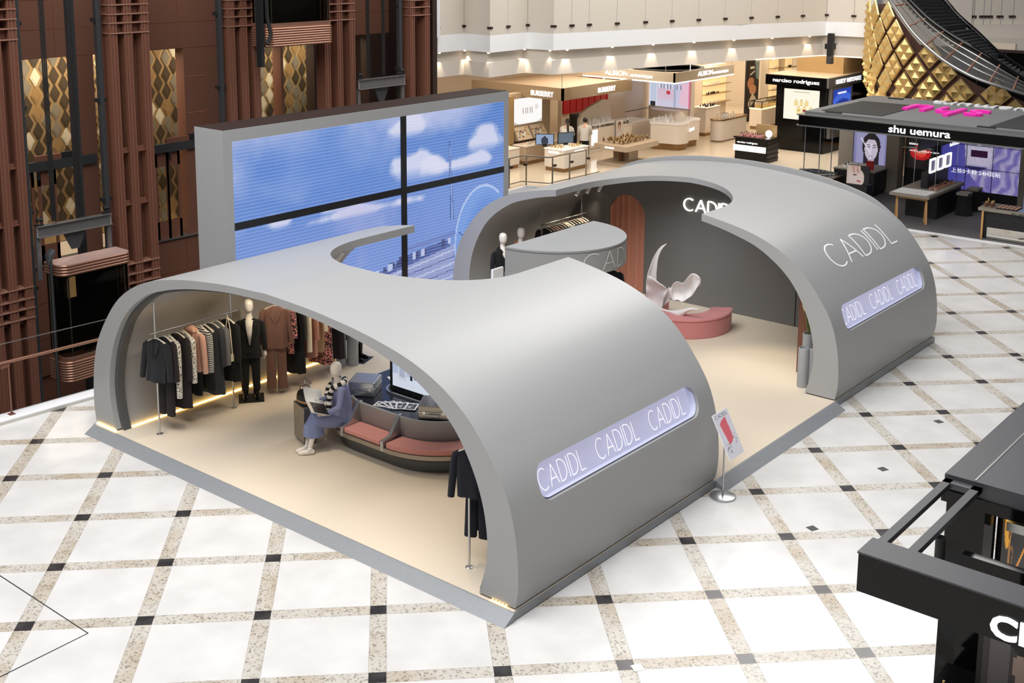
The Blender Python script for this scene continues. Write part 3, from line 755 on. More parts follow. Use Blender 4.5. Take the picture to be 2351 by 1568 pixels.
s2.location = (2.66, 3.72, .852); s2.rotation_euler = (0, 0, math.radians(-58))
# upright suitcase with travel bag beside the seated mannequin
s3 = suitcase('suitcase', 'upright champagne metal suitcase standing behind the seated mannequin', .40, .60, .24, 'alu_warm')
s3.rotation_mode = 'XYZ'
for ch in list(s3.children):                          # stand it on its wheels: local y -> z
    for v_ in ch.data.vertices:
        x, y, z = v_.co; v_.co = (z - .12, -x, .34 - y)
    ch.data.update()
s3.location = (1.83, 5.83, ZF); s3.rotation_euler = (0, 0, math.radians(-18))
q = MB(); q.tube([(.05, -.10, .6), (.05, -.10, 1.0)], .008, 6); q.tube([(.05, .10, .6), (.05, .10, 1.0)], .008, 6); q.tube([(.05, -.12, 1.0), (.05, .12, 1.0)], .016, 6); q.build('pull_handle', 'steel', s3, smooth=60, local=True)
bag = thing('travel_bag', 'dark travel bag with brown leather trim on top of upright suitcase', 'bag', (1.80, 5.80, .78))
q = MB(); q.grid(lambda u_, v_: (lambda a, k: (1.80 + .09*math.cos(a)*k, 5.80 + .17*math.sin(a)*k, .775 + .20*v_))(2*math.pi*u_, (1.0 if v_ < .5 else 1.0 - 1.3*(v_-.5)**2)), 20, 8)
q.poly([(1.80 + .09*math.cos(a)*.675, 5.80 + .17*math.sin(a)*.675, .975) for a in np.linspace(0, 2*math.pi, 20, False)]); q.build('body', 'cloth_navy', bag, smooth=50) if 'cloth_navy' in M else q.build('body', 'black', bag, smooth=50)
q = MB(); q.grid(lambda u_, v_: (1.80 + .093*math.cos(2*math.pi*u_), 5.80 + .175*math.sin(2*math.pi*u_), .80 + .03*v_), 20, 1); q.build('trim', 'wood', bag)
for dx in (-.03, .03):
    q = MB(); q.tube([(1.80+dx, 5.72, .97), (1.80+dx*1.4, 5.75, 1.06), (1.80+dx*1.4, 5.85, 1.06), (1.80+dx, 5.88, .97)], .008, 6); q.build('handle', 'brown', bag, smooth=60)
# photo prints scattered on the belt
cvp = Canvas(20, 14, (240, 240, 240)); cvp.rect(.08, .12, .92, .88, (60, 60, 66)); rg = np.random.RandomState(2)
for k in range(26): a_, b_ = rg.rand()*.75 + .1, rg.rand()*.6 + .15; cvp.rect(a_, b_, a_ + .07, b_ + .12, [(20,20,24),(150,150,156),(220,220,222)][k % 3])
for k, (x, y, a) in enumerate(((2.42, 4.64, 20), (2.45, 4.58, 2), (2.50, 4.52, -16), (2.52, 4.44, -32), (2.55, 4.36, -48), (2.62, 4.22, -62))):
    ph = thing('photo_print', ['leftmost white bordered photo print of the fan on the belt', 'second photo print from the left in the fan on the belt', 'third photo print from the left in the fan on the belt', 'fourth photo print from the left in the fan on the belt', 'fifth photo print from the left in the fan on the belt', 'rightmost photo print of the fan, touching the bronze suitcase'][k], 'photo', (x, y, .853 + .0025*k), 0, 'photo prints fanned out on the belt')
    c_, s_ = math.cos(math.radians(a)), math.sin(math.radians(a)); q = MB(); P = [(x + c_*u_ - s_*w_, y + s_*u_ + c_*w_, .853 + .0025*k) for u_, w_ in ((-.10, -.14), (.10, -.14), (.10, .14), (-.10, .14))]
    q.prism(P, (0, 0, .0012)); q.build('paper', 'white', ph)
    picture('image', cvp, np.array(P[0]) + (0, 0, .0018), np.array(P[3]) - np.array(P[0]), np.array(P[1]) - np.array(P[0]), ph)
ph = thing('photo_print', 'single photo print on the belt behind the silver suitcase', 'photo', (3.35, 5.32, .853), 0, 'photo prints fanned out on the belt')
q = MB(); P = [(3.2, 5.22, .853), (3.38, 5.10, .853), (3.52, 5.36, .853), (3.34, 5.48, .853)]; q.prism(P, (0, 0, .0012)); q.build('paper', 'white', ph)
picture('image', cvp, np.array(P[0]) + (0, 0, .0018), np.array(P[3]) - np.array(P[0]), np.array(P[1]) - np.array(P[0]), ph)

# ------------------------------------------------------------------ clothes
CL = dict(charcoal=(34, 34, 38), black=(16, 16, 18), navy=(24, 25, 36), brownblack=(38, 32, 32), grey=(108, 108, 110), midgrey=(54, 54, 58), pinkbeige=(206, 160, 140), cream=(232, 218, 190), brown=(126, 92, 80), rose=(184, 130, 112), tan=(188, 156, 122), blue=(134, 144, 184), paleblue=(128, 140, 184), white=(228, 224, 216), rust=(160, 104, 76))
for k, c in CL.items(): mat('cloth_' + k, c, .95, noise=.10, nscale=180, sheen=.04, bump=.25)
def two_tone(key, c1, c2, kind, scale, lo=.45, hi=.55):
    m_ = mat(key, c1, .92, sheen=.2); nt_, b_ = nodes(key); tc = nt_.nodes.new('ShaderNodeTexCoord')
    if kind == 'stripe':
        n_ = nt_.nodes.new('ShaderNodeTexWave'); n_.wave_type = 'BANDS'; n_.bands_direction = 'Z'; n_.inputs['Scale'].default_value = scale; out = n_.outputs['Fac']
    else:
        n_ = nt_.nodes.new('ShaderNodeTexNoise'); n_.inputs['Scale'].default_value = scale; n_.inputs['Detail'].default_value = 2; out = n_.outputs['Fac']
    nt_.links.new(tc.outputs['Object'], n_.inputs['Vector'])
    r_ = nt_.nodes.new('ShaderNodeValToRGB'); r_.color_ramp.elements[0].position = lo; r_.color_ramp.elements[1].position = hi
    r_.color_ramp.elements[0].color = (*s2l(c1), 1); r_.color_ramp.elements[1].color = (*s2l(c2), 1)
    nt_.links.new(out, r_.inputs[0]); nt_.links.new(r_.outputs[0], b_.inputs['Base Color'])
two_tone('cloth_stripes', (36, 36, 44), (232, 228, 220), 'stripe', 10, .55, .62)
two_tone('cloth_print', (60, 56, 52), (230, 224, 212), 'noise', 60, .42, .5)
two_tone('cloth_floral', (40, 28, 30), (224, 140, 128), 'noise', 34, .5, .56)

def loft(b, rings, n=22, cap0=True, cap1=True):
    """rings: (cx, cy, cz, half width on y, half depth on x, fold amplitude, fold count, phase)"""
    vs_ = []; fs_ = []
    for cx, cy, cz, wy, dx, am, nf, ph in rings:
        for k in range(n):
            a = 2*math.pi*k/n; c_, s_ = math.cos(a), math.sin(a); e = .8
            rx = math.copysign(abs(c_)**e, c_)*dx*(1 + am*math.sin(nf*a + ph)); ry = math.copysign(abs(s_)**e, s_)*wy*(1 + .3*am*math.sin(nf*a + ph + 1)); vs_.append((cx + rx, cy + ry, cz))
    m_ = len(rings)
    for i in range(m_ - 1):
        for k in range(n): fs_.append((i*n + k, i*n + (k+1) % n, (i+1)*n + (k+1) % n, (i+1)*n + k))
    if cap0: fs_.append(tuple(range(n)))
    if cap1: fs_.append(tuple((m_-1)*n + k for k in range(n))[::-1])
    b.add(vs_, fs_)
def build_hanger(t, m='hanger'):
    q = MB(); q.tube([(0, .0, .012), (0, .012, .006), (0, .014, -.004), (0, 0, -.02), (0, 0, -.085)], .004, 6)
    q.build('hook', 'steel', t, smooth=60, local=True)
    q = MB(); P = [(0, y, -.175 + .085*(1 - (abs(y)/.2)**1.25)) for y in np.linspace(-.2, .2, 13)]; q.tube(P, [.012 + .012*(abs(y)/.2) for y in np.linspace(-.2, .2, 13)], 8); q.build('hanger', m, t, smooth=60, local=True)
def garment(kind, label, cat, m, ln, group, flare=.0, wid=.215, sleeves=.58, m2=None, legs=0, seed=0, collar=False, slim=1.0, hood=False, belt=False):
    t = thing(kind, label, cat, group=group); r = random.Random(seed)
    build_hanger(t)
    if ln > 0:
        q = MB(); R_ = [(0, 0, -.098, .05, .028, 0, 4, 0), (0, 0, -.125, .12, .04, 0, 4, 0), (0, 0, -.165, wid*.93, .055*slim, 0, 4, 0), (0, 0, -.22, wid, .068*slim, .03, 5, 0)]
        nz = 8
        for k in range(1, nz + 1):
            f_ = k/nz; z = -.22 - (ln - .22)*f_; waist = .90 if (belt and .25 < f_ < .5) else 1.0
            R_.append((.012*math.sin(3*f_ + seed), .006*math.sin(5*f_ + seed*2), z, (wid*.97 + flare*f_)*waist, (.070 + .02*f_ + flare*.35*f_)*slim*waist, .07 + .16*f_, 5 + (seed % 3), seed))
        loft(q, R_, 24); q.build('body', m, t, smooth=70, local=True)
    if sleeves:
        for s_ in (-1, 1):
            a_ = .03 + r.random()*.03; q = MB()
            q.tube([(0, s_*(wid-.045), -.165), (-.005, s_*(wid+.005), -.21), (-.012, s_*(wid+.028), -.34), (-.02, s_*(wid+.03+a_*.5), -.19-sleeves*.6), (-.034, s_*(wid+.03+a_), -.19-sleeves)], [.04, .055, .056, .05, .046], 9)
            q.build('sleeve', m2 or m, t, smooth=70, local=True)
    if collar:
        for s_ in (-1, 1):
            q = MB(); q.add([(-.045, s_*.045, -.085), (-.06, s_*.10, -.15), (-.088, s_*.085, -.27), (-.093, s_*.012, -.40), (-.075, s_*.02, -.25)], [(0, 1, 2, 4), (4, 2, 3)]); q.build('lapel', m, t, local=True, solid=.012)
    if hood:
        q = MB(); q.grid(lambda u_, v_: (.055*math.cos(math.pi*u_)*1.1 - .02, .115*math.cos(math.pi*(v_)), -.125 + .10*math.sin(math.pi*v_)*math.sin(math.pi*u_) ), 8, 12); q.build('hood', m, t, smooth=180, local=True, solid=.02)
        q = MB(); q.grid(lambda u_, v_: (-.062 - .02*u_ , -.10 + .2*v_, -.12 - .12*u_ + .02*math.sin(math.pi*v_)), 3, 6); q.build('collar', m, t, smooth=180, local=True, solid=.012)
    if belt:
        q = MB(); loft(q, [(0, 0, -.56, wid*.91, .082*slim, 0, 4, 0), (0, 0, -.61, wid*.91, .084*slim, 0, 4, 0)], 20); q.build('belt', 'cloth_black', t, smooth=50, local=True)
        q = MB(); q.box(-.10, .02, -.86, -.085, .05, -.58); q.build('belt_end', 'cloth_black', t, local=True)
    if legs:
        for s_ in (-1, 1):
            q = MB(); loft(q, [(.0, s_*.07, -.55 if ln else -.16, .075, .05, 0, 4, 0), (0, s_*.085, -.85, .085, .052, .05, 3, 0), (-.01, s_*.10, -legs, .085, .05, .06, 3, 1)], 14); q.build('trouser_leg', m2 or m, t, smooth=60, local=True)
    return t
RZ = 1.845
def hang(t, x, y, a=0.0, z=RZ): t.location = (x, y, z - .008); t.rotation_euler = (0, 0, math.radians(a)); return t
def rack(label, x0, x1, y, poles, ptop, rz=RZ, m='steel'):
    t = thing('clothes_rail', label, 'clothes rail', ((x0+x1)/2, y, ZF), 0, 'clothes rails in the booth')
    q = MB(); q.tube([(x0, y, rz), (x1, y, rz)], .016, 8); q.build('rail', m, t, smooth=60)
    for px_ in poles:
        q = MB(); q.tube([(px_, y + .025, ZF), (px_, y + .025, ptop)], .016, 8); p_ = q.build('pole', m, t, smooth=60)
        q = MB(); q.lathe([(.055, 0), (.055, .008), (.02, .016)], (px_, y + .025, ZF), 12); q.build('foot', m, p_, smooth=40)
    return t
YR = 7.83
rack('steel clothes rail by the left wall at the booth front', .33, 2.09, YR, (.462, 1.967), 2.36)
G1 = 'clothes on the front left rail'
hang(garment('jacket', 'black blazer at the left end of the front rail', 'jacket', 'cloth_charcoal', .80, G1, seed=1, collar=True), .47, YR, 14)
hang(garment('coat', 'charcoal coat second from left on the front rail', 'coat', 'cloth_charcoal', .86, G1, seed=2, legs=1.42, m2='cloth_brownblack', sleeves=.60), .62, YR, 4)
hang(garment('blouse', 'cream and black printed blouse on the front rail', 'blouse', 'cloth_print', .70, G1, seed=3, sleeves=.9, slim=.7), .70, YR)
hang(garment('trench_coat', 'long belted charcoal trench coat on the front rail', 'coat', 'cloth_brownblack', 1.34, G1, seed=4, flare=.05, collar=True, belt=True, sleeves=.66), .86, YR, 10)
hang(garment('blouse', 'white blouse with dark flecks beside the belted trench coat', 'blouse', 'cloth_print', .66, G1, seed=5, sleeves=.72, slim=.7), .99, YR)
hang(garment('hooded_jacket', 'pale pink hooded jacket with black trousers on the front rail', 'jacket', 'cloth_pinkbeige', .80, G1, seed=6, sleeves=.62, hood=True, legs=1.22, m2=None), 1.15, YR, 12)
hang(garment('jumper', 'navy and white striped jumper on the front rail', 'jumper', 'cloth_stripes', .74, G1, seed=7, sleeves=.64), 1.33, YR)
hang(garment('trousers', 'black trousers hanging behind the striped jumper', 'trousers', 'cloth_black', 0, G1, sleeves=0, legs=1.2, seed=8), 1.41, YR, 6)
hang(garment('coat', 'long dark grey wool coat on the front rail', 'coat', 'cloth_midgrey', 1.30, G1, seed=9, flare=.04, collar=True, sleeves=.6), 1.55, YR, 8)
hang(garment('cardigan', 'light grey knitted cardigan on the front rail', 'cardigan', 'cloth_grey', .70, G1, seed=10, sleeves=.60), 1.68, YR)
hang(garment('dress', 'black long sleeved dress at the right end of the front rail', 'dress', 'cloth_black', 1.16, G1, seed=11, flare=.06, sleeves=.6), 1.88, YR, 4)
for ob in C.objects:                                  # black trousers under the pink jacket
    if ob.parent and ob.parent.name.startswith('hooded_jacket') and ob.name.startswith('trouser_leg'): setmat(ob, 'cloth_black')
def handbag(label, loc, strap=True, rz=0.0):
    t = thing('handbag', label, 'handbag', loc, rz, 'small cream handbags')
    q = MB(); q.rrect(-.045, -.10, .045, .10, .03, 0, .13); q.build('body', 'cloth_cream', t, bevel=.01, local=True)
    q = MB(); q.box(-.052, -.098, .06, -.044, .098, .132); q.build('flap', 'cloth_cream', t, bevel=.004, local=True)
    q = MB(); q.box(-.056, -.015, .062, -.05, .015, .09); q.build('clasp', 'gold', t, local=True)
    if strap:
        q = MB(); q.tube([(0, -.10, .12), (0, -.06, .55), (0, 0, .80), (0, .06, .55), (0, .10, .12)], .008, 6); q.build('strap', 'cloth_cream', t, smooth=60, local=True)
    return t
handbag('cream handbag hanging by its strap before the black dress', (1.79, YR - .12, 1.05))
# second rail
rack('steel clothes rail right of the black suited mannequin', 2.84, 4.46, YR, (2.961, 4.35), 2.36)
G2 = 'clothes on the second left rail'
def at_rail(px_): return float(hy(px_, 745, YR)[0])
hang(garment('suit', 'brown trouser suit at the left end of the second rail', 'suit', 'cloth_brown', .86, G2, seed=21, collar=True, legs=1.62, sleeves=.60), 2.90, YR - .02, 48)
hang(garment('dress', 'dark dress with pink flowers beside the brown suit', 'dress', 'cloth_floral', 1.0, G2, seed=22, sleeves=.5, slim=.6), 3.13, YR)
hang(garment('coat', 'black long coat on the second rail', 'coat', 'cloth_black', 1.42, G2, seed=23, flare=.05, sleeves=.6), 3.30, YR, 6)
hang(garment('cardigan', 'cream cardigan beside the black long coat', 'cardigan', 'cloth_cream', .8, G2, seed=24, sleeves=.84, slim=.7), 3.47, YR)
hang(garment('coat', 'dusty rose coat in the middle of the second rail', 'coat', 'cloth_rose', 1.20, G2, seed=25, flare=.03, sleeves=.66), 3.60, YR, 10)
hang(garment('coat', 'tan coat with cream sleeves on the second rail', 'coat', 'cloth_tan', 1.16, G2, seed=26, sleeves=.55, m2='cloth_cream'), 3.82, YR, 6)
hang(garment('skirt', 'black skirt with pink flowers on the second rail', 'skirt', 'cloth_floral', 1.42, G2, seed=27, flare=.06, sleeves=0), 3.97, YR, 6)
hang(garment('coat', 'dark brown coat at the right end of the second rail', 'coat', 'cloth_brownblack', 1.40, G2, seed=28, sleeves=.6), 4.24, YR - .05, 20)
# short rail at the right front leg of the arch
rack('steel clothes rail behind the right foot of the front arch', .40, 2.0, 1.10, (.474, 1.9), 2.16)
G3 = 'navy clothes on the right front rail'
hang(garment('jacket', 'navy wide sleeved jacket behind the right foot of the arch', 'jacket', 'cloth_navy', .74, G3, seed=31, sleeves=.58), .50, 1.10, 20)
hang(garment('trousers', 'navy wide trousers behind the right foot of the arch', 'trousers', 'cloth_navy', 0, G3, sleeves=0, legs=1.34, seed=32), .62, 1.10, 20)
hang(garment('coat', 'navy coat hidden behind the jacket at the arch foot', 'coat', 'cloth_navy', 1.3, G3, seed=33, sleeves=.6), .78, 1.10, 8)
# rail in the rear vault
rack('thin steel clothes rail inside the rear vault', 10.50, 12.22, 7.8, (10.58, 12.08), 2.32, RZ, 'steel_rail')
G4 = 'clothes on the rear vault rail'
cols = ['brownblack', 'brownblack', 'rust', 'rose', 'black', 'black', 'grey', 'white', 'midgrey', 'brownblack', 'black', 'charcoal', 'rust', 'black']
nth = ['first', 'second', 'third', 'fourth', 'fifth', 'sixth', 'seventh', 'eighth', 'ninth', 'tenth', 'eleventh', 'twelfth', 'thirteenth', 'last']
cname = dict(brownblack='dark brown', rust='rust', rose='dusty rose', black='black', grey='grey', white='white', midgrey='dark grey', charcoal='charcoal')
for k, c in enumerate(cols):
    hang(garment('jacket', f'{cname[c]} jacket on cream hanger, {nth[k]} from the left on the rear rail', 'jacket', 'cloth_' + c, .75, G4, seed=40+k, sleeves=.55, slim=.6), 10.70 + .108*k, 7.8)

# ------------------------------------------------------------------ mannequins
def fuse(q, name, m, parent, vox=.014, local=True):
    o = q.build(name, m, parent, local=local); md = o.modifiers.new('r', 'REMESH'); md.mode = 'VOXEL'; md.voxel_size = vox; md.use_smooth_shade = True
    md = o.modifiers.new('s', 'SMOOTH'); md.iterations = 4; md.factor = .5; return o
def hand(q, w_, d, side, curl=.5, s=1.0):
    """palm and five fingers from wrist w_ along d; side = thumb direction"""
    w_ = Vector(w_); d = Vector(d).normalized(); t = Vector(side).normalized(); n_ = d.cross(t)
    q.tube([w_, w_ + d*.045*s, w_ + d*.085*s], [.020*s, .032*s, .03*s], 8)
    for k, (o_, L_) in enumerate(((.026, .066), (.009, .075), (-.009, .07), (-.025, .054))):
        a = w_ + d*.08*s + t*o_*s; b_ = a + (d*(1-.3*curl) + n_*curl*.5).normalized()*L_*.5*s; c_ = b_ + (d*(1-curl) + n_*curl).normalized()*L_*.5*s
        q.tube([a, b_, c_], [.0095*s, .009*s, .007*s], 6)
    a = w_ + d*.03*s + t*.025*s; q.tube([a, a + (d*.5 + t)*.03*s, a + (d*.9 + t)*.045*s], [.012*s, .0105*s, .008*s], 6)
def headneck(q, c, nk, tilt=(0, 0)):
    """egg head centre c, neck base nk"""
    c = Vector(c); rr_ = [.03, .062, .078, .086, .088, .082, .066, .035]; zz_ = [-.118, -.095, -.062, -.02, .025, .065, .097, .116]
    q.lathe(list(zip([r_*1.06 for r_ in rr_], zz_)), c, 14, 1.08, .92); q.tube([nk, (Vector(nk)+c)/2 - Vector((.012, 0, .02)), c - Vector((.01, 0, .06))], [.062, .05, .052], 10)
    q.tube([c + Vector((.07, 0, .02)), c + Vector((.088, 0, -.02)), c + Vector((.072, 0, -.04))], [.012, .014, .012], 6)
def standing(label, loc, rz, top, bottom, boots, mtop, mbot, base=True, hood=False, arm=(0, 0), group='standing mannequins'):
    """faces local +x"""
    t = thing('mannequin', label, 'mannequin', loc, rz, group); z0 = .01
    q = MB(); headneck(q, (.02, 0, 1.70), (0, 0, 1.47))
    q.tube([(0, 0, 1.50), (0.01, 0, 1.35), (.02, 0, 1.25), (0, 0, 1.1), (0, 0, .95)], [.06, .12, .115, .095, .12], 12)
    for s_ in (-1, 1):
        q.tube([(0, s_*.09, .93), (.015, s_*.095, .52), (-.01, s_*.095, .12)], [.085, .055, .036], 10)
    fuse(q, 'figure', 'mannequin', t, .014)
    for s_ in (-1, 1):
        q = MB(); hand(q, (.04, s_*.26, .88), (.12, 0, -1), (1, 0, 0), .5); q.build('hand', 'mannequin', t, smooth=60, local=True)
    if top:
        q = MB(); L_ = .78 if top == 'jacket' else .72
        loft(q, [(0, 0, 1.47, .075, .06, 0, 4, 0), (0, 0, 1.43, .165, .08, 0, 4, 0), (0, 0, 1.36, .20, .115, 0, 4, 0), (.01, 0, 1.22, .185, .13, .02, 4, 0), (0, 0, 1.08, .155, .115, .02, 4, 0), (0, 0, .95, .18, .135, .03, 5, 0), (0, 0, L_, .205, .15, .05, 5, 0)], 22)
        q.build('jacket', mtop, t, smooth=70, local=True)
        for s_ in (-1, 1):
            q = MB(); q.tube([(0, s_*.145, 1.40), (-.01, s_*.205, 1.36), (-.02, s_*.235, 1.18), (0, s_*.25, 1.05), (.035, s_*.26, .89)], [.05, .062, .056, .05, .044], 10); q.build('sleeve', mtop, t, smooth=70, local=True)
        if top == 'jacket':
            q = MB(); q.add([(.128, -.012, 1.02), (.128, .012, 1.02), (.135, .05, 1.25), (.085, .075, 1.455), (.085, -.075, 1.455), (.135, -.05, 1.25)], [(0, 1, 2, 5), (5, 2, 3, 4)]); q.build('neckline', 'mannequin', t, smooth=60, local=True, solid=.012)
            for s_ in (-1, 1):
                q = MB(); q.add([(.14, s_*.012, 1.02), (.15, s_*.055, 1.26), (.12, s_*.11, 1.36), (.07, s_*.085, 1.47), (.10, s_*.065, 1.44), (.14, s_*.048, 1.25)], [(0, 1, 5), (5, 1, 2, 4), (4, 2, 3)]); q.build('lapel', mtop, t, local=True, solid=.01)
        if hood:
            q = MB(); q.tube([(.09, -.05, 1.40), (.0, -.11, 1.47), (-.07, 0, 1.48), (.0, .11, 1.47), (.09, .05, 1.40)], [.03, .045, .055, .045, .03], 8); q.build('hood', mtop, t, smooth=70, local=True)
            q = MB(); q.box(.135, -.006, .75, .15, .006, 1.38); q.build('zip', 'iron_dark', t, local=True)
    if bottom:
        q = MB(); q.tube([(0, 0, 1.02), (0, 0, .86)], [.135, .165], 14)
        for s_ in (-1, 1): q.tube([(0, s_*.08, .90), (.012, s_*.095, .52), (-.005, s_*.10, .14)], [.10, .078, .065], 12)
        fuse(q, 'trousers', mbot, t, .015)
    if boots:
        for s_ in (-1, 1):
            q = MB(); q.tube([(-.01, s_*.095, .34), (-.012, s_*.095, .12), (-.01, s_*.095, .07)], [.062, .048, .045], 10); q.tube([(-.04, s_*.095, .05), (.05, s_*.10, .045), (.13, s_*.105, .03), (.165, s_*.107, .028)], [.042, .042, .035, .015], 8); q.box(-.075, s_*.095-.022, .01, -.035, s_*.095+.022, .06); fuse(q, 'boot', 'black_gloss', t, .012)
    q = MB(); q.box(-.22, -.22, 0, .22, .22, .008); q.build('base_plate', 'iron_dark', t, bevel=.002, local=True)
    q = MB(); q.tube([(-.10, .04, .008), (-.10, .04, .42), (-.06, .06, .5)], .01, 6); q.build('support_rod', 'steel', t, smooth=60, local=True)
    return t
mn = standing('mannequin in black trouser suit holding a cream clutch beside the front rail', (2.44, 7.97, ZF), math.radians(-128), 'jacket', True, True, 'cloth_black', 'cloth_black')
handbag('cream clutch held in the hand of the black suited mannequin', tuple(Vector((2.44, 7.97, .95)) + Matrix.Rotation(math.radians(-128), 3, 'Z') @ Vector((.13, -.25, 0))), False, math.radians(-40))
standing('mannequin in pale blue dress and black ankle boots near the screen', (5.08, 8.02, ZF), math.radians(-70), 'dress', False, True, 'cloth_paleblue', 'cloth_paleblue')
standing('mannequin in black hooded jacket at the left of the rear vault', (9.12, 7.76, ZF), math.radians(-110), 'coat', True, True, 'cloth_black', 'cloth_black', hood=True)
standing('mannequin in rust leather jacket beside the rear clothes rail', (9.76, 7.78, ZF), math.radians(-120), 'coat', True, True, 'cloth_rust', 'cloth_black', hood=True)

# seated mannequin reading a magazine
sm = thing('mannequin', 'seated mannequin in blue shirt dress reading a magazine on the bench', 'mannequin', (2.0, 5.25, ZF), 0, 'seated mannequin')
fv = Vector((-.90, .43, 0)); sv = Vector((.43, .90, 0)); hip = Vector((2.07, 5.20, .63)); nk = Vector((1.985, 5.205, 1.215)); hd = Vector((1.955, 5.22, 1.435))
q = MB(); headneck(q, hd, nk - Vector((0, 0, .03)))
kneeL = hip + fv*.46 - sv*.05 + Vector((0, 0, -.01)); kneeR = hip + fv*.44 + sv*.10 + Vector((0, 0, .03))
ankL = Vector((1.50, 5.36, .21)); ankR = Vector((1.56, 5.50, .20))
q.tube([hip - sv*.07, kneeL, (kneeL + ankL)/2, ankL], [.09, .06, .05, .036], 10); q.tube([hip + sv*.07, kneeR, (kneeR + ankR)/2, ankR], [.09, .06, .05, .036], 10); q.tube([hip, (hip+nk)/2, nk], [.12, .10, .09], 10)
fuse(q, 'figure', 'mannequin', sm, .013, local=False)
q = MB(); q.tube([hip - Vector((0, 0, .05)), hip + Vector((-.01, 0, .12)), hip + Vector((-.03, .0, .30)), nk - Vector((0, 0, .10)), nk + Vector((0, 0, .0))], [.19, .165, .155, .165, .075], 14)
hl = hip + fv*.36 - sv*.13 + Vector((0, 0, .12)); hr = hip + fv*.42 + sv*.12 + Vector((0, 0, .27))
for s_, hh in ((-1, hl), (1, hr)):
    sh = nk + sv*s_*.165 - Vector((0, 0, .07)); el = nk + sv*s_*.235 + fv*.06 - Vector((0, 0, .33)); q.tube([nk + sv*s_*.08 - Vector((0, 0, .05)), sh, el, hh - fv*.05], [.07, .066, .057, .043], 10)
fuse(q, 'shirt', 'cloth_blue', sm, .014, local=False)
q = MB(); q.tube([hip + Vector((.02, 0, -.01)), hip + fv*.2 + Vector((0, 0, -.005)), (kneeL + kneeR)/2 + Vector((0, 0, -.02)), (kneeL + kneeR)/2 + fv*.03 - Vector((0, 0, .12)), (kneeL + kneeR)/2 + fv*.03 - Vector((0, 0, .26))], [.19, .165, .145, .155, .175], 16)
fuse(q, 'skirt', 'cloth_blue', sm, .014, local=False)
for hh, th in ((hl, 1), (hr, -1)):
    q = MB(); hand(q, hh - fv*.05, fv + Vector((0, 0, .2)), sv*th + Vector((0, 0, .5)), .6); q.build('hand', 'mannequin', sm, smooth=60)
for a_, d_ in ((ankL, Vector((-.75, .62, 0))), (ankR, Vector((-.9, .3, 0)))):
    d_ = d_.normalized(); g0 = Vector((a_.x, a_.y, ZF)); q = MB()
    q.tube([g0 - d_*.07 + Vector((0, 0, .04)), g0 + d_*.06 + Vector((0, 0, .042)), g0 + d_*.15 + Vector((0, 0, .033)), g0 + d_*.19 + Vector((0, 0, .03))], [.038, .045, .04, .022], 10); q.tube([g0 + Vector((0, 0, .05)), a_ + Vector((0, 0, .02))], [.045, .046], 10); q.box(g0.x-.02, g0.y-.02, ZF+.003, g0.x+.02, g0.y+.02, ZF+.04)
    fuse(q, 'trainer', 'mannequin', sm, .012, local=False)
# striped jumper tied over the shoulders: one tube of alternating bands
def striped(path, rad, name, parent, n=12, per=2, m='fabric_print', c1=(24, 24, 28), c2=(226, 224, 220)):
    P = cr(path, 46); q = MB(); q.tube([tuple(p) for p in P], [rad*(1 - .15*math.cos(i)) for i in range(len(P))], n)
    o = q.build(name, m, parent, smooth=180, fixn=False); nf = len(o.data.polygons); cols_ = np.array([c1 if ((k//n)//per) % 2 else c2 for k in range(nf)], float); set_cols(o.data, cols_); return o
cN = nk + Vector((0, 0, .0))
striped([cN + fv*.19 - sv*.07 - Vector((0, 0, .42)), cN + fv*.17 - sv*.07 - Vector((0, 0, .22)), cN + fv*.12 - sv*.09 - Vector((0, 0, .06)), cN - fv*.02 - sv*.13 + Vector((0, 0, .01)), cN - fv*.11 + Vector((0, 0, .02)), cN - fv*.02 + sv*.13 + Vector((0, 0, .01)), cN + fv*.12 + sv*.08 - Vector((0, 0, .08)), cN + fv*.19 - sv*.01 - Vector((0, 0, .18))], .045, 'striped_jumper', sm)
mg = thing('magazine', 'open magazine with a dark photo page held by the seated mannequin', 'magazine', tuple((hl + hr)/2))
mc = (hl + hr)/2 + fv*.05 + Vector((0, 0, .085)); up_ = (fv*.9 + Vector((0, 0, .30))).normalized()
def page(s_, col, nm):
    q = MB(); q.grid(lambda u_, v_: tuple(mc + sv*s_*(.235*u_) + up_*(.31*(v_-.45)) + Vector((0, 0, (.16*u_ if s_ > 0 else -.10)*u_)) - fv*.02*u_), 5, 2); return q.build(nm, col, mg, smooth=180, solid=.004)
page(1, 'white', 'page'); page(-1, 'white', 'page')
cvm = Canvas(24, 30, (28, 26, 28)); rg = np.random.RandomState(8)
for k in range(30): a_, b_ = rg.rand()*.9, rg.rand()*.9; cvm.ell(a_, b_, .05, .04, [(58, 52, 52), (96, 60, 54), (16, 16, 18)][k % 3])
cvm.rect(0, .84, 1, 1, (206, 196, 180))
picture('photo_page', cvm, (0, 0, 0), (1, 0, 0), (0, 1, 0), mg, 'print', lambda u_, v_: np.array(mc - sv*(.008 + .22*u_) + up_*(.30*(v_-.45)) + Vector((0, 0, -.10*u_ + .008)) - fv*(.02*u_)))

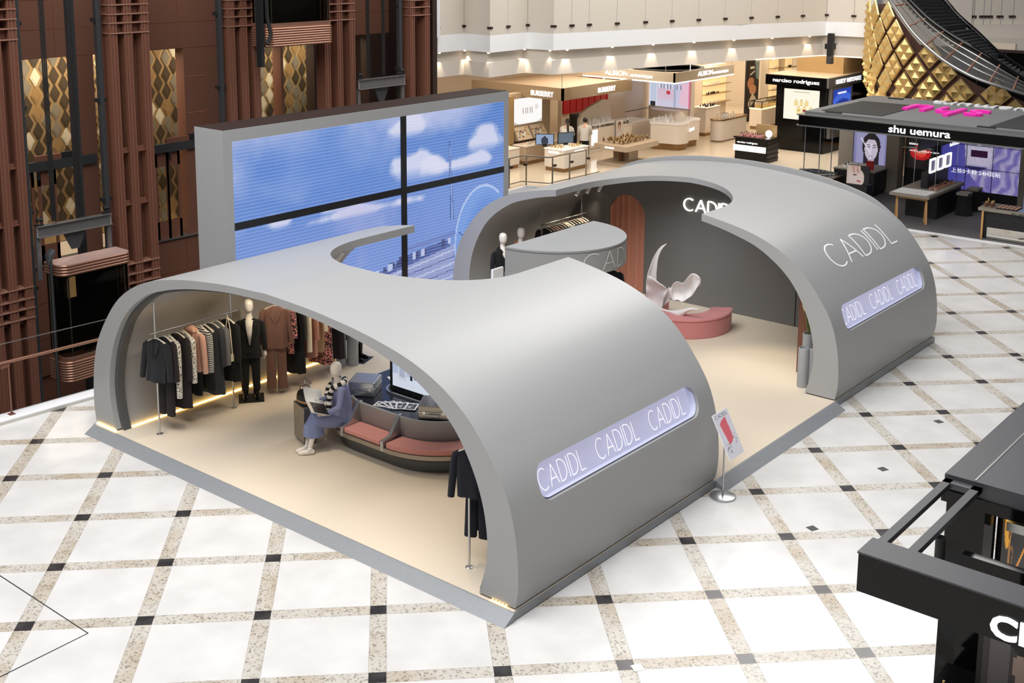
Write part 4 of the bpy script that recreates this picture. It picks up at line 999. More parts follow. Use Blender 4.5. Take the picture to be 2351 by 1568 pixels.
# ------------------------------------------------------------------ D shaped counter canopy in the court
dk = thing('counter_canopy', 'half round grey counter canopy with thin letters around its edge', 'canopy', (7.9, 5.4, ZF))
def dpath(r0, y0, n=40): return [(7.9 + r0*1.41*math.cos(math.pi + math.pi*k/n), y0 + r0*1.49*math.sin(math.pi + math.pi*k/n)) for k in range(n+1)]
dp = dpath(1.0, 5.52)
q = MB(); q.prism([(x, y, 2.02) for x, y in dp], (0, 0, .48)); q.build('canopy', 'grey_kiosk', dk, smooth=30)
q = MB(); q.prism([(x, y, 2.455) for x, y in dpath(1.003, 5.52)], (0, 0, .008)); q.build('shadow_line', 'grey_dark', dk, smooth=30)
q = MB(); q.box(6.49, 5.28, ZF, 9.31, 5.53, 2.02); q.build('back_wall', 'grey_kiosk', dk)
q = MB(); q.prism([(7.9 + 1.1*math.cos(a), 5.25 + .9*math.sin(a), ZF) for a in np.linspace(math.pi, 2*math.pi, 20)], (0, 0, .95)); q.build('counter', 'grey_kiosk', dk, smooth=30)
def dring(u_, z):
    a = math.pi + math.pi*(.335 + .42*u_); return (7.9 + 1.416*math.cos(a), 5.52 + 1.496*math.sin(a), z)
letters_on('CADIDL', .07, lambda u_, v_: dring(u_, 2.08 + .34*v_), 'letter_grey', dk, gap=.2)
jk = garment('jacket', 'dark quilted jacket hanging under the half round canopy', 'jacket', 'cloth_navy', .75, 'clothes under the canopy', seed=71, sleeves=.55); jk.location = (8.62, 4.62, 1.88); jk.rotation_euler = (0, 0, math.radians(40))
# white display stand by the rear left leg
st = thing('display_stand', 'small white stand with lipsticks behind the canopy', 'display stand', (8.55, 7.25, ZF))
q = MB(); q.box(8.40, 7.10, ZF, 8.75, 7.50, .9); q.build('cabinet', 'white', st, bevel=.01)
q = MB(); q.box(8.40, 7.42, .9, 8.75, 7.48, 1.32); q.build('back_board', 'white', st, bevel=.01)
for k in range(5):
    q = MB(); q.tube([(8.44 + .065*k, 7.3, .9), (8.44 + .065*k, 7.3, .98)], .012, 8); q.build('lipstick', 'pink' if k in (2, 3) else 'black', st, smooth=50)
q = MB(); q.tube([(8.36, 7.2, .93), (8.36, 7.2, 1.0)], .05, 10); q.build('cup', 'alu', st, smooth=50)

# ------------------------------------------------------------------ pink C bench and flower sculpture
be = thing('curved_bench', 'dusty pink C shaped upholstered bench in the rear vault', 'bench', (11.03, 4.33, ZF))
def cpiece(r0, r1, a0, a1, z0, z1, nm, m_, bev, n=30):
    cx_, cy_ = 11.06, 4.40
    A_o = [(cx_ + r1*math.cos(math.radians(a0 + (a1-a0)*k/n)), cy_ + r1*math.sin(math.radians(a0 + (a1-a0)*k/n)), z0) for k in range(n+1)]
    A_i = [(cx_ + r0*math.cos(math.radians(a0 + (a1-a0)*k/n)), cy_ + r0*math.sin(math.radians(a0 + (a1-a0)*k/n)), z0) for k in range(n, -1, -1)]
    q = MB(); q.prism(A_o + A_i, (0, 0, z1 - z0)); return q.build(nm, m_, be, bevel=bev, smooth=30)
cpiece(.58, 1.02, 62, 303, ZF, .47, 'body', 'pink_bench', .012); cpiece(.57, 1.03, 62, 303, .47, .53, 'seat_top', 'pink_bench', .02)
fl = thing('flower_sculpture', 'tall white orchid petal sculpture rising from the pink bench', 'sculpture', (10.62, 4.75, ZF))
YS = lambda x, y, d=0.0: np.array(hx(x, y, 10.75 + d))   # petals lie around the plane X = 10.75
def petal(name, left, right, bow=.12, ruf=.0, n=16, m_=8, th=.03, d0=0.0, d1=0.0, nr=3.0):
    Lp = cr([np.array(p, float) for p in left], n); Rp = cr([np.array(p, float) for p in right], n); q = MB()
    def fn(u_, v_):
        i_ = min(int(round(u_*n)), n); e = Lp[i_]*(1-v_) + Rp[i_]*v_; d_ = d0 + (d1-d0)*u_ + bow*(4*v_*(1-v_))*math.sin(math.pi*min(1, u_*1.1)) + ruf*math.sin(nr*2*math.pi*u_ + 2*v_)*(abs(2*v_-1)**2)
        return YS(e[0], e[1], d_)
    q.grid(fn, n, m_); return q.build(name, 'sculpt', fl, smooth=180, solid=th, sub=1)
petal('petal', [(1503, 755), (1492, 700), (1485, 640), (1490, 620), (1501, 590), (1516, 566), (1531, 559)], [(1516, 755), (1511, 700), (1507, 640), (1508, 615), (1511, 592), (1520, 572), (1531, 560)], .10, 0, 20, 8, .03, .15, .0)
petal('petal', [(1500, 720), (1486, 690), (1483, 660), (1484, 640), (1491, 632)], [(1516, 720), (1524, 690), (1530, 672), (1533, 664), (1508, 645)], .14, .03, 14, 10, .025, -.1, -.22)
petal('petal', [(1508, 712), (1518, 690), (1530, 668), (1537, 658)], [(1512, 716), (1526, 700), (1540, 686), (1542, 668)], .06, .02, 12, 6, .025, -.05, -.1)
petal('petal', [(1539, 668), (1545, 652), (1556, 646), (1568, 650), (1580, 636), (1590, 627), (1602, 632), (1610, 643)], [(1540, 672), (1544, 690), (1556, 688), (1566, 694), (1578, 686), (1590, 678), (1598, 664), (1608, 652)], .20, .035, 20, 12, .025, -.1, .1)
petal('petal', [(1506, 700), (1522, 708), (1542, 713), (1565, 711), (1586, 707), (1605, 708)], [(1516, 738), (1534, 742), (1554, 740), (1568, 728), (1580, 714), (1605, 711)], -.10, .0, 16, 8, .03, -.15, -.35)

# ------------------------------------------------------------------ tube planters, spotlights, sign
def tubes(label, spots, cat='planter'):
    t = thing('tube_planter', label, cat, (spots[0][0], spots[0][1], ZF), 0, 'clusters of grey tubes')
    for x, y, r, h_ in spots:
        q = MB(); q.lathe([(r, 0), (r, h_ - .01), (r-.008, h_), (r-.02, h_), (r-.02, h_-.04), (0.001, h_-.04)], (x, y, ZF), 22); q.build('tube', 'grey_kiosk', t, smooth=40)
    return t
tubes('two grey floor tubes at the end of the second clothes rail', [(4.60, 8.03, .13, 1.0), (4.80, 7.88, .11, .62)])
tubes('cluster of three grey tubes beside the rear arch leg', [(9.30, .79, .10, .74), (9.40, .665, .085, .74), (9.60, .86, .10, .92)])
va = thing('calla_lilies', 'glass vase of white calla lilies on the grey tubes', 'flowers', (9.60, .86, 1.0))
q = MB(); q.lathe([(.06, .002), (.07, .26), (.066, .26), (.056, .01)], (9.60, .86, ZF + .88), 14); q.build('vase', 'glass_clear', va, smooth=40)
mat('stem', (104, 122, 60), .6); mat('lily', (226, 214, 160), .5)
for k in range(7):
    a = k*2.4; x, y = 9.60 + .10*math.cos(a)*(1 + .25*k/7), .86 + .10*math.sin(a); h_ = .42 + .05*k
    q = MB(); q.tube([(9.60, .86, ZF + .9), ((9.60+x)/2, (.86+y)/2, ZF + .9 + h_*.6), (x, y, ZF + .9 + h_)], .010, 6); s_ = q.build('stem', 'stem', va, smooth=60)
    q = MB(); q.grid(lambda u_, v_: (x + (.008 + .042*v_**1.5)*math.cos(2*math.pi*u_) + .02*v_, y + (.008 + .042*v_**1.5)*math.sin(2*math.pi*u_), ZF + .9 + h_ - .02 + .12*v_ + .05*v_*math.cos(2*math.pi*u_)), 10, 5); q.build('bloom', 'lily', s_, smooth=180, solid=.004)
q = MB(); q.box(9.92, .75, ZF, 10.0, 1.22, 1.55); bp_ = tag(q.build('backing_panel', 'wood', None), 'brown wooden panel standing behind the calla lilies', 'panel'); setmat(bp_, 'brown')
def spot(label, pos, aim, energy=160, col=(1.0, .84, .62), ang=75):
    t = thing('track_spotlight', label, 'spotlight', pos, 0, 'white cylinder spotlights'); p_ = Vector(pos); d = (Vector(aim) - p_).normalized()
    q = MB(); q.tube([p_ - d*.09, p_ + d*.09], .042, 12); b_ = q.build('barrel', 'white', t, smooth=50)
    q = MB(); q.tube([p_ + d*.088, p_ + d*.092], .036, 12); q.build('lens', 'spot_lens', b_, smooth=50)
    q = MB(); q.tube([p_ - d*.03, Vector((pos[0], pos[1], zprof(iD, pos[1]) + .01))], .008, 6); q.build('bracket', 'white', t)
    l = bpy.data.lights.new('spot_beam', 'SPOT'); l.energy = energy; l.color = col; l.spot_size = math.radians(ang); l.spot_blend = .8; l.shadow_soft_size = .05
    o = bpy.data.objects.new('spot_beam', l); C.objects.link(o); o.location = p_ + d*.12; o.rotation_euler = d.to_track_quat('-Z', 'Y').to_euler()
spot('white spotlight at the rear rail, leftmost of three', (11.62, 7.6, 2.46), (11.0, 8.0, 1.2), 40)
spot('white spotlight at the rear rail, middle of three', (12.01, 7.58, 2.46), (11.6, 8.0, 1.2), 40)
spot('white spotlight at the rear rail, rightmost of three', (12.36, 7.5, 2.46), (12.0, 8.0, 1.2), 40)
spot('white spotlight under the entrance vault edge by the screen', (3.9, 7.2, 2.55), (3.2, 8.0, 1.0), 90)
for k, (pos, aim, lab) in enumerate((((1.25, 6.7, 2.78), (1.15, 7.9, 1.0), 'white spotlight above the front rail'), ((2.2, 6.9, 2.74), (2.5, 8.0, 1.0), 'white spotlight above the black suited mannequin'), ((1.3, 4.8, 3.02), (1.2, 4.6, 0), 'white spotlight over the carpet before the bench'), ((1.5, 2.4, 2.84), (1.2, 2.2, 0), 'white spotlight over the carpet by the right foot'), ((10.2, 1.6, 2.52), (9.9, 1.7, 0), 'white spotlight over the carpet near the grey tubes'))):
    spot(lab, pos, aim, (70, 80, 110, 110, 110)[k])
sgn = thing('sign_stand', 'white poster sign on a round steel stand beside the ramp', 'sign', (4.60, -.24, 0))
q = MB(); q.lathe([(.195, 0.002), (.195, .018), (.18, .026), (.001, .03)], (4.60, -.24, 0), 28); q.build('base', 'alu', sgn, smooth=40)
q = MB(); q.tube([(4.60, -.24, .02), (4.60, -.24, 1.05)], .014, 10); q.build('pole', 'steel', sgn, smooth=60)
TL = hy(1635, 955, -.2); TR = hy(1668, 933, -.2); BL = np.array([TL[0], -.516, .76]); pu_ = TR - TL; pu_[2] = 0; pv_ = TL - BL
q = MB(); nn = np.cross(pu_, pv_); nn = nn/np.linalg.norm(nn); q.prism([BL, BL + pu_, BL + pu_ + pv_, BL + pv_], nn*-.012); q.build('board', 'white', sgn)
q = MB(); mid = BL + pu_*.5 + pv_*.5 - nn*.012; q.bar(tuple(mid), (4.60, -.24, .98), .03, .03); q.bar((4.60, -.24, .9), (4.6, -.24, 1.2), .03); q.build('bracket', 'steel', sgn)
cv = Canvas(60, 110, (226, 224, 234)); cv.tri([(.22, .76), (.40, .82), (.62, .855), (.70, .85), (.72, .40), (.60, .33), (.42, .29), (.36, .29)], (226, 108, 120))
rg = np.random.RandomState(4)
for k in range(24): a_, b_ = .10 + rg.rand()*.26, .10 + rg.rand()*.22; cv.rect(a_, b_, a_ + .05, b_ + .012, (96, 92, 104))
for k in range(16): a_, b_ = .66 + rg.rand()*.2, .22 + rg.rand()*.26; cv.rect(a_, b_, a_ + .05, b_ + .01, (140, 130, 142))
picture('poster', cv, BL + nn*.002, pu_, pv_, sgn)
letters_on('CADIDL', .07, lambda u_, v_: tuple(BL + nn*.004 + pu_*(.1 + .8*u_) + pv_*(.885 + .075*v_)), 'black', sgn, gap=.2)
# small adhesive floor markers and the thin cable line in the foreground
for k, (x, y, lab) in enumerate(((2155, 968, 'small grey floor marker nearest the booth ramp corner'), (2027, 1077, 'small grey floor marker in the middle of the right floor'), (1865, 1213, 'small grey floor marker by the right granite band'), (1464, 1533, 'small silver floor marker at the bottom of the picture'), (2345, 826, 'small grey floor marker at the right edge'))):
    c = hz(x, y, 0); q = MB(); a = math.radians(20 if k != 3 else 15); P = [(c[0] + .09*math.cos(a + k_*math.pi/2), c[1] + .09*math.sin(a + k_*math.pi/2), .0005) for k_ in range(4)]; q.prism(P, (0, 0, .003)); tag(q.build('floor_marker', 'alu' if k == 3 else 'iron'), lab, 'floor marker', 'floor markers')
q = MB(); q.tube([(-3.60, 7.5, .004), (-3.42, 5.745, .004), (-3.427, 3.69, .004), (-4.53, 3.66, .004), (-6.0, 3.6, .004)], .006, 5); tag(q.build('floor_cable', 'iron'), 'thin grey cable lying on the floor at bottom left', 'cable')

# ================================================================== LIFT SHAFTS (plane Y = 17, landings at Y = 19.45)
YT, YL = 17.0, 19.45
def htower(label, xc, xs, zlo=-5.9, zhi=9.0, cables=True):
    t = thing('lift_shaft_tower', label, 'steel tower', (xc, YT, zlo), 0, 'brown steel towers between the lifts')
    w_ = .20
    for x0 in xs:
        q = MB(); q.box(x0 + .03, YT + .02, zlo, x0 + w_ - .03, YT + .38, zhi); q.box(x0, YT, zlo, x0 + .035, YT + .10, zhi); q.box(x0 + w_ - .035, YT, zlo, x0 + w_, YT + .10, zhi); q.box(x0 + .07, YT + .005, zlo, x0 + w_ - .085, YT + .03, zhi)
        q.box(x0, YT + .34, zlo, x0 + w_, YT + .38, zhi); q.build('post', 'brown', t)
    xa, xb = min(xs), max(xs) + w_
    for z in [.26, 0.0, -.23, -.46] + [5.91, 6.15, 6.36, 6.58, 6.80]:
        q = MB(); q.box(xa - .01, YT - .015, z - .014, xb + .01, YT + .30, z + .014); q.build('rung', 'copper_rung', t)
    for a, c in zip(xs[:-1], xs[1:]):
        for z0, z1 in ((-.21, -.02), (.02, .24)[::1], (-.62, -.48), (5.93, 6.13), (6.38, 6.56)):
            q = MB(); q.box(a + w_, YT + .16, z0, c, YT + .18, z1); q.build('plate', 'brown', t)
        if cables:
            q = MB(); q.box(a + w_ + .03, YT + .30, zlo, a + w_ + .12, YT + .40, zhi); r_ = q.build('guide_rail', 'iron', t)
            for z in (1.72, 3.02):
                q = MB(); q.box(a + w_ - .01, YT + .05, z, c + .01, YT + .22, z + .03); q.box(a + w_ + .02, YT + .08, z + .03, c - .03, YT + .16, z + .12); q.build('bracket', 'brown', t)
    return t
mat('copper_rung', (160, 118, 100), .45, metal=.3)
htower('brown steel lift tower at the left edge of the picture', 2.9, (2.45, 2.83, 3.22))
htower('brown steel lift tower right of the lowered lift car', 6.3, (5.73, 6.13, 6.6))
htower('brown steel lift tower behind the left end of the screen', 9.7, (9.18, 9.58, 9.98))
htower('brown steel lift tower right of the raised lift car', 13.1, (12.47, 12.94, 13.42))
htower('brown steel lift tower against the white balcony', 16.4, (15.89, 16.54), cables=False)
def vbars(name, label, cat, xs, y, w_, m_, zlo=-5.9, zhi=9.0, grp=None):
    for k, (x, lab) in enumerate(zip(xs, label)):
        t = thing(name, lab, cat, (x, y, zlo), 0, grp); q = MB(); q.box(x - w_/2, y, zlo, x + w_/2, y + w_, zhi); q.build('bar', m_, t)
        if name == 'lift_guide_rail':
            for z in (1.9, 4.3, 6.2, 0.1):
                q = MB(); q.box(x - w_, y + .02, z, x + w_, y + .16, z + .09); q.build('clamp', 'iron_dark', t)
vbars('lift_guide_rail', ['dark lift guide rail at the left of the lowered car', 'dark lift guide rail behind the right end of the crosshead', 'dark lift guide rail left of the tower behind the screen', 'dark lift guide rail left of the white balcony tower'], 'guide rail', (3.50, 5.52, 9.02, 15.60), YT + .12, .12, 'iron', grp='lift guide rails')
vbars('mesh_column', ['tall dark ladder frame column beside the right guide rail'], 'column', (5.05,), YT + .5, .16, 'iron')
q = MB()
for a, b_ in ((4.05, -.0), (4.74, 0)):
    t = thing('lift_cables', 'left bundle of black lift cables above the lowered car' if a < 4.4 else 'right bundle of black lift cables above the lowered car', 'cable', (a, YT + .1, 1.7), 0, 'black lift cables')
    for k in range(3):
        q = MB(); q.tube([(a + .045*k, YT + .12, 1.66), (a + .045*k, YT + .12, 9)], .018, 6); q.build('cable', 'black', t)
for a in (14.2, 14.82):
    t = thing('lift_cables', 'left bundle of black lift cables above the far crosshead' if a < 14.5 else 'right bundle of black lift cables above the far crosshead', 'cable', (a, YT + .1, 4.2), 0, 'black lift cables')
    for k in range(3):
        q = MB(); q.tube([(a + .045*k, YT + .12, 4.2), (a + .045*k, YT + .12, 9)], .018, 6); q.build('cable', 'black', t)
def crosshead(t, x0, x1, z0, z1, y=YT - .05):
    q = MB(); q.box(x0, y, z0, x1, y + .03, z1); q.box(x0, y - .06, z1 - .02, x1, y + .10, z1); q.box(x0, y - .08, z0, x1, y + .10, z0 + .02); q.build('crosshead_beam', 'crosshead', t, bevel=.003)
    for x in (x0 + .02, x1 - .02):
        q = MB()
        for k in range(6): q.ball((x, y - .008, z0 + .03 + (z1 - z0 - .06)*k/5), .016, n=6, m=4)
        o = q.build('bolts', 'steel', t, smooth=60); o['kind'] = 'stuff'
    for x in (x0 + .1, x1 - .1):
        q = MB(); q.box(x - .09, y, z1, x + .09, y + .10, z1 + .04); q.tube([(x - .07, y + .03, z1 + .14), (x + .07, y + .03, z1 + .14)], .045, 8); q.tube([(x - .05, y + .03, z1), (x - .05, y + .03, z1 + .22)], .014, 6); q.tube([(x + .05, y + .03, z1), (x + .05, y + .03, z1 + .22)], .014, 6); q.build('roller_guide', 'iron_dark', t, smooth=50)
    xm = (x0 + x1)/2
    q = MB(); q.prism([(xm - .30, y + .02, z0), (xm + .30, y + .02, z0), (xm + .10, y + .02, z0 - .42), (xm - .10, y + .02, z0 - .42)], (0, .02, 0)); q.build('hanger_plate', 'iron', t)
    for x in (x0 + .05, x1 - .05):
        q = MB(); q.box(x - .05, y + .02, z0 - 1.0, x + .05, y + .09, z0); q.build('sling_upright', 'crosshead', t)
def car_outline(x0, x1, yf, yb, r=.22, g=0.0):
    P = []
    for cx_, cy_, a in ((x0 + r, yf + r, 180), (x1 - r, yf + r, 270)):
        for k in range(9): t_ = math.radians(a + 90*k/8); P.append((cx_ + (r+g)*math.cos(t_), cy_ + (r+g)*math.sin(t_)))
    return [(x0 - g, yb)] + P + [(x1 + g, yb)]
def ribbed(t, nm, x0, x1, yf, yb, z0, z1, n, top='copper_top'):
    q = MB(); prof = []
    for k in range(n):
        za = z0 + (z1 - z0)*k/n; h_ = (z1 - z0)/n
        prof += [(za, 0.0), (za + h_*.15, .018), (za + h_*.5, .026), (za + h_*.85, .018)]
    prof.append((z1, 0.0)); base = None; vs_ = []; L_ = len(car_outline(x0, x1, yf, yb))
    for z, g_ in prof: vs_ += [(x, y, z) for x, y in car_outline(x0, x1, yf, yb, .22, g_)]
    fs_ = [(i*L_ + k, i*L_ + k + 1, (i+1)*L_ + k + 1, (i+1)*L_ + k) for i in range(len(prof) - 1) for k in range(L_ - 1)]
    q.add(vs_, fs_); q.poly([(x, y, z0) for x, y in car_outline(x0, x1, yf, yb)]); o = q.build(nm, 'copper', t, smooth=50)
    q = MB(); q.poly([(x, y, z1) for x, y in car_outline(x0, x1, yf, yb, .22, .004)]); q.build('roof_plate' if top else 'floor_plate', top or 'copper', t); return o
def lift_car(label, x0, x1, yf, yb, zroof, zb, rooftop=True):
    t = thing('lift_car', label, 'lift', ((x0+x1)/2, (yf+yb)/2, zb), 0, 'copper panoramic lift cars')
    if rooftop: ribbed(t, 'roof_band', x0, x1, yf, yb, zroof - .27, zroof, 4)
    zg0, zg1 = zb + .62, zroof - .27
    q = MB(); P = car_outline(x0 + .03, x1 - .03, yf + .03, yb)
    q.add([(x, y, zg0) for x, y in P] + [(x, y, zg1) for x, y in P], [(k, k+1, len(P) + k + 1, len(P) + k) for k in range(len(P) - 1)]); q.build('glass', 'glass_smoke', t, smooth=50, solid=.012)
    for x, y in ((x0 + .04, yb - .1), (x0 + .20, yf + .06), (x1 - .20, yf + .06), (x1 - .04, yb - .1)):
        q = MB(); q.tube([(x, y, zg0), (x, y, zg1)], .02, 6); q.build('mullion', 'alu_warm', t, smooth=50)
    q = MB(); q.box(x0 + .05, yb - .06, zg0 - .05, x1 - .05, yb, zg1); q.build('back_wall', 'iron_dark', t)
    q = MB(); q.box(x0 + .5, yb - .075, zg1 - .75, x0 + .72, yb - .06, zg1 - .3); q.build('cabin_lamp', 'lamp_warm', t)
    ribbed(t, 'skirt_band', x0, x1, yf, yb, zb, zb + .50, 8, None)
    q = MB(); P = car_outline(x0, x1, yf, yb, .22, .01); q.add([(x, y, zb + .58) for x, y in P] + [(x, y, zb + .62) for x, y in P] + [(x, y, zb + .50) for x, y in car_outline(x0, x1, yf, yb, .22, -.01)], [(k, k+1, len(P) + k + 1, len(P) + k) for k in range(len(P) - 1)] + [(2*len(P) + k, 2*len(P) + k + 1, k + 1, k) for k in range(len(P) - 1)]); q.build('sill_band', 'copper', t, smooth=50)
    return t
mat('lamp_warm', (230, 190, 130), .5, emit=.5, ecol=(255, 206, 140))
c1 = lift_car('copper and glass lift car below floor level at the left', 3.70, 5.55, 16.26, 16.95, .80, -2.0)
crosshead(c1, 3.55, 5.48, 1.37, 1.64)
q = MB(); q.tube([(3.75, 16.7, 1.05), (3.62, 16.6, 1.0), (3.58, 16.55, .8)], [.10, .10, .05], 10); q.build('buffer', 'iron', c1, smooth=50)
q = MB(); q.tube([(3.60, 16.5, .9), (3.60, 16.5, -2.4)], .035, 6); q.build('side_rail', 'iron', c1, smooth=50)
xa_, xb_, zb_ = float(hy(614, 100, 16.35)[0]), float(hy(768, 100, 16.35)[0]), float(hy(690, 104, 16.35)[2])
c2 = lift_car('copper and glass lift car high up behind the screen', xa_, xb_, 16.35, 16.95, 8.5, zb_)
q = MB(); q.box(xa_ - .16, 16.4, zb_ - .5, xa_ - .06, 16.6, zb_ + 1.4); q.tube([(xa_ - .05, 16.3, zb_ + 2.2), (xa_ - .03, 16.3, zb_ + .8), (xa_ + .08, 16.3, zb_ + .35), (xa_ - .05, 16.3, zb_ + .1)], .05, 8); q.build('cable_arm', 'iron_dark', c2, smooth=50)
c3 = thing('lift_crosshead', 'grey steel lift crosshead with plate between the far towers', 'lift part', (14.6, YT, 3.0)); crosshead(c3, 13.67, 15.58, 3.88, 4.17)
q = MB(); q.box(13.75, YT + .05, 2.9, 15.5, YT + .5, 3.2); q.box(13.8, YT, 3.2, 14.2, YT + .4, 3.42); q.build('machine_frame', 'iron', c3, bevel=.01)

# landing wall: fascia panels, lower panels, jambs, lit lobby behind
lw = thing('wall_back', 'brown metal panelled lift landing wall behind the towers', None, (10, YL, 0)); lw['kind'] = 'structure'
def panels(xs, zs, m_='brown_panel', y=YL):
    for a, c in zip(xs[:-1], xs[1:]):
        for z0, z1 in zip(zs[:-1], zs[1:]):
            q = MB(); q.box(a + .012, y - .03, z0 + .012, c - .012, y, z1 - .012); q.build('panel', m_, lw)
seams = [1.6, 3.9, 5.70, 7.5, 9.34, 11.4, 13.0, 14.6, 16.38, 17.5]
panels(seams, [5.2, 5.90, 6.62, 7.35]); q = MB(); q.box(1.6, YL - .012, 5.2, 17.5, YL + .1, 7.35); q.build('seam_backing', 'copper_line', lw)
panels(seams, [-2.9, -1.95, -1.0, -.03]); q = MB(); q.box(1.6, YL - .012, -2.9, 17.5, YL + .1, -.03); q.build('seam_backing', 'copper_line', lw)
q = MB(); q.box(1.6, YL - .1, -.03, 17.5, YL + .5, 0.0); q.build('sill', 'steel_rail', lw)
for a, c in ((6.25, 6.75), (7.2, 8.35), (9.5, 12.0), (12.9, 13.0), (16.5, 17.5), (1.6, 4.2), (14.2, 15.0)):
    q = MB(); q.box(a, YL - .02, 0, c, YL + .35, 5.2); q.build('pilaster', 'brown_dark' if c - a > .6 and a > 14 else 'brown_panel', lw)
for z in (4.4, 3.4): 
    q = MB(); q.box(9.55, YL - .03, z, 10.2, YL - .02, z + .02); q.build('copper_seam', 'copper_line', lw)
for k, (a, c) in enumerate(((3.9, 6.25), (8.35, 9.5))):
    d_ = thing(f'door_{k+1}', 'glazed brown lift landing door with grey operator beam above', None, ((a+c)/2, YL, 0)); d_['kind'] = 'structure'
    q = MB(); q.box(a, YL - .12, 2.42, c + .4, YL - .02, 2.66); q.build('operator_beam', 'iron', d_, bevel=.004)
    q = MB(); q.box((a+c)/2 - .1, YL - .10, 2.66, (a+c)/2 + .6, YL - .02, 2.80); q.build('motor_box', 'brown', d_); q = MB(); q.box((a+c)/2 + .62, YL - .10, 2.66, (a+c)/2 + 1.0, YL - .02, 2.82); q.build('control_box', 'iron_dark', d_)
    for x in ((8.45, 8.82) if k else (4.45, 5.05)):
        w_ = .44 if k else .5; q = MB(); q.box(x, YL + .0, 0, x + .08, YL + .04, 2.42); q.box(x + w_ - .08, YL + .0, 0, x + w_, YL + .04, 2.42); q.box(x, YL, 2.02, x + w_, YL + .04, 2.42); q.box(x, YL, 0, x + w_, YL + .04, .5); lf = q.build('door_leaf', 'brown', d_)
        q = MB(); q.box(x + .08, YL + .015, .5, x + w_ - .08, YL + .025, 2.02); q.build('pane', 'glass_clear', lf)
    q = MB(); q.tube([((a+c)/2 - .05, YL - .1, 2.42), ((a+c)/2 - .05, YL - .1, 2.2)], .03, 8); q.build('coupler', 'iron_dark', d_)
# lobby behind: floor, ceiling, patterned lattice wall with diamond tiles
q = MB(); q.box(1.6, YL + .1, -.04, 17.5, 24.5, -.02); tag(q.build('floor', 'cream_floor'), 'cream lobby floor behind the lift doors', None, kind='structure')
q = MB(); q.box(1.6, YL + .1, 5.25, 17.5, 24.5, 5.35); tag(q.build('ceiling', 'brown_dark'), 'dark lobby ceiling behind the lift doors', None, kind='structure')
lt = thing('wall_lobby', 'gold lattice lobby wall with dark and cream diamonds', None, (10, 21.4, 0)); lt['kind'] = 'structure'
q = MB(); q.box(1.6, 21.40, 0, 17.5, 21.5, 5.25); q.build('lattice_backing', 'lattice_gold', lt) if 'lattice_gold' in M else q.build('lattice_backing', 'gold_wall', lt)
for nm, c, r_ in (('dia_dark', (70, 60, 46), .3), ('dia_cream', (196, 186, 160), .4), ('dia_bronze', (140, 112, 74), .3), ('dia_grey', (120, 112, 96), .3)): mat(nm, c, r_)
dm = {}
def diamond(w_, h_, m_):
    key = (w_, h_, m_)
    if key not in dm:
        q = MB(); O = [(0, 0, -h_), (w_, 0, 0), (0, 0, h_), (-w_, 0, 0)]; q.prism(O, (0, -.02, 0)); q.add([(x*.72, -.03, z*.72) for x, _, z in O], [(0, 1, 2, 3)]); me_ = q.mesh('diamond_tile'); me_.materials.append(M[m_]); dm[key] = me_
    return dm[key]
rd = random.Random(5); nd = 0
for i in range(0, 60):
    for j in range(0, 22):
        x = 1.9 + .27*i; z = .2 + .48*j + (.24 if i % 2 else 0)
        if x > 17.3 or z > 5.1: continue
        p_ = PX((x, 21.38, z))
        vis = any(a < p_[0] < c and t_ < p_[1] < b_ for a, c, t_, b_ in ((0, 62, 110, 620), (40, 200, 115, 520), (190, 262, 110, 520), (340, 470, 95, 560), (555, 735, 60, 300), (750, 860, 60, 260)))
        if not vis or nd > 285: continue
        o = bpy.data.objects.new('diamond_tile', diamond(.15, .265, rd.choice(['dia_dark', 'dia_dark', 'dia_dark', 'dia_cream', 'dia_bronze', 'dia_grey', 'dia_grey']))); C.objects.link(o); o.parent = lt; o.location = (x - 10, 21.385 - 21.4, z); nd += 1
area('lobby_ceiling_light', (6.0, 20.4, 5.2), (6.0, 21.2, 0), 6, .8, 260, (1.0, .86, .66))
area('lobby_ceiling_light_far', (13.0, 20.4, 5.2), (13.0, 21.2, 0), 6, .8, 220, (1.0, .86, .66))
q = MB(); q.box(17.4, 17.5, -2, 17.6, 24, 9); tag(q.build('wall_side', 'brown_dark'), 'dark brown side wall closing the lift lobby', None, kind='structure')
q = MB(); q.box(-3, 21.45, -6, 1.7, 21.6, 9); tag(q.build('wall_left', 'brown_panel'), 'brown wall left of the lift lobby', None, kind='structure')
q = MB(); q.box(1.6, YL + .02, 7.35, 17.5, YL + .2, 9.0); tag(q.build('wall_upper', 'brown_dark'), 'dark wall above the lift landing fascia', None, kind='structure')
q = MB(); q.box(1.6, YL + .05, -6, 17.5, YL + .2, -2.9); tag(q.build('wall_lower', 'brown_panel'), 'brown wall below the lift landing', None, kind='structure')

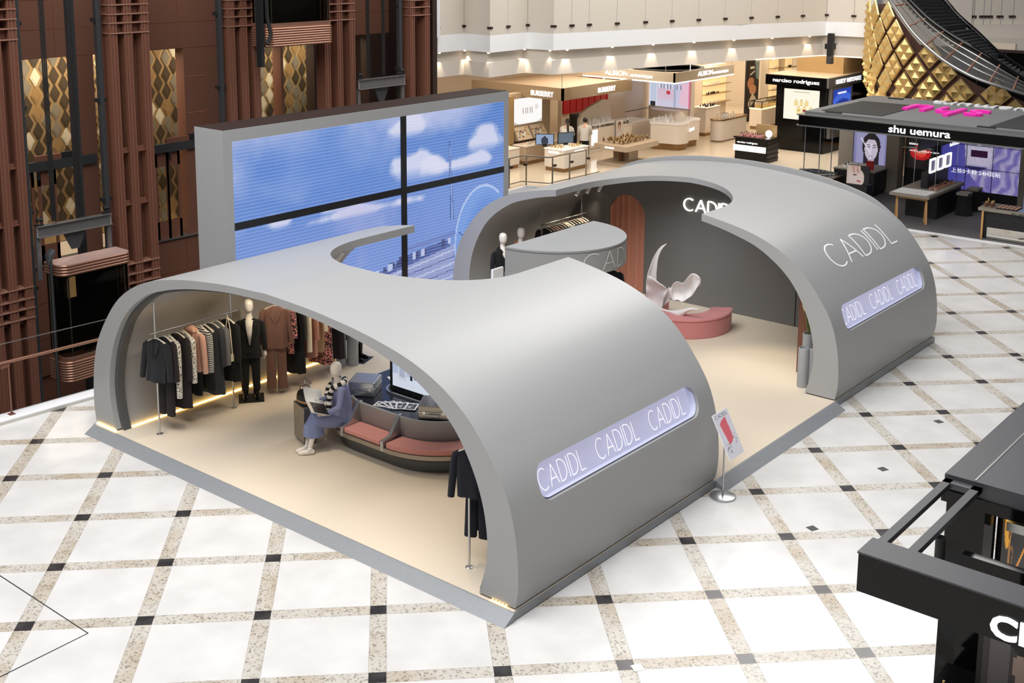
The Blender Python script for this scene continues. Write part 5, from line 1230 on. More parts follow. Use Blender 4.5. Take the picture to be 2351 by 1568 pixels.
# ================================================================== WHITE BALCONY RING ABOVE THE SHOPS
rg_ = thing('wall_balcony', 'white zigzag balcony fascia with frosted glass parapet above the shops', None, (22, 17, 3.8)); rg_['kind'] = 'structure'
zx = np.array(ZZ[-1]) + (np.array(ZZ[-1]) - np.array(ZZ[-2]))*2.2; Zp = [(ZZ[0][0] - .15, ZZ[0][1] + .5)] + ZZ
def offs(P, d):
    out = []
    for i in range(len(P)):
        a = np.array(P[max(i-1, 0)]); b_ = np.array(P[min(i+1, len(P)-1)]); t_ = (b_ - a)/np.linalg.norm(b_ - a); out.append(tuple(np.array(P[i]) + np.array([-t_[1], t_[0]])*d))
    return out
def wallstrip(P, z0, z1, d, th, nm, m_, par):
    A = offs(P, d); B_o = offs(P, d + th); q = MB(); n = len(A)
    vs_ = [(x, y, z0) for x, y in A] + [(x, y, z1) for x, y in A] + [(x, y, z0) for x, y in B_o] + [(x, y, z1) for x, y in B_o]
    fs_ = []
    for i in range(n - 1): fs_ += [(i, i+1, n+i+1, n+i), (2*n+i, 3*n+i, 3*n+i+1, 2*n+i+1), (n+i, n+i+1, 3*n+i+1, 3*n+i), (i, 2*n+i, 2*n+i+1, i+1)]
    q.add(vs_, fs_); return q.build(nm, m_, par)
wallstrip(Zp, 4.61, 5.16, 0.0, .6, 'fascia', 'stone_white', rg_) if 'stone_white' in M else wallstrip(Zp, 4.61, 5.16, 0.0, .6, 'fascia', 'white', rg_)
wallstrip(Zp, 4.26, 4.63, .28, .3, 'soffit_band', 'plaster_warm', rg_); wallstrip(Zp, 3.80, 4.28, .12, .3, 'lower_beam', 'plaster_warm', rg_)
mat('frosted', (214, 205, 192), .35, noise=.05, nscale=90, spec=.4)
joints = [1004.7, 1065.5, 1125, 1166, 1211, 1270.8, 1312, 1352, 1416, 1481, 1542, 1603, 1664, 1724, 1784, 1842, 1897, 1960, 2010]
def on_ring(px_):
    for a, b_ in zip(ZZ[:-1], ZZ[1:]):
        xa, xb = PX((*a, 5.16))[0], PX((*b_, 5.16))[0]
        if xa - .6 <= px_ <= xb + .6:
            ts = np.linspace(0, 1, 101); xs_ = [PX((a[0] + (b_[0]-a[0])*t_, a[1] + (b_[1]-a[1])*t_, 5.16))[0] for t_ in ts]; t_ = float(np.interp(px_, xs_, ts)); return np.array(a) + (np.array(b_) - np.array(a))*t_
    return np.array(ZZ[-1])
jp = [on_ring(j) for j in joints]
for a, b_ in zip(jp[:-1], jp[1:]):
    d = (b_ - a)/np.linalg.norm(b_ - a); nn_ = np.array([-d[1], d[0]]); a2, b2 = a + d*.008, b_ - d*.008
    q = MB(); q.prism([(*a2, 5.16), (*b2, 5.16), (*(b2 + nn_*.03), 5.16), (*(a2 + nn_*.03), 5.16)], (0, 0, 2.6)); pn_ = q.build('glass_pane', 'frosted', rg_)
    for p_ in (a + d*.05, b_ - d*.05):
        q = MB(); c_ = p_ - nn_*.02; q.bar((c_[0] - d[0]*.045, c_[1] - d[1]*.045, 5.40), (c_[0] + d[0]*.045, c_[1] + d[1]*.045, 5.40), .05, .07); q.build('clip', 'brown_dark', pn_)
q = MB(); q.bar((*(jp[0] - np.array([.1, 0])), 5.1), (*(jp[0] - np.array([.1, 0])), 8), .22); q.build('corner_post', 'plaster', rg_)
# warm downlights washing the lower beam
for k, px_ in enumerate((1010, 1066, 1120, 1206, 1262, 1304, 1408, 1502, 1596, 1688, 1776, 1862)):
    c = on_ring(px_); a = on_ring(px_ - 6) if px_ > 1012 else ZZ[0]; d = (np.array(on_ring(px_ + 5)) - np.array(c)); d = d/(np.linalg.norm(d) or 1); nn_ = np.array([-d[1], d[0]]); p_ = c + nn_*.03
    l = bpy.data.lights.new('downlight_beam', 'SPOT'); l.energy = 70; l.color = (1, .82, .6); l.spot_size = math.radians(64); l.spot_blend = .7; l.shadow_soft_size = .03
    o = bpy.data.objects.new('downlight_beam', l); C.objects.link(o); o.location = (p_[0], p_[1], 4.56); tgt = c + nn_*.18; o.rotation_euler = (Vector((tgt[0], tgt[1], 3.6)) - o.location).to_track_quat('-Z', 'Y').to_euler()
    q = MB(); q.tube([(p_[0], p_[1], 4.58), (p_[0], p_[1], 4.61)], .04, 10); q.build('downlight', 'spot_lens', rg_, smooth=50)
q = MB(); inner = offs(Zp, .3); q.prism([(x, y, 3.9) for x, y in inner] + [(ZZ[-1][0] + 1.5, ZZ[-1][1] + .2, 3.9), (60, 16, 3.9), (60, 40, 3.9), (15, 40, 3.9)], (0, 0, .1)); tag(q.build('ceiling', 'cream'), 'cream shop ceiling under the balcony', None, kind='structure')
q = MB(); q.box(17.5, 26, 0, 48, 26.2, 3.9); tag(q.build('wall_shops', 'cream'), 'pale back wall of the shops', None, kind='structure')
q = MB(); q.box(44, 8, 0, 44.2, 26, 3.9); tag(q.build('wall_right', 'cream'), 'pale end wall of the shops', None, kind='structure')
for k, (x, y, sx_, sy_, e_) in enumerate(((22.5, 19.5, 6, 5, 300), (29, 18.5, 6, 5, 380), (36, 18, 7, 6, 440), (33, 12.5, 5, 4, 220), (40, 21, 6, 6, 320))):
    area('shop_ceiling_light', (x, y, 3.85), (x, y, 0), sx_, sy_, e_, (1.0, .88, .72))
# zigzag rail on the shop floor edge
rl = thing('zigzag_railing', 'brown metal railing with glass in front of the perfume counters', 'railing', (21, 16.3, 0))
RP = [(17.6, 16.35), (19.36, 16.75), (21.05, 16.85), (21.4, 15.92), (24.2, 15.85)]
for a, b_ in zip(RP[:-1], RP[1:]):
    q = MB(); q.bar((*a, 1.0), (*b_, 1.0), .05, .04); q.build('handrail', 'alu_warm', rl); q = MB(); q.bar((*a, .12), (*b_, .12), .03, .03); q.build('lower_rail', 'alu_warm', rl)
    A, Bq = np.array(a), np.array(b_); L = np.linalg.norm(Bq - A); n = max(1, int(round(L/.9))); nn_ = np.array([(Bq-A)[1], -(Bq-A)[0]])/L
    for k in range(n):
        p_ = A + (Bq - A)*(k + .18)/n; q = MB(); q.bar((*p_, 0), (*p_, 1.0), .05, .03); po = q.build('post', 'brown_metal', rl) if 'brown_metal' in M else q.build('post', 'alu_warm', rl)
        c_ = p_ + nn_*.1; q = MB(); q.bar((*p_, .72), (*c_, .72), .03, .03); q.bar((*(c_ - (Bq-A)/L*.06), .72), (*(c_ + (Bq-A)/L*.06), .72), .06, .07); q.build('clip', 'brown_dark', po)
    q = MB(); q.prism([(*(A + nn_*.12), -.05), (*(Bq + nn_*.12), -.05), (*(Bq + nn_*.13), -.05), (*(A + nn_*.13), -.05)], (0, 0, 1.0)); q.build('glass_pane', 'glass_clear', rl)

# ================================================================== SHOPS
mat('taupe', (176, 156, 132), .45, noise=.04, nscale=4); mat('taupe_gloss', (150, 130, 104), .15, coat=.4); mat('bronze', (150, 120, 84), .25, metal=.8)
mat('stone_cream', (226, 216, 204), .5, noise=.03, nscale=40); mat('lit_warm', (255, 236, 196), .5, emit=1.5, ecol=(255, 226, 170)); mat('lit_cool', (255, 255, 255), .5, emit=1.25, ecol=(250, 250, 255)); mat('taupe_light', (176, 166, 150), .5)
def ctr(name, label, cat, x0, y0, x1, y1, h_, m_='stone_cream', top=None, plinth='bronze', group=None, tt=.05, z0=0.0):
    t = thing(name, label, cat, ((x0+x1)/2, (y0+y1)/2, z0), 0, group)
    q = MB(); q.box(x0 + .04, y0 + .04, z0, x1 - .04, y1 - .04, z0 + .14); q.build('plinth', plinth, t)
    q = MB(); q.box(x0, y0, z0 + .14, x1, y1, z0 + h_ - tt); q.build('body', m_, t, bevel=.01)
    q = MB(); q.box(x0 - .02, y0 - .02, z0 + h_ - tt, x1 + .02, y1 + .02, z0 + h_); q.build('top', top or m_, t, bevel=.01); return t
BOT = {}
def bottles(n, x0, y0, x1, y1, z, label, group, m_='gold_pale', h_=.13, w_=.028, seed=0, cap='gold'):
    r = random.Random(seed); key = (m_, h_, w_, cap)
    if key not in BOT:
        q = MB(); q.box(-w_, -w_, 0, w_, w_, h_*.62); a_ = q.mesh('bottle_body'); a_.materials.append(M[m_]); q = MB(); q.lathe([(w_*.55, h_*.62), (w_*.55, h_)], (0, 0, 0), 8); b_ = q.mesh('bottle_cap'); b_.materials.append(M[cap]); BOT[key] = (a_, b_)
    a_, b_ = BOT[key]; cols = max(1, int(math.ceil(math.sqrt(n*abs(x1-x0)/max(.05, abs(y1-y0))))))
    rows = int(math.ceil(n/cols)); k = 0
    for i in range(cols):
        for j in range(rows):
            if k >= n: return
            t = thing('perfume_bottle', label, 'bottle', (x0 + (x1-x0)*(i + .5 + .3*(r.random()-.5))/cols, y0 + (y1-y0)*(j + .5 + .3*(r.random()-.5))/rows, z), r.random(), group); s = .8 + .4*r.random(); t.scale = (s, s, s); k += 1
            for me_, nm in ((a_, 'flask'), (b_, 'cap')):
                o = bpy.data.objects.new(nm, me_); C.objects.link(o); o.parent = t
# --- perfume stand with taupe canopy (left)
bc = thing('perfume_canopy', 'taupe hanging canopy with white brand letters over perfume counters', 'canopy', (27, 19, 2.4))
q = MB(); q.box(24.85, 17.98, 2.4, 29.35, 18.06, 2.85); q.box(24.85, 17.98, 2.4, 24.93, 22.4, 2.85); q.build('fascia', 'taupe_gloss', bc)
q = MB(); q.box(24.93, 18.06, 2.70, 29.35, 22.4, 2.74); q.build('roof_panel', 'taupe', bc)
text('letter', 'BURBERRY', (24.84, 19.45, 2.50), (0, -1, 0), .20, (-1, 0, 0), 'lit_cool', bc, .02, .006, 1.05)
text('letter', 'BURBERRY', (27.05, 17.97, 2.50), (1, 0, 0), .20, (0, -1, 0), 'lit_cool', bc, .02, .006, 1.15)
for (x, y) in ((24.95, 18.1), (29.2, 18.1), (24.95, 22.2)):
    q = MB(); q.tube([(x, y, 2.85), (x, y, 3.9)], .012, 6); q.build('hanger_rod', 'steel', bc)
wu = thing('wall_unit', 'taupe perfume wall unit with a glowing white picture panel', 'wall unit', (25.3, 20.0, 0))
q = MB(); q.box(23.9, 19.9, 0, 26.6, 20.2, 2.55); q.build('back_panel', 'taupe', wu); q = MB(); q.box(23.9, 19.7, 0, 24.15, 19.9, 2.5); q.build('side_post', 'gold_wall', wu)
cv = Canvas(44, 34, (252, 250, 248)); 
for k in range(5): cv.rect(.32 + .08*k, .38, .345 + .08*k, .62, (150, 120, 116))
cv.ell(.8, .6, .06, .1, (226, 222, 220)); cv.tri([(0, 0), (.2, 0), (0, .14)], (206, 196, 186)); cv.tri([(.8, 0), (1, 0), (1, .14)], (214, 204, 194))
picture('picture_panel', cv, (24.35, 19.885, 1.36), (1.72, 0, 0), (0, 0, .98), wu, 'backlit')
cvt = Canvas(30, 24, (222, 206, 180)); rr_ = np.random.RandomState(6)
for k in range(22): a_, b_ = rr_.rand()*.85, rr_.rand()*.85; cvt.rect(a_, b_, a_ + .05 + .12*rr_.rand(), b_ + .06 + .12*rr_.rand(), [(190, 130, 70), (240, 236, 228), (150, 96, 60), (120, 130, 146), (206, 176, 120)][k % 5])
for k in range(2):
    x = 24.3 + .95*k; q = MB(); q.prism([(x, 19.6, .80), (x, 19.88, 1.28), (x, 19.9, 1.28), (x, 19.9, .78)], (.88, 0, 0)); ty = q.build('tester_tray', 'taupe', wu); picture('products', cvt, (x + .03, 19.59, .82), (.82, 0, 0), (0, .27, .45), ty)
t = ctr('make_up_counter', 'long taupe counter with testers below the glowing picture panel', 'counter', 24.0, 19.0, 26.4, 19.6, .72, 'taupe', 'stone_cream')
picture('products', cvt, (24.1, 19.05, .725), (2.2, 0, 0), (0, .5, 0), t)
ctr('white_locker', 'small pale cabinet behind the zigzag railing', 'cabinet', 22.9, 18.9, 23.5, 19.4, .75, 'stone_cream')
t = ctr('perfume_counter', 'cream front counter with laptops behind the zigzag railing', 'counter', 23.75, 17.05, 25.2, 17.95, .82, 'stone_cream', 'white')
q = MB(); q.box(23.72, 17.3, .66, 23.74, 17.75, .72); q.build('lit_strip', 'lit_cool', t); q = MB(); q.box(24.35, 17.02, .66, 24.9, 17.04, .72); q.build('lit_strip', 'lit_cool', t)
G = 'perfume bottles on the shop counters'
bottles(12, 23.85, 17.35, 24.25, 17.85, .82, 'small gold bottle on the cream front counter', G, seed=1, h_=.12, w_=.02); bottles(10, 24.4, 17.15, 25.1, 17.45, .82, 'small gold bottle on the cream front counter', G, seed=2, h_=.12, w_=.02)
for k, (x, y, a_, lab) in enumerate(((23.95, 18.1, 0, 'left open monitor with a pale blue picture on the front counter'), (24.75, 17.75, .5, 'right dark open monitor on the front counter'))):
    m_ = thing('monitor', lab, 'monitor', (x, y, .82), -.9 + a_, 'monitors on the front counter'); q = MB(); q.box(-.34, -.015, .06, .34, .015, .46); q.build('case', 'iron_dark', m_, local=True); q = MB(); q.box(-.08, -.05, 0, .08, .05, .06); q.build('stand', 'iron_dark', m_, local=True)
    cv = Canvas(20, 12, (150, 170, 200) if k == 0 else (96, 110, 124)); cv.ell(.5, .3, .2, .5, (50, 56, 70)) if k == 0 else None
    o = picture('display', cv, (0, 0, 0), (.62, 0, 0), (0, 0, .36), None, 'screen'); o.parent = m_; o.location = (-.31, -.018, .08)
# two shop assistants bent over the counter behind the monitors
def assistant(label, x, y, z0, yaw, hairlen):
    t = thing('person', label, 'person', (x, y, 0), yaw, 'shop assistants'); q = MB()
    q.tube([(0, .08, .02), (0, .085, .5), (0, .06, .86)], [.05, .07, .09], 8); q.tube([(0, -.08, .02), (0, -.085, .5), (0, -.06, .86)], [.05, .07, .09], 8)
    q.tube([(0, 0, .85), (.02, 0, 1.05), (.08, 0, 1.3), (.11, 0, 1.40)], [.14, .13, .15, .07], 10); q.tube([(.11, 0, 1.38), (.16, 0, 1.46)], [.05, .05], 8)
    q.ball((.19, 0, 1.53), .085, .075, .11)
    for s_ in (-1, 1): q.tube([(.08, s_*.12, 1.33), (.09, s_*.19, 1.28), (.18, s_*.22, 1.05), (.38, s_*.14, 1.0)], [.05, .055, .045, .035], 8)
    fuse(q, 'body', 'skin', t, .02)
    for s_ in (-1, 1):
        q = MB(); hand(q, (.37, s_*.14, 1.0), (1, 0, -.1), (0, -s_, .3), .4); q.build('hand', 'skin', t, smooth=60, local=True)
    q = MB(); loft(q, [(.0, 0, .82, .17, .15, .03, 5, 0), (.02, 0, 1.05, .155, .14, .03, 4, 0), (.07, 0, 1.28, .19, .155, .02, 4, 0), (.10, 0, 1.40, .09, .08, 0, 4, 0)], 16); q.build('shirt', 'cloth_white', t, smooth=70, local=True)
    for s_ in (-1, 1):
        q = MB(); q.tube([(.08, s_*.12, 1.35), (.09, s_*.20, 1.29), (.17, s_*.23, 1.05), (.32, s_*.16, 1.0)], [.06, .07, .055, .045], 8); q.build('sleeve', 'cloth_white', t, smooth=70, local=True)
    q = MB(); q.tube([(0, .09, .05), (0, .09, .5), (0, .06, .88)], [.07, .09, .11], 8); q.tube([(0, -.09, .05), (0, -.09, .5), (0, -.06, .88)], [.07, .09, .11], 8); q.build('trousers', 'cloth_black', t, smooth=60, local=True)
    q = MB(); q.ball((.175, 0, 1.555), .098, .092, .105); 
    if hairlen: q.tube([(.09, 0, 1.55), (0, -.06, 1.45), (-.1, -.1, 1.25), (-.1, -.12, 1.05)], [.05, .045, .04, .015], 8)
    q.build('hair', 'hair', t, smooth=70, local=True)
    for s_ in (-1, 1):
        q = MB(); q.ball((.19, s_*.078, 1.52), .014, .01, .022, 6, 5); q.build('ear', 'skin', t, smooth=60, local=True); q = MB(); q.ball((.268, s_*.03, 1.53), .006, .012, .007, 6, 5); q.build('eye', 'black', t, smooth=60, local=True)
    q = MB(); q.tube([(.265, 0, 1.54), (.288, 0, 1.51), (.27, 0, 1.50)], [.008, .012, .008], 6); q.build('nose', 'skin', t, smooth=60, local=True); q = MB(); q.box(.262, -.02, 1.470, .272, .02, 1.478); q.build('mouth', 'red', t, local=True)
mat('skin', (222, 178, 150), .5); mat('hair', (28, 22, 20), .5)
pa = hz(1300, 283, 1.5); assistant('shop assistant with long black ponytail and white shirt at the counter', pa[0], pa[1], 0, math.radians(20), True)
pa = hz(1331, 281, 1.5); assistant('shop assistant with short black hair and white shirt beside the ponytailed one', pa[0] + .15, pa[1] - .12, 0, math.radians(30), False)
# --- display table with gold bottles
t = thing('display_table', 'taupe display table crowded with gold bottles', 'table', (26.6, 16.6, 0))
q = MB(); q.box(25.95, 16.0, 0, 27.5, 17.2, .12); q.build('plinth', 'taupe', t); q = MB(); q.box(26.6, 16.2, .12, 27.2, 16.9, .62); q.build('pedestal', 'taupe_gloss', t); q = MB(); q.box(25.75, 15.75, .62, 27.9, 17.2, .82); q.build('table_top', 'taupe', t, bevel=.01)
q = MB(); q.box(25.735, 16.3, .69, 25.75, 16.7, .75); q.build('lit_strip', 'lit_cool', t); q = MB(); q.box(26.1, 16.2, .82, 27.6, 16.95, .88); q.build('riser', 'taupe', t)
bottles(40, 26.0, 16.0, 27.7, 17.1, .86, 'small amber and gold bottle on the taupe display table', G, 'bronze', .17, .03, 3); 
for k in range(3): 
    q = MB(); q.box(26.45 + .2*k, 16.45, .12, 26.57 + .2*k, 16.55, .45 - .08*k); q.build('gift_box', 'brown', t)
ps = thing('counter_poster', 'small upright portrait poster among the gold bottles', 'poster', (26.9, 16.9, .88)); q = MB(); q.box(26.7, 16.9, .88, 27.2, 16.94, 1.6); q.build('frame', 'steel', ps)
cv = Canvas(14, 20, (226, 214, 204)); cv.ell(.5, .62, .2, .2, (212, 168, 146)); cv.ell(.5, .72, .24, .18, (96, 66, 52)); cv.ell(.5, .58, .17, .18, (222, 180, 158)); cv.rect(.2, 0, .8, .3, (236, 232, 230)); picture('picture', cv, (26.72, 16.89, .9), (.46, 0, 0), (0, 0, .68), ps)
# --- white cosmetics gondola and red wall behind
gd = thing('white_gondola', 'white arched cosmetics gondola behind the shop assistants', 'display unit', (28.6, 19.4, 0))
q = MB(); q.prism([(27.6, 19.2, 0), (29.7, 19.2, 0), (29.7, 19.2, 1.75), (29.5, 19.2, 1.9), (29.2, 19.2, 1.95), (28.2, 19.2, 1.72), (27.75, 19.2, 1.55), (27.6, 19.2, 1.3)], (0, .12, 0)); q.build('back_board', 'stone_cream', gd)
q = MB(); q.box(27.6, 18.7, 0, 29.7, 19.2, .95); q.build('cabinet', 'stone_cream', gd); q = MB(); q.box(27.7, 18.65, 1.08, 29.6, 19.2, 1.12); q.build('shelf', 'white', gd); q = MB(); q.box(27.7, 18.69, .3, 28.1, 18.7, .9); q.build('mirror_panel', 'lit_cool', gd)
bottles(14, 28.0, 18.8, 29.5, 19.15, 1.12, 'small white bottle on the white arched gondola', G, 'white', .2, .035, 4, 'white'); bottles(12, 27.7, 18.75, 29.5, 19.0, .95, 'small white bottle on the lower gondola shelf', G, 'white', .14, .03, 5, 'white')
rw = thing('red_display_wall', 'glossy red display wall behind the gondola', 'display wall', (33.2, 22.9, 0)); q = MB(); q.box(31.2, 22.8, 0, 35.4, 23.0, 2.3); q.build('backing', 'cream', rw)
for k in range(9): 
    q = MB(); q.box(31.25 + .46*k, 22.7, .8, 31.65 + .46*k, 22.8, 2.25); q.build('red_panel', 'red', rw)
ctr('round_pedestal', 'white round pedestal with green glassware near the red wall', 'pedestal', 29.25, 18.25, 29.85, 18.85, 1.0, 'stone_cream'); bottles(7, 29.3, 18.3, 29.8, 18.8, 1.0, 'small green glass bottle on the white pedestal', G, 'dia_grey', .2, .03, 7, 'white')
q = MB(); q.box(29.2, 20.6, 0, 29.9, 20.9, 1.2); tag(q.build('grey_box', 'iron', None, bevel=.02), 'dark grey box behind the gondola', 'box')
# --- cream cosmetics stand: canopy, column, screen, islands
ac = thing('cosmetics_canopy', 'cream canopy with glowing lower edge and white brand letters', 'canopy', (31.5, 17.7, 2.8))
q = MB(); q.box(29.40, 16.06, 2.82, 34.0, 16.12, 3.20); q.box(29.40, 16.06, 2.82, 29.46, 20.4, 3.20); q.build('fascia', 'taupe_light', ac); q = MB(); q.box(29.38, 16.04, 2.78, 34.0, 16.12, 2.82); q.box(29.38, 16.04, 2.78, 29.46, 20.4, 2.82); q.build('light_edge', 'lit_cool', ac)
q = MB(); q.box(29.46, 16.12, 3.05, 34.0, 20.4, 3.08); q.build('roof_panel', 'taupe', ac); q = MB(); q.lathe([(1.35, 0), (1.5, 0), (1.5, .06), (1.35, .06), (1.35, 0)], (31.8, 17.9, 3.09), 28); q.build('ceiling_ring', 'iron_dark', ac, smooth=30)
text('letter', 'ALBION', (29.39, 19.3, 2.92), (0, -1, 0), .20, (-1, 0, 0), 'lit_cool', ac, .02, 0, 1.1); text('letter', 'AUTHENTIQUE', (29.39, 18.1, 2.92), (0, -1, 0), .11, (-1, 0, 0), 'lit_cool', ac, .02, 0, 1.05)
text('letter', 'ALBION', (31.1, 16.05, 2.94), (1, 0, 0), .20, (0, -1, 0), 'lit_cool', ac, .02, 0, 1.15); text('letter', 'AUTHENTIQUE', (32.3, 16.05, 2.94), (1, 0, 0), .10, (0, -1, 0), 'lit_cool', ac, .02, 0, 1.2)
for (x, y) in ((29.45, 16.5), (29.45, 18.6), (30.6, 16.1), (33.9, 16.1)):
    q = MB(); q.tube([(x, y, 3.2), (x, y, 3.9)], .015, 6); q.build('hanger_rod', 'lit_cool' if x > 29.5 and x < 31 else 'steel', ac)
cl = thing('cosmetics_column', 'pale grey column clad with a round lit gold badge', 'column', (33.0, 20.5, 0)); q = MB(); q.box(32.4, 20.3, 0, 35.6, 21.2, 3.9); q.build('cladding', 'stone_cream', cl)
for z in (1.0,): q = MB(); q.box(32.39, 20.29, z, 35.61, 20.3, z + .03); q.build('joint', 'grey_dark', cl)
q = MB(); q.tube([(32.39, 20.85, 2.35), (32.2, 20.85, 2.35)], .5, 28); q.build('badge_ring', 'lit_cool', cl, smooth=40); q = MB(); q.tube([(32.195, 20.85, 2.35), (32.19, 20.85, 2.35)], .42, 28); q.build('badge', 'gold_wall', cl)
text('letter', 'ALBION', (32.18, 21.1, 2.18), (0, -1, 0), .13, (-1, 0, 0), 'lit_cool', cl, .01, .01, .55, split=False)
sn = thing('promotion_screen', 'bright curved screen showing a pale pink shop scene', 'screen', (33.6, 19.3, 0)); q = MB(); q.box(33.9, 18.0, 0, 34.2, 20.1, 2.75); q.build('housing', 'stone_cream', sn); q = MB(); q.lathe([(.9, .85), (.9, 1.12), (.001, 1.12)], (34.0, 19.0, 0), 24); q.build('ledge', 'stone_cream', sn, smooth=40)
cv = Canvas(56, 40, (206, 206, 226)).grad((214, 208, 228), (190, 194, 220)); cv.rect(.0, 0, .2, 1, (224, 224, 236)); cv.rect(.03, .12, .17, .72, (196, 206, 226)); cv.ell(.1, .80, .055, .07, (60, 44, 46)); cv.rect(.04, 0, .16, .12, (40, 40, 50))
for k in range(14): cv.rect(.24 + .04*k, .5, .26 + .04*k, .62, (90, 90, 110) if k % 2 else (230, 230, 240))
cv.rect(.22, .2, .66, .5, (226, 190, 206), .7); cv.rect(.42, .36, .52, .46, (200, 60, 80)); cv.rect(.6, .0, .66, 1, (170, 180, 206)); cv.tri([(.74, .1), (1, .0), (1, .7), (.8, .7)], (236, 196, 214)); cv.rect(.97, 0, 1, 1, (226, 120, 150))
picture('picture', cv, (33.88, 20.08, 1.18), (0, -2.05, 0), (0, 0, 1.55), sn, 'screen')
def blob(name, label, pts, h_, grp, m_='stone_cream'):
    P = cr(pts + [pts[0]], 40)[:-1]; c_ = P.mean(0); t = thing(name, label, 'counter', (c_[0], c_[1], 0), 0, grp)
    for nm, s, z0, z1, mm in (('plinth', .9, 0, .26, 'bronze'), ('body', 1.0, .26, h_ - .06, m_), ('top', 1.03, h_ - .06, h_, 'white')):
        q = MB(); q.prism([(c_[0] + (x - c_[0])*s, c_[1] + (y - c_[1])*s, z0) for x, y in P], (0, 0, z1 - z0)); q.build(nm, mm, t, smooth=40)
    return t
isl = blob('cosmetics_island', 'cream wavy island counter with white tops and glass domes', [(30.05, 17.5), (30.3, 17.0), (30.45, 16.45), (31.0, 16.35), (31.5, 16.6), (32.2, 16.55), (32.45, 16.9), (32.2, 17.6), (31.6, 18.1), (30.8, 18.0)], 1.09, 'cosmetics islands')
text('letter', 'ALBION', (31.0, 16.3, .72), (.95, .2, 0), .13, (.2, -.98, 0), 'lit_cool', isl, .01, .01, .6, split=False)
bottles(16, 30.3, 16.7, 32.2, 17.8, 1.09, 'small white bottle on the cream wavy island', G, 'white', .16, .035, 8, 'white'); q = MB(); q.lathe([(.24, 0), (.24, .18), (.17, .32), (.001, .38)], (31.2, 16.9, 1.09), 18); dmo = tag(q.build('glass_dome', 'stone_cream', None, smooth=60), 'rounded cream jar on the wavy island counter', 'jar')
ctr('cosmetics_counter', 'low pale counter with glass tops left of the wavy island', 'counter', 30.4, 18.6, 31.7, 19.5, .95, 'stone_cream', 'white'); ctr('till_counter', 'tall pale counter with dark testers right of the wavy island', 'counter', 34.4, 17.55, 35.6, 18.2, 1.22, 'stone_cream', 'stone_cream')
bottles(10, 34.6, 17.6, 35.5, 18.1, 1.22, 'small dark tester on the tall pale counter', G, 'black', .1, .03, 9, 'black')
lc = thing('rounded_counter', 'long rounded cream counter with clear bottles on top', 'counter', (34.5, 16.6, 0)); q = MB(); q.rrect(33.4, 16.25, 35.8, 16.85, .28, .05, .88); q.build('body', 'stone_cream', lc, smooth=40); q = MB(); q.rrect(33.38, 16.23, 35.82, 16.87, .28, .88, .93); q.build('top', 'bronze', lc, smooth=40); q = MB(); q.rrect(33.45, 16.3, 35.7, 16.8, .2, 0, .05); q.build('plinth', 'bronze', lc)
bottles(9, 33.7, 16.35, 35.5, 16.75, .93, 'small clear bottle on the long rounded counter', G, 'white', .2, .035, 10, 'alu')
# --- lit shelves, poster, glass case at the back
def shelves(label, x0, x1, y, z0, z1, n, cols, seed):
    t = thing('lit_shelf_unit', label, 'shelf unit', ((x0+x1)/2, y, 0), 0, 'glowing shelf units'); q = MB(); q.box(x0, y, 0, x1, y + .4, z1 + .05); q.build('carcass', 'cream', t); q = MB(); q.box(x0 + .05, y - .01, z0, x1 - .05, y, z1); q.build('glowing_back', 'lit_shelf', t)
    for k in range(n + 1): q = MB(); q.box(x0, y - .25, z0 + (z1-z0)*k/n - .015, x1, y, z0 + (z1-z0)*k/n + .015); q.build('shelf', 'gold_wall', t)
    for k in range(n): bottles(cols, x0 + .1, y - .2, x1 - .1, y - .08, z0 + (z1-z0)*k/n + .015, 'small product on the glowing shelves at the back', G, 'white' if (seed + k) % 2 else 'black', .13, .03, seed + k, 'white')
    return t
mat('lit_shelf', (250, 220, 170), .5, emit=.85, ecol=(255, 222, 160))
shelves('wide glowing shelf unit under the cream canopy', 37.2, 39.4, 19.4, .95, 2.6, 4, 7, 11); shelves('narrow glowing shelf unit right of the dark poster', 40.6, 41.6, 17.9, .9, 2.9, 4, 3, 20); shelves('second narrow glowing shelf unit near the dark kiosk', 41.75, 42.6, 17.7, .9, 2.9, 4, 3, 25)
po = thing('jacket_poster', 'dark poster with hands and pale blue jacket between the shelves', 'poster', (39.6, 18.3, 0)); q = MB(); q.box(39.3, 18.3, .0, 40.45, 18.4, 2.95); q.build('frame', 'iron_dark', po)
cv = Canvas(24, 44, (30, 24, 24)); cv.tri([(.6, 1), (1, 1), (1, .55), (.75, .6)], (126, 150, 166)); cv.ell(.3, .5, .3, .12, (190, 130, 100)); cv.ell(.5, .36, .3, .1, (206, 150, 118)); cv.tri([(.1, .1), (.5, .3), (.95, .1), (.6, 0), (.2, 0)], (216, 210, 196)); cv.rect(.2, .8, .6, .83, (226, 226, 226)); cv.line(.25, .68, .6, .74, .03, (230, 230, 230))
picture('picture', cv, (39.34, 18.29, .65), (1.07, 0, 0), (0, 0, 2.25), po)
t = ctr('glass_case_counter', 'pale counter with a long glass jewellery case', 'counter', 37.6, 16.6, 40.6, 17.2, .95, 'stone_cream', 'lit_warm'); q = MB(); 
for a, b_ in (((37.6, 16.6), (40.6, 16.6)), ((40.6, 16.6), (40.6, 17.2)), ((40.6, 17.2), (37.6, 17.2)), ((37.6, 17.2), (37.6, 16.6))): q.bar((*a, 1.25), (*b_, 1.25), .03); q.bar((*a, .95), (*a, 1.25), .03)
q.build('case_frame', 'iron_dark', t); q = MB(); q.box(37.62, 16.62, .96, 40.58, 17.18, 1.24); q.build('case_glass', 'glass_clear', t); bottles(18, 37.7, 16.7, 40.5, 17.1, .96, 'small item in the long glass case', G, 'gold_pale', .12, .03, 12)
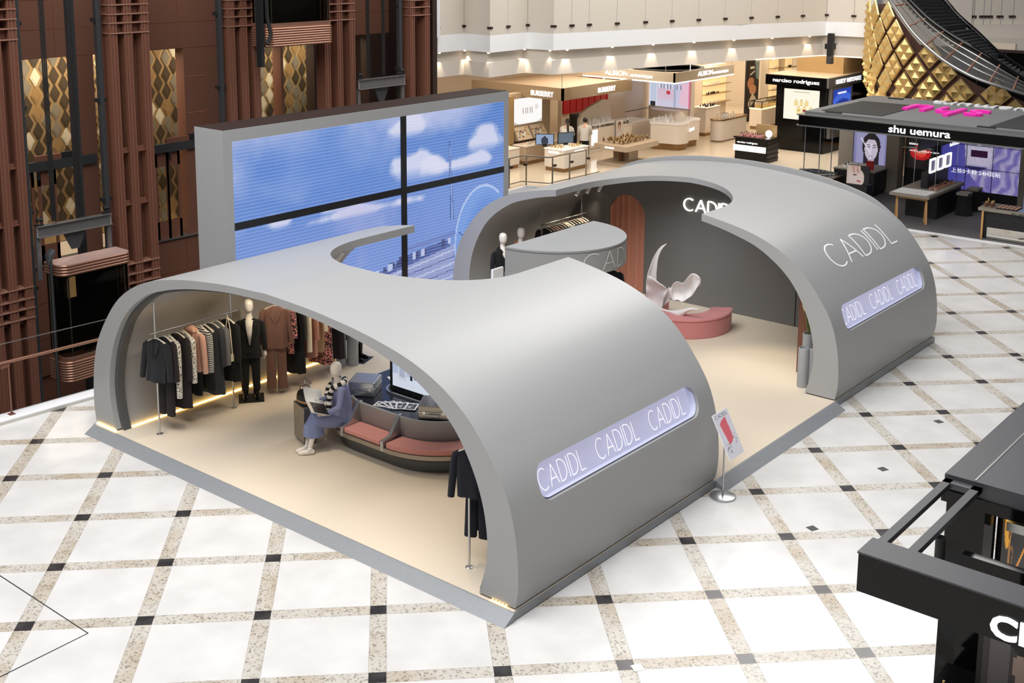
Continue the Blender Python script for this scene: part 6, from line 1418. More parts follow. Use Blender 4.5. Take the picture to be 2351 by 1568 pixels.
cs = thing('script_sign', 'glowing white script sign hanging below the cream shop ceiling', 'sign', (38.5, 16.2, 3.1)); text('letter', 'S.T. Dupont', (36.0, 16.0, 3.25), (1, 0, 0), .30, (0, -1, 0), 'lit_cool', cs, .03, .01, 2.2, .3); q = MB(); q.box(35.9, 16.02, 3.2, 38.3, 16.05, 3.9); q.build('board', 'plaster_warm', cs)
cs = thing('script_sign', 'cropped glowing white script sign beside the round pillar', 'sign', (41.5, 15.0, 3.0)); text('letter', 'S.T.', (41.0, 14.6, 2.95), (1, 0, 0), .42, (0, -1, 0), 'lit_cool', cs, .03, .01, 1.0, .3); q = MB(); q.box(40.9, 14.62, 2.85, 42.2, 14.65, 3.9); q.build('board', 'plaster_warm', cs)
q = MB(); q.box(38.6, 15.2, 3.55, 41.0, 17.6, 3.85); tag(q.build('ceiling_cove', 'lit_warm', None), 'glowing warm rectangular ceiling cove at the back', 'ceiling light')
# --- black kiosk with glowing perfume picture
nk_ = thing('black_kiosk', 'tall black kiosk with glowing perfume picture and white letters', 'kiosk', (36, 12.9, 0)); q = MB(); q.box(33.5, 11.76, 0, 38.0, 13.85, 2.62); q.build('body', 'black_gloss', nk_); q = MB(); q.box(33.4, 11.70, 2.58, 38.4, 14.3, 2.98); q.build('fascia', 'black_gloss', nk_); q = MB(); q.box(33.42, 11.68, 2.98, 38.4, 14.3, 3.0); q.build('roof', 'taupe', nk_)
text('letter', 'narciso rodriguez', (33.38, 13.96, 2.72), (0, -1, 0), .15, (-1, 0, 0), 'lit_cool', nk_, .015, .01, 1.98)
cv = Canvas(44, 40, (255, 252, 238)).grad((255, 250, 230), (250, 246, 226))
for k in range(3): cv.rect(.30 + .15*k, .46, .40 + .15*k, .62, (240, 216, 150)); cv.rect(.33 + .15*k, .62, .37 + .15*k, .67, (200, 170, 120))
for k in range(3): cv.rect(.36 + .17*k, .18, .49 + .17*k, .40, (246, 226, 160)); cv.rect(.40 + .17*k, .40, .45 + .17*k, .46, (210, 180, 130)); cv.rect(.38 + .17*k, .27, .47 + .17*k, .34, [(220, 190, 120), (150, 40, 70), (40, 40, 40)][k])
cv.rect(.28, .90, .72, .925, (150, 140, 120), .6); picture('picture_panel', cv, (33.48, 13.5, 1.27), (0, -1.5, 0), (0, 0, 1.2), nk_, 'backlit')
q = MB(); q.box(33.7, 11.60, .6, 35.6, 11.74, 2.58); q.build('side_panel', 'steel_rail', nk_); q = MB(); q.box(33.42, 11.62, 2.6, 36.9, 11.70, 2.98); q.build('side_fascia', 'steel_rail', nk_)
cv = Canvas(26, 40, (30, 62, 170)); 
for k in range(4): cv.ell(.55, .15, .9 - .2*k, .75 - .16*k, [(60, 100, 210), (24, 50, 150), (70, 112, 220), (20, 34, 110)][k])
cv.rect(.25, .88, .75, .93, (236, 240, 250)); cv.rect(.1, .05, .25, .3, (220, 232, 246)); cv.rect(.5, .05, .66, .26, (160, 190, 230)); cv.rect(.75, .08, .95, .34, (210, 222, 236)); picture('blue_picture', cv, (33.85, 11.59, 1.0), (1.6, 0, 0), (0, 0, 1.5), nk_, 'backlit')
text('letter', 'ISSEY MIYAKE', (34.1, 11.61, 2.72), (1, 0, 0), .17, (0, -1, 0), 'lit_cool', nk_, .015, .015, 2.3)
sc_ = thing('black_counter', 'small black counter with glowing white drawer front and tester bottles', 'counter', (30.6, 13.1, 0)); q = MB(); q.box(30.2, 12.45, 0, 31.1, 13.8, .86); q.build('body', 'black_gloss', sc_, bevel=.01); q = MB(); q.box(30.16, 12.5, .38, 30.19, 13.85, .60); q.build('lit_front', 'lit_cool', sc_); q = MB(); q.box(30.15, 12.4, .86, 31.15, 13.85, .92); q.build('top', 'black_gloss', sc_); text('letter', 'narciso rodriguez', (30.185, 13.7, .68), (0, -1, 0), .07, (-1, 0, 0), 'lit_cool', sc_, .005, .01, .85, split=False)
for k in range(4): q = MB(); q.box(30.25, 12.40, .12 + .18*k, 31.05, 12.45, .15 + .18*k); q.build('side_shelf', 'iron_dark', sc_)
q = MB(); q.box(30.9, 12.45, .92, 30.95, 13.3, 1.35); q.build('back_panel', 'gold_wall', sc_); q = MB(); q.tube([(30.6, 12.62, 1.06), (30.62, 12.62, 1.06)], .14, 18); q.build('round_mirror', 'lit_cool', sc_)
bottles(16, 30.25, 12.8, 30.8, 13.75, .92, 'small pink or black tester on the small black counter', G, 'pink', .13, .03, 13, 'black')
pi = thing('stone_pillar', 'square gold beige stone pillar behind the black kiosk', 'pillar', (37.0, 12.6, 0)); q = MB(); q.box(35.3, 11.9, 3.0, 37.6, 13.9, 3.9); q.build('shaft', 'gold_wall', pi)
# --- dark area with white topped tables at the right of the black kiosk
dg_ = thing('wall_dark', 'dark brown panelled wall with glass right of the black kiosk', None, (42, 10, 0)); dg_['kind'] = 'structure'; q = MB(); q.box(40.5, 6.0, 0, 40.7, 11.9, 3.9); q.build('backing', 'brown_dark', dg_)
for k in range(5): q = MB(); q.box(40.45, 6.2 + 1.1*k, .9, 40.5, 7.25 + 1.1*k, 3.8); q.build('panel', 'black_gloss', dg_)
for k, (x, y, h_, lab) in enumerate(((36.4, 10.6, 1.75, 'black pedestal with pale top and pink bottles by the dark wall'), (37.9, 10.4, 1.85, 'taller black pedestal with round white bottles by the dark wall'))):
    t = ctr('black_pedestal', lab, 'pedestal', x, y - .5, x + 1.0, y + .45, h_, 'black_gloss', 'stone_cream', 'black', 'black pedestals by the dark wall'); bottles(5, x + .1, y - .4, x + .6, y + .3, h_, 'perfume bottle on the black pedestals', G, 'pink' if k == 0 else 'white', .22, .05, 30 + k, 'rose_cap' if 'rose_cap' in M else 'white')
q = MB(); q.box(36.0, 8.0, 0, 44, 11.9, .02); tag(q.build('floor', 'wood'), 'light wooden floor by the dark wall', None, kind='structure')
q = MB(); q.bar((33.2, 11.6, 4.0), (33.2, 11.6, 5.3), .14, .3); 
b_ = on_ring(1897); ls = thing('line_array_speaker', 'tall narrow black loudspeaker hanging at the balcony corner', 'loudspeaker', (b_[0], b_[1] - .1, 3.6)); q = MB(); q.box(b_[0] - .35, b_[1] - .45, 3.55, b_[0] - .14, b_[1] - .24, 4.72); q.build('cabinet', 'black', ls, bevel=.01); q = MB(); q.box(b_[0] - .14, b_[1] - .4, 4.1, b_[0] + .25, b_[1] - .05, 4.3); q.build('bracket', 'black', ls)

# ================================================================== BLACK MAKE-UP SHOP (roof X 23.2 - 28.4)
su = thing('make_up_pavilion', 'large black make-up pavilion with grey roof and white fascia letters', 'pavilion', (26, 3, 0.01))
q = MB(); q.box(23.2, -6, 2.72, 28.6, 7.85, 3.02); q.build('fascia', 'black_gloss', su); q = MB(); q.box(23.16, -6, 2.68, 23.3, 7.9, 2.72); q.build('lower_trim', 'steel_rail', su); q = MB(); q.box(23.16, -6, 3.0, 28.6, 7.9, 3.03); q.build('upper_trim', 'steel_rail', su)
q = MB(); q.box(23.5, -6, 3.03, 28.6, 7.8, 3.10); q.build('roof', 'roof_grey', su) if 'roof_grey' in M else q.build('roof', 'grey_dark', su)
mat('roof_dark', (34, 35, 37), .6, noise=.2, nscale=60)
for y0, y1 in ((5.55, 7.45), (-5, 2.45)):
    q = MB(); q.box(23.9, y0, 3.10, 26.9, y1, 3.115); q.build('mesh_panel', 'roof_dark', su)
for x, y in ((23.6, 6.7), (23.6, 2.2), (28.1, 6.6), (28.1, 3.2)): q = MB(); q.box(x, y, 3.10, x + .12, y + .5, 3.13); q.build('vent', 'black', su)
mat('pink_letter', (232, 40, 170), .35, emit=.25, ecol=(232, 40, 170)); mat('roof_letter', (226, 226, 228), .4)
text('letter', 'shu', (26.75, 3.3, 3.105), (0, 1, 0), 1.75, (0, 0, 1), 'pink_letter', su, .08, .0, 2.35); text('letter', 'shu uemura', (28.3, 1.0, 3.105), (0, 1, 0), .75, (0, 0, 1), 'roof_letter', su, .05, .0, 4.6)
text('letter', 'shu uemura', (23.18, 5.03, 2.775), (0, -1, 0), .215, (-1, 0, 0), 'lit_cool', su, .02, .012, 1.77)
q = MB(); q.box(28.6, -6, 0.01, 28.8, 6.3, 3.0); q.build('back_wall', 'black', su); q = MB(); q.box(23.5, -6, 2.66, 28.6, 7.7, 2.70); q.build('soffit', 'black', su)
mat('concrete', (132, 124, 112), .6, noise=.12, nscale=6)
for x, y, w_ in ((27.9, 6.55, .42), (28.2, 8.25, .5), (28.0, 2.35, .4)):
    q = MB(); q.box(x, y, .01, x + .5, y + w_, 2.7); q.build('column', 'concrete', su)
for y in (7.7, 7.25, 6.9):                             # glass panes at the left end of the pavilion
    q = MB(); q.box(23.4 + (7.7-y)*.2, y, .01, 23.43 + (7.7-y)*.2, y + .02, 2.7); q.build('glass_edge', 'steel_rail', su)
q = MB(); q.box(23.45, 6.95, .05, 23.46, 7.7, 2.68); q.build('glass_pane', 'glass_clear', su)
# video wall: purple compact picture with lettering, built from nine monitors
vw = thing('video_wall', 'purple video wall with a powder compact and white characters', 'screen', (28.5, 3.9, 0.3))
cv = Canvas(96, 80, (104, 98, 176)).grad((110, 100, 180), (96, 94, 176)); nz = fbm(96, 80, 4, 4, 21, 1.2); cv.put(np.clip((.42 - cv.u)*4, 0, 1), (76, 76, 172), .8)
wv = np.sin((cv.u*2.2 - cv.v*1.1 + nz*.5)*16); cv.put((cv.u + .25*np.sin(cv.v*5) > .62)*np.clip(.6 + .4*wv, 0, 1), (206, 196, 226), .75)
cv.rect(.36, .62, .62, .92, (58, 56, 84)); cv.rect(.46, .62, .51, .95, (226, 226, 240)); cv.tri([(.30, .68), (.68, .68), (.66, .36), (.33, .36)], (186, 180, 214)); cv.tri([(.33, .65), (.65, .65), (.63, .39), (.36, .39)], (206, 198, 224)); cv.rect(.39, .50, .59, .60, (56, 30, 56)); cv.tri([(.33, .36), (.6, .36), (.5, .30), (.4, .30)], (60, 56, 110))
picture('picture', cv, (28.54, 5.4, .32), (0, -2.5, 0), (0, 0, 2.2), vw, 'screen')
for k in (1, 2): q = MB(); q.box(28.52, 5.4 - 2.5*k/3 - .008, .32, 28.54, 5.4 - 2.5*k/3 + .008, 2.52); q.build('bezel', 'black', vw); q = MB(); q.box(28.52, 2.9, .32 + 2.2*k/3 - .008, 28.54, 5.4, .32 + 2.2*k/3 + .008); q.build('bezel', 'black', vw)
text('letter', '上妆0卡粉 24H润贴', (28.525, 5.02, .86), (0, -1, 0), .12, (-1, 0, 0), 'lit_cool', vw, .004, 0, 1.55, split=False)
q = MB(); q.box(28.54, 2.85, .01, 28.6, 5.45, 2.6); q.build('housing', 'black', vw)
# portrait poster
pp = thing('portrait_poster', 'large mauve portrait poster of a face with black hair', 'poster', (28.3, 7.65, .2)); q = MB(); q.box(28.3, 6.98, .1, 28.4, 8.35, 2.3); q.build('frame', 'black', pp)
cv = Canvas(52, 84, (124, 122, 166)).grad((116, 114, 160), (140, 138, 178)); cv.rect(.1, .3, .9, .88, (150, 148, 188)); cv.rect(.3, .92, .72, .965, (196, 194, 220)); cv.ell(.52, .62, .26, .22, (30, 26, 32)); cv.rect(.3, .30, .75, .6, (34, 30, 38)); cv.ell(.52, .56, .185, .185, (196, 186, 202)); cv.tri([(.34, .74), (.52, .72), (.70, .74), (.66, .80), (.40, .80)], (30, 26, 32)); cv.rect(.44, .30, .62, .42, (176, 166, 186))
cv.tri([(.2, .12), (.35, .34), (.45, .28), (.60, .28), (.72, .34), (.88, .12), (.88, .0), (.2, .0)], (34, 32, 40)); cv.line(.40, .60, .48, .595, .012, (60, 46, 60)); cv.line(.57, .595, .65, .60, .012, (60, 46, 60)); cv.line(.40, .635, .48, .64, .01, (50, 40, 50)); cv.line(.56, .64, .65, .635, .01, (50, 40, 50)); cv.line(.48, .45, .57, .45, .016, (150, 90, 110)); cv.line(.52, .6, .53, .51, .008, (160, 150, 170))
cv.line(.22, .74, .5, .5, .018, (226, 224, 236)); cv.line(.36, .645, .56, .645, .014, (224, 222, 234)); cv.line(.53, .64, .50, .40, .016, (216, 214, 230)); picture('picture', cv, (28.29, 8.28, .2), (0, -1.22, 0), (0, 0, 2.0), pp, 'screen')
# red and black product shelf
rs = thing('product_shelf', 'black product shelf with red flower picture and brown bottles', 'shelf', (28.2, 6.1, 0.01)); q = MB(); q.box(28.35, 5.5, .01, 28.58, 6.5, 2.65); q.build('backing', 'black', rs)
cv = Canvas(30, 60, (20, 16, 16)); cv.ell(.5, .88, .3, .07, (220, 50, 40)); cv.ell(.5, .88, .14, .035, (250, 120, 90)); cv.ell(.52, .3, .36, .14, (176, 20, 24)); cv.ell(.52, .3, .2, .08, (214, 60, 50)); cv.rect(.1, .44, .9, .465, (220, 220, 220)); 
for k in range(5): cv.rect(.3 + .09*k, .28, .35 + .09*k, .36, (190, 150, 120))
picture('picture', cv, (28.34, 6.48, .85), (0, -.96, 0), (0, 0, 1.8), rs, 'screen')
for z in (1.95, 1.55): q = MB(); q.box(28.05, 5.5, z, 28.35, 6.5, z + .03); q.build('shelf', 'steel_rail', rs)
bottles(8, 28.1, 5.55, 28.3, 6.45, 1.98, 'small brown bottle on the black product shelf', 'make-up products in the black pavilion', 'brown', .16, .03, 50, 'bronze')
text('letter', 'mindfully crafted in japan', (28.32, 6.35, 1.42), (0, -1, 0), .06, (-1, 0, 0), 'lit_cool', rs, .004, 0, .98, split=False)
# trestle tables
def trestle(label, x0, x1, y0, y1, h_, legs):
    t = thing('trestle_table', label, 'table', ((x0+x1)/2, (y0+y1)/2, .01), 0, 'grey topped trestle tables'); q = MB(); q.box(x0, y0, h_ - .09, x1, y1, h_); q.build('table_top', 'concrete', t, bevel=.008)
    for (lx, ly) in legs:
        for d_ in (-.07, .07): q = MB(); q.bar((lx + d_*1.6, ly + d_, .01), (lx, ly, h_ - .09), .05, .05); q.build('leg', 'wood', t)
    if len(legs) > 1: q = MB(); q.bar((*legs[0], h_ - .14), (*legs[1], h_ - .14), .05, .07); q.build('rail', 'wood', t)
    return t
trestle('grey table on wooden trestle legs at the front of the pavilion', 24.05, 27.0, 4.05, 5.25, .86, ((24.25, 4.2), (24.3, 5.1)))
q = MB(); q.box(24.1, 4.15, .861, 24.9, 5.2, .868); tag(q.build('white_mat', 'white', None), 'white mat on the end of the trestle table', 'mat')
bk = thing('tester_island', 'black tester island with mirrors under a black arched sign', 'display unit', (26.0, 4.6, .01)); q = MB(); q.box(25.0, 4.15, .01, 27.0, 5.1, .76); q.build('cabinet', 'black', bk); q = MB(); q.box(25.2, 4.55, .87, 26.9, 4.75, 1.35); q.build('riser', 'black', bk)
for k in range(3):
    x = 25.2 + .62*k; q = MB()
    for a, b_ in (((x, 1.36), (x + .46, 1.36)), ((x + .46, 1.36), (x + .46, 1.74)), ((x + .46, 1.74), (x, 1.74)), ((x, 1.74), (x, 1.36))): q.bar((a[0], 4.5, a[1]), (b_[0], 4.5, b_[1]), .06, .05)
    f_ = q.build('mirror_frame', 'lit_cool', bk); q = MB(); q.box(x, 4.5, 1.36, x + .46, 4.52, 1.74); q.build('mirror_glass', 'steel', f_)
q = MB(); q.grid(lambda u_, v_: (25.3 + 1.7*u_, 4.25 + .75*v_, 2.05 + .30*math.sin(math.pi*(.15 + .7*v_))), 2, 10); q.build('arched_sign', 'black', bk, smooth=60, solid=.03); q = MB(); q.box(25.3, 4.9, 1.95, 27.0, 4.95, 2.25); q.build('sign_back', 'black', bk)
text('letter', 'shuATELIER', (26.0, 4.235, 2.08), (1, 0, 0), .11, (0, -1, .2), 'lit_cool', bk, .01, .01, .8, split=False)
for (x, y) in ((25.15, 4.3), (25.15, 4.95), (26.95, 4.3)): q = MB(); q.tube([(x, y, .87), (x, y, 2.66)], .008, 6); q.build('glass_rod', 'steel', bk)
bottles(22, 25.1, 4.2, 26.6, 4.5, .862, 'small make-up tester on the black island', 'make-up products in the black pavilion', 'cloth_rose', .12, .03, 51, 'black')
for k in range(2): 
    s_ = thing('stool', 'black draped stool at the rear end of the trestle table' if k else 'black draped stool in the middle of the trestle table', 'stool', (26.2 + .9*k, 3.85, .01), 0, 'black stools'); q = MB(); q.lathe([(.26, 0), (.22, .3), (.20, .55), (.22, .6), (.001, .62)], (26.2 + .9*k, 3.75, .01), 14); q.build('cover', 'cloth_black', s_, smooth=50); q = MB(); q.box(26.0 + .9*k, 3.6, .63, 26.45 + .9*k, 3.95, .70); q.build('seat', 'concrete', s_)
# right table with palettes and dark front
rt = thing('palette_table', 'grey topped table with make-up palettes at the right edge', 'table', (23.9, 1.0, .01)); q = MB(); q.box(23.45, -1.5, .80, 24.3, 2.45, .89); q.build('table_top', 'concrete', rt, bevel=.008); q = MB(); q.box(23.58, -1.5, .01, 24.25, 2.38, .79); q.build('cabinet', 'black', rt); q = MB(); q.box(23.55, -1.4, .03, 23.57, 2.2, .34); q.build('mirror_kick', 'mirror', rt) if 'mirror' in M else None
for k in range(3): q = MB(); q.box(23.56, -1.4, .40 + .12*k, 23.58, 2.2, .41 + .12*k); q.build('groove', 'iron', rt)
q = MB(); q.bar((23.5, 2.32, .01), (23.5, 2.32, .8), .06, .05); q.build('leg', 'wood', rt)
text('letter', 'shu uemura', (23.44, 1.55, .815), (0, -1, 0), .055, (-1, 0, 0), 'iron_dark', rt, .003, 0, .5, split=False)
pt = thing('make_up_palette', 'open palette of beige make-up pans on the palette table', 'palette', (23.8, 1.75, .89), 0, 'make-up palettes'); q = MB(); q.box(23.55, 1.45, .89, 24.05, 2.0, .92); q.build('tray', 'black', pt)
for i in range(4):
    for j in range(5): q = MB(); q.lathe([(.045, 0), (.045, .012), (.001, .014)], (23.62 + .12*i, 1.50 + .11*j, .92), 10); q.build('pan', 'cloth_tan' if (i + j) % 2 else 'cloth_rose', pt)
pt = thing('make_up_palette', 'open blue palette standing upright on the palette table', 'palette', (23.9, 1.15, .89), 0, 'make-up palettes'); q = MB(); q.box(23.95, .95, .89, 24.0, 1.4, 1.35); q.build('lid', 'cloth_paleblue', pt); q = MB(); q.box(23.55, .95, .89, 23.95, 1.4, .91); q.build('tray', 'cloth_paleblue', pt)
cv = Canvas(16, 16, (110, 140, 206)); cv.rect(.1, .1, .9, .9, (90, 120, 196)); cv.ell(.5, .4, .2, .2, (226, 232, 246)); cv.rect(.2, .6, .3, .95, (30, 40, 80)); cv.rect(.5, .6, .6, .95, (230, 236, 250)); picture('picture', cv, (23.945, 1.38, .93), (0, -.41, 0), (0, 0, .4), pt)
bottles(6, 23.6, 2.1, 23.95, 2.4, .89, 'small orange and black make-up item on the palette table', 'make-up products in the black pavilion', 'rust_item' if 'rust_item' in M else 'brown', .18, .03, 52, 'gold')
# counters at the left end of the pavilion
t = ctr('black_wall_counter', 'black counter with grey top before the portrait poster', 'counter', 26.9, 6.9, 28.2, 8.3, .84, 'black', 'concrete', 'black'); bottles(9, 27.0, 7.3, 27.6, 8.2, .84, 'small black and white item before the portrait poster', 'make-up products in the black pavilion', 'white', .09, .04, 53, 'black')
q = MB(); q.box(27.2, 7.10, .84, 27.3, 7.32, 1.12); tag(q.build('red_box', 'red', None), 'upright red box on the counter before the portrait poster', 'box')
mat('water', (40, 42, 44), .12, bump=1.0, nscale=9)
fo = thing('rippled_display', 'low black display with a rippled silvery surface and brown product row', 'display unit', (26.0, 8.9, 0)); q = MB(); q.box(25.2, 8.0, 0, 26.85, 9.5, .42); q.build('base', 'black_gloss', fo); q = MB(); q.grid(lambda u_, v_: (25.3 + 1.5*u_, 8.1 + 1.35*v_, .43 + .9*max(0, u_-.55)**1.5 + .02*math.sin(30*u_ + 6*v_)), 30, 12); q.build('rippled_sheet', 'water', fo, smooth=180); q = MB(); q.box(25.3, 7.9, .42, 26.8, 8.15, .62); q.build('product_row', 'brown_dark', fo)
text('letter', 'tailor made for asian skin', (25.28, 8.6, .64), (0, -1, 0), .08, (-1, 0, 0), 'lit_cool', fo, .005, 0, 1.2, split=False)
bottles(26, 25.3, 7.7, 25.6, 8.6, .62, 'small cream foundation bottle in the brown product row', 'make-up products in the black pavilion', 'cloth_cream', .12, .02, 54, 'cloth_cream')
pc = thing('tilted_portrait', 'tilted close up portrait card with raised hand above the grey roof', 'poster', (25.0, 6.7, .9)); q = MB(); q.box(24.98, 6.28, .75, 25.02, 7.0, 1.35); q.build('board', 'black', pc); q = MB(); q.box(24.9, 6.3, .01, 25.3, 7.0, .75); q.build('plinth', 'black', pc)
cv = Canvas(36, 30, (236, 214, 208)); cv.rect(.62, 0, 1, 1, (30, 28, 30)); cv.ell(.45, .35, .34, .5, (240, 222, 216)); cv.ell(.36, .5, .1, .05, (120, 80, 80)); cv.ell(.36, .5, .04, .03, (30, 24, 24)); cv.ell(.55, .18, .1, .05, (196, 100, 104))
for k in range(5): cv.line(.18 + .1*k, .95, .25 + .08*k, .62, .07, (206, 150, 140) if k % 2 else (236, 200, 190))
picture('picture', cv, (24.97, 7.0, .76), (0, -.72, 0), (0, 0, .58), pc)
area('pavilion_light', (26, 4.5, 2.64), (26, 4.5, 0), 3.5, 5.5, 26, (1, .95, .9))

# ================================================================== FRONT RIGHT BLACK KIOSK (roof at z = 2.6)
ck = thing('perfume_kiosk', 'black glossy perfume kiosk cropped at the lower right corner', 'kiosk', (2.0, -6, 0))
ZC = 2.6
q = MB(); q.box(1.74, -9, ZC - .18, 7.0, -4.40, ZC); q.build('roof', 'black_top', ck, bevel=.004); q = MB(); q.box(1.72, -9, ZC - .30, 7.0, -4.385, ZC - .17); q.build('roof_edge', 'black_gloss', ck); q = MB(); q.box(1.76, -4.72, ZC, 7.0, -4.70, ZC + .006); q.build('roof_seam', 'steel_rail', ck)
q = MB(); q.box(-.44, -9, ZC - .02, -.09, -4.39, ZC); q.build('beam_cover', 'black_top', ck, bevel=.004); q = MB(); q.box(-.43, -9, ZC - .39, -.10, -4.40, ZC - .018); q.build('front_beam', 'black_gloss', ck)
for y0 in (-4.50, -4.79):
    q = MB(); q.box(-.09, y0, ZC - .10, 1.74, y0 + .085, ZC - .04); q.build('tie_beam', 'black_top', ck)
q = MB(); q.box(1.62, -4.79, ZC - .10, 1.73, -4.42, ZC - .04); q.build('tie_beam', 'black_top', ck)
q = MB(); q.box(1.80, -4.82, 0, 2.2, -4.42, ZC - .18); q.build('column', 'black_gloss', ck)
q = MB(); q.tube([(.62, -4.78, 2.1), (.62, -4.78, 2.45)], .05, 12); q.build('pendant_spot', 'black', ck, smooth=50)
text('letter', 'CHANEL', (-.435, -5.60, ZC - .345), (0, -1, 0), .20, (-1, 0, 0), 'lit_cool', ck, .02, .03, 1.28)
# gold picture panel behind the column
gp = thing('gold_picture', 'black panel with golden droplets and white slogan inside the kiosk', 'picture', (2.6, -5.2, 0)); q = MB(); q.box(2.25, -4.86, .0, 3.4, -4.82, 2.42); q.build('panel', 'black', gp)
cv = Canvas(44, 64, (14, 14, 16)); cv.ell(.22, .72, .15, .26, (150, 96, 20)); cv.ell(.22, .70, .13, .23, (214, 150, 40)); cv.ell(.2, .76, .06, .12, (255, 214, 120)); cv.ell(.27, .62, .05, .10, (110, 62, 10)); cv.ell(.34, .34, .09, .10, (120, 76, 16)); cv.ell(.34, .34, .06, .07, (24, 18, 10)); cv.rect(.26, .05, .32, .5, (150, 100, 40)); cv.line(.2, .02, 1, .3, .05, (206, 132, 30))
for k in range(3): cv.rect(.58, .70 - .05*k, .86 - .04*k, .725 - .05*k, (226, 226, 226))
picture('picture', cv, (2.28, -4.87, 1.0), (1.05, 0, 0), (0, 0, 1.3), gp, 'screen')
q = MB(); q.box(2.3, -5.9, 1.9, 3.6, -4.9, 2.0); q.build('steel_shelf', 'steel', gp); q = MB(); q.box(2.3, -5.9, .01, 3.6, -4.9, .1); q.build('base', 'cream', gp)
# make-up counter under the beam
mk_ = thing('make_up_counter', 'black make-up counter with glittering testers under the kiosk beam', 'counter', (-.2, -5.2, 0)); q = MB(); q.box(-.55, -6.6, 0, .88, -4.86, .98); q.build('cabinet', 'black_gloss', mk_, bevel=.01); q = MB(); q.prism([(-.5, -4.9, .985), (.7, -4.9, 1.12), (.7, -5.5, 1.12), (-.5, -5.5, .985)], (0, 0, .02)); q.build('tray', 'black_gloss', mk_)
q = MB(); q.lathe([(.2, 0), (.2, .012), (.001, .014)], (.0, -5.12, 1.06), 20); q.build('gold_dish', 'gold_pale', mk_, smooth=40)
bottles(6, -.15, -5.3, .3, -4.95, 1.09, 'black lipstick tube on the make-up counter of the kiosk', 'lipsticks on the black kiosk counter', 'black', .14, .02, 60, 'gold')
rf = thing('face_poster', 'poster of two faces below the kiosk beam', 'poster', (.3, -5.8, 1.0)); q = MB(); q.box(.28, -6.6, 1.0, .32, -5.3, 2.1); q.build('board', 'black', rf)
cv = Canvas(40, 34, (70, 64, 66)); cv.ell(.4, .55, .17, .3, (170, 146, 134)); cv.ell(.72, .4, .17, .3, (156, 130, 120)); cv.ell(.4, .8, .2, .16, (30, 26, 28)); cv.ell(.72, .66, .2, .16, (30, 26, 28)); cv.rect(.05, .3, .2, .8, (110, 104, 106)); picture('picture', cv, (.27, -5.35, 1.05), (0, -1.2, 0), (0, 0, 1.0), rf)
q = MB(); q.box(.9, -7.0, 0, 1.0, -4.9, 2.2); tag(q.build('black_partition', 'black_gloss', None), 'black glossy partition behind the make-up counter of the kiosk', 'partition')
st_ = thing('leather_stool', 'black padded leather stool inside the front kiosk', 'stool', (-.9, -6.0, 0)); q = MB(); q.ball((-.85, -6.05, .62), .28, .3, .12); q.build('seat', 'black_gloss', st_, smooth=60); q = MB(); q.tube([(-.85, -6.05, 0.02), (-.85, -6.05, .55)], .035, 10); q.lathe([(.22, 0), (.2, .02), (.03, .04)], (-.85, -6.05, 0), 18); q.build('base', 'steel', st_, smooth=40)

# ================================================================== CURVED ESCALATOR WITH GOLD SCALES
es = thing('escalator', 'curved escalator clad in golden pyramid scales at upper right', 'escalator', (44, 8, 0))
def dep(x, y, D): d = ray(x, y); return CAM + d*(D/(d @ FWD))
DC = 44.3; RC = 6.0; pc0 = dep(2005 + RC*F/DC, 130, DC); CXE, CYE = pc0[0], pc0[1]
aim = math.atan2(CAM[1] - CYE, CAM[0] - CXE)          # direction from drum axis to the viewer's side
def drum(th, z, dr=0.0):
    r = RC + dr - .9*max(0.0, (3.6 - z)/2.2)**1.6; return np.array([CXE + r*math.cos(th), CYE + r*math.sin(th), z])
q = MB(); top_px = [(2035, -10), (2065, 32), (2100, 78), (2160, 132), (2230, 172), (2351, 212), (2500, 250)]
def ztop_ok(x, y): return y > float(np.interp(x, [p[0] for p in top_px], [p[1] for p in top_px])) + 8
q = MB()
def pyr(cx_, cz_, h_, d_):                              # square pyramid standing on its corner, local x = along, z = up, -y outward
    b_ = len(q.v); q.add([(cx_, 0, cz_ - h_), (cx_ + h_, 0, cz_), (cx_, 0, cz_ + h_), (cx_ - h_, 0, cz_), (cx_, -d_, cz_)], [(0, 1, 4), (1, 2, 4), (2, 3, 4), (3, 0, 4), (3, 2, 1, 0)])
def zmax(th):
    for z in np.arange(7.4, .6, -.08):
        x, y, d_ = PX(drum(th, z))
        if ztop_ok(x, y - 10): return z
    return .7
th0, th1 = aim - 2.0, aim + 2.0; bk_ = MB(); bk_.grid(lambda u_, v_: tuple(drum(th0 + (th1-th0)*u_, .2 + (zmax(th0 + (th1-th0)*u_) - .2)*v_, -.16)), 70, 12); bk_.build('cladding_backing', 'plum', es, smooth=180)
S_ = .50
for ox, oz in ((0, S_*.5), (0, -S_*.5), (S_*.5, 0), (-S_*.5, 0)): pyr(ox, oz, S_*.47, .15)
scale_me = q.mesh('gold_scale'); scale_me.materials.append(M['gold'])
q = MB(); q.add([(0, .02, -S_), (S_, .02, 0), (0, .02, S_), (-S_, .02, 0), (0, -.03, -S_*.96), (S_*.96, -.03, 0), (0, -.03, S_*.96), (-S_*.96, -.03, 0)], [(0, 1, 5, 4), (1, 2, 6, 5), (2, 3, 7, 6), (3, 0, 4, 7), (4, 5, 6, 7)]); frame_me = q.mesh('scale_frame'); frame_me.materials.append(M['gold_pale'])
ns = 0; off = woff(es); step = .98*S_
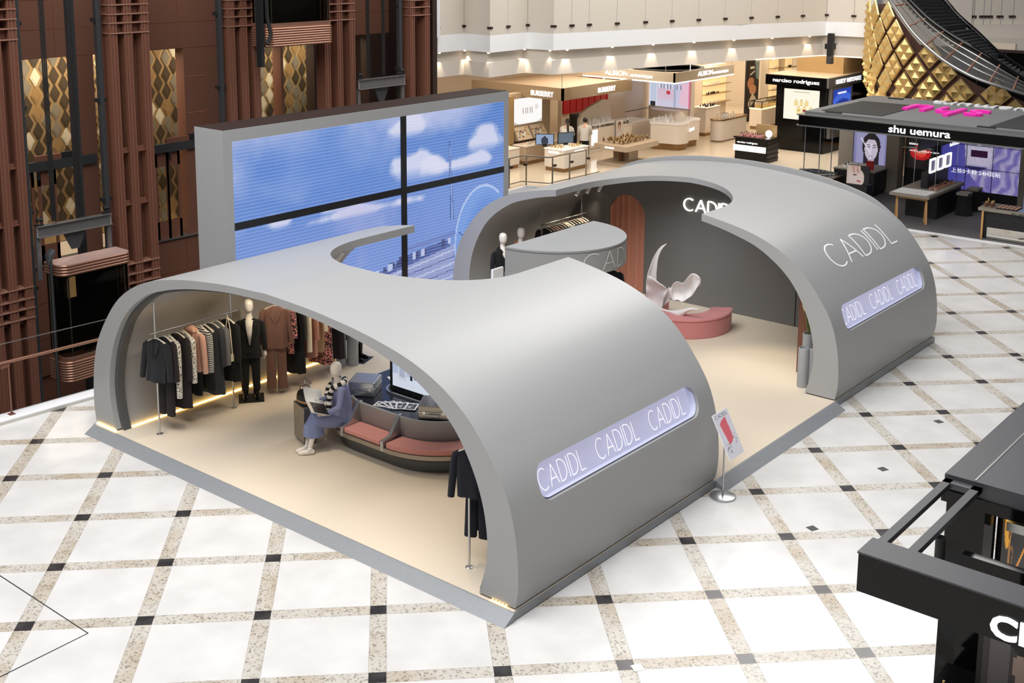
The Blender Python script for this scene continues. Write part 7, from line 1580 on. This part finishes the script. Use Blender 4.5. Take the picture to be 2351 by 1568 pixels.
for i in range(-60, 60):
    for j in range(-2, 24):
        s_arc = step*1.2*i; z = .9 + step*1.2*j
        if (i + j) % 2: continue
        th = aim + s_arc/RC
        if abs(th - aim) > 1.75: continue
        slope = .0; z2 = z
        p_ = drum(th, z2); x, y, d_ = PX(p_)
        if not (1975 < x < 2420 and -40 < y < 300) or not ztop_ok(x, y) or z2 > 7.0: continue
        nrm = np.array([math.cos(th), math.sin(th), 0]); vis = nrm @ (CAM - p_)
        if vis < -6: continue
        for me_, nm in ((frame_me, 'scale_frame'), (scale_me, 'gold_scale')):
            o = bpy.data.objects.new(nm, me_); C.objects.link(o); o.parent = es; o.location = Vector(p_) - off; tilt = math.radians(24) if z2 < 2.6 else 0
            o.rotation_euler = (tilt*-1, 0, th + math.pi/2)
        ns += 1
# balustrades: handrails, glass and wires follow the spiral
def Dd(x, add=0.0): return DC - math.sqrt(max(.05, RC*RC - ((2005 + RC*F/DC - x)/(F/DC))**2)) + add
def path_px(pts, D): return [tuple(dep(x, y, Dd(x, D))) for x, y in pts]
hr_o = cr([(2075, -12), (2100, 14), (2135, 47), (2184, 82), (2234, 110), (2280, 138), (2320, 164), (2380, 202)], 30); hr_i = cr([(2155, -14), (2180, 14), (2198, 35), (2245, 77), (2292, 122), (2330, 148), (2380, 182)], 30)
lo_o = cr([(2035, -10), (2066, 34), (2102, 82), (2162, 136), (2232, 176), (2300, 200), (2380, 226)], 30)
for nm, P, D, r_, m_ in (('handrail', hr_o, .5, .09, 'black_gloss'), ('handrail', hr_i, 2.6, .09, 'black_gloss'), ('trim_rail', lo_o, -.1, .05, 'steel_rail')):
    q = MB(); q.tube(path_px(P, D), r_, 8); q.build(nm, m_, es, smooth=60)
for k, f_ in enumerate((.35, .6, .82)):
    q = MB(); q.tube(path_px(lo_o*(1 - f_) + hr_o*f_, .2), .02, 5); q.build('wire', 'steel_rail', es)
for k in range(2, 30, 4):
    a, b_ = dep(*lo_o[k], Dd(lo_o[k][0], -.1)), dep(*hr_o[k], Dd(hr_o[k][0], .45)); q = MB(); q.tube([tuple(a), (b_[0], b_[1], b_[2])], .03, 6); q.build('post', 'brown', es, smooth=50)
mat('glass_grey', (120, 120, 118), .08, alpha=.55)
q = MB(); n_ = 30; A = path_px(lo_o, .6); Bq = path_px(hr_o, .6); q.add(A + Bq, [(i, i+1, n_+1+i+1, n_+1+i) for i in range(n_)]); q.build('glass_side', 'glass_grey', es, smooth=60)
sk = hr_i + np.array([28, -20]); q = MB(); A = path_px(hr_i, 2.6); Bq = path_px(hr_i*1.0 + np.array([18, 34])*1.0, 2.7); q.add(A + Bq, [(i, i+1, n_+1+i+1, n_+1+i) for i in range(n_)]); q.build('glass_side', 'glass_grey', es, smooth=60)
for k in range(26):                                     # dark steps between the balustrades
    u_ = k/26; h0 = hr_o[int(u_*29)] + np.array([6, 10]); h1 = hr_i[int(u_*29)] + np.array([-4, 16]); a = dep(*h0, Dd(h0[0], .7)); b_ = dep(*h1, Dd(h1[0], 2.4)); q = MB(); q.bar(tuple(a), tuple(b_), .42, .22); q.build('step', 'iron_dark', es)
# balcony beyond the escalator
bb = thing('wall_far_balcony', 'beige balcony with glass parapet behind the escalator', None, (52, 8, 3)); bb['kind'] = 'structure'
def quadz(xa, xb, ya0, ya1, D, nm, m_, th=.3):
    P = [dep(xa, ya1, D), dep(xb, ya1, D), dep(xb, ya0, D), dep(xa, ya0, D)]; P[3][:2] = P[0][:2]; P[2][:2] = P[1][:2]; q = MB(); n_v = FWD*np.array([1, 1, 0]); q.prism(P, tuple(n_v/np.linalg.norm(n_v)*th)); return q.build(nm, m_, bb)
quadz(2010, 2210, -60, 330, 55, 'side_wall', 'plaster_warm'); quadz(2205, 2480, 57, 90, 54, 'fascia', 'plaster_warm'); quadz(2205, 2480, 88, 330, 54.4, 'lower_wall', 'plaster_warm')
for k, (a, c) in enumerate(((2212, 2234), (2236, 2256), (2258, 2272), (2274, 2296), (2298, 2324), (2326, 2360), (2362, 2420))):
    pn_ = quadz(a, c, -60, 57, 54.2, 'glass_pane', 'frosted', .03)
    for xx in (a + 2, c - 4): P = dep(xx, 38, 54.1); q = MB(); q.box(P[0] - .06, P[1] - .06, P[2] - .05, P[0] + .06, P[1] + .06, P[2] + .05); q.build('clip', 'brown_dark', pn_)
l = bpy.data.lights.new('downlight_beam', 'SPOT'); l.energy = 120; l.color = (1, .85, .62); l.spot_size = math.radians(70); l.spot_blend = .7; o = bpy.data.objects.new('downlight_beam', l); C.objects.link(o); o.location = dep(2262, 98, 53.9); o.rotation_euler = (Vector(dep(2268, 150, 54.4)) - o.location).to_track_quat('-Z', 'Y').to_euler()
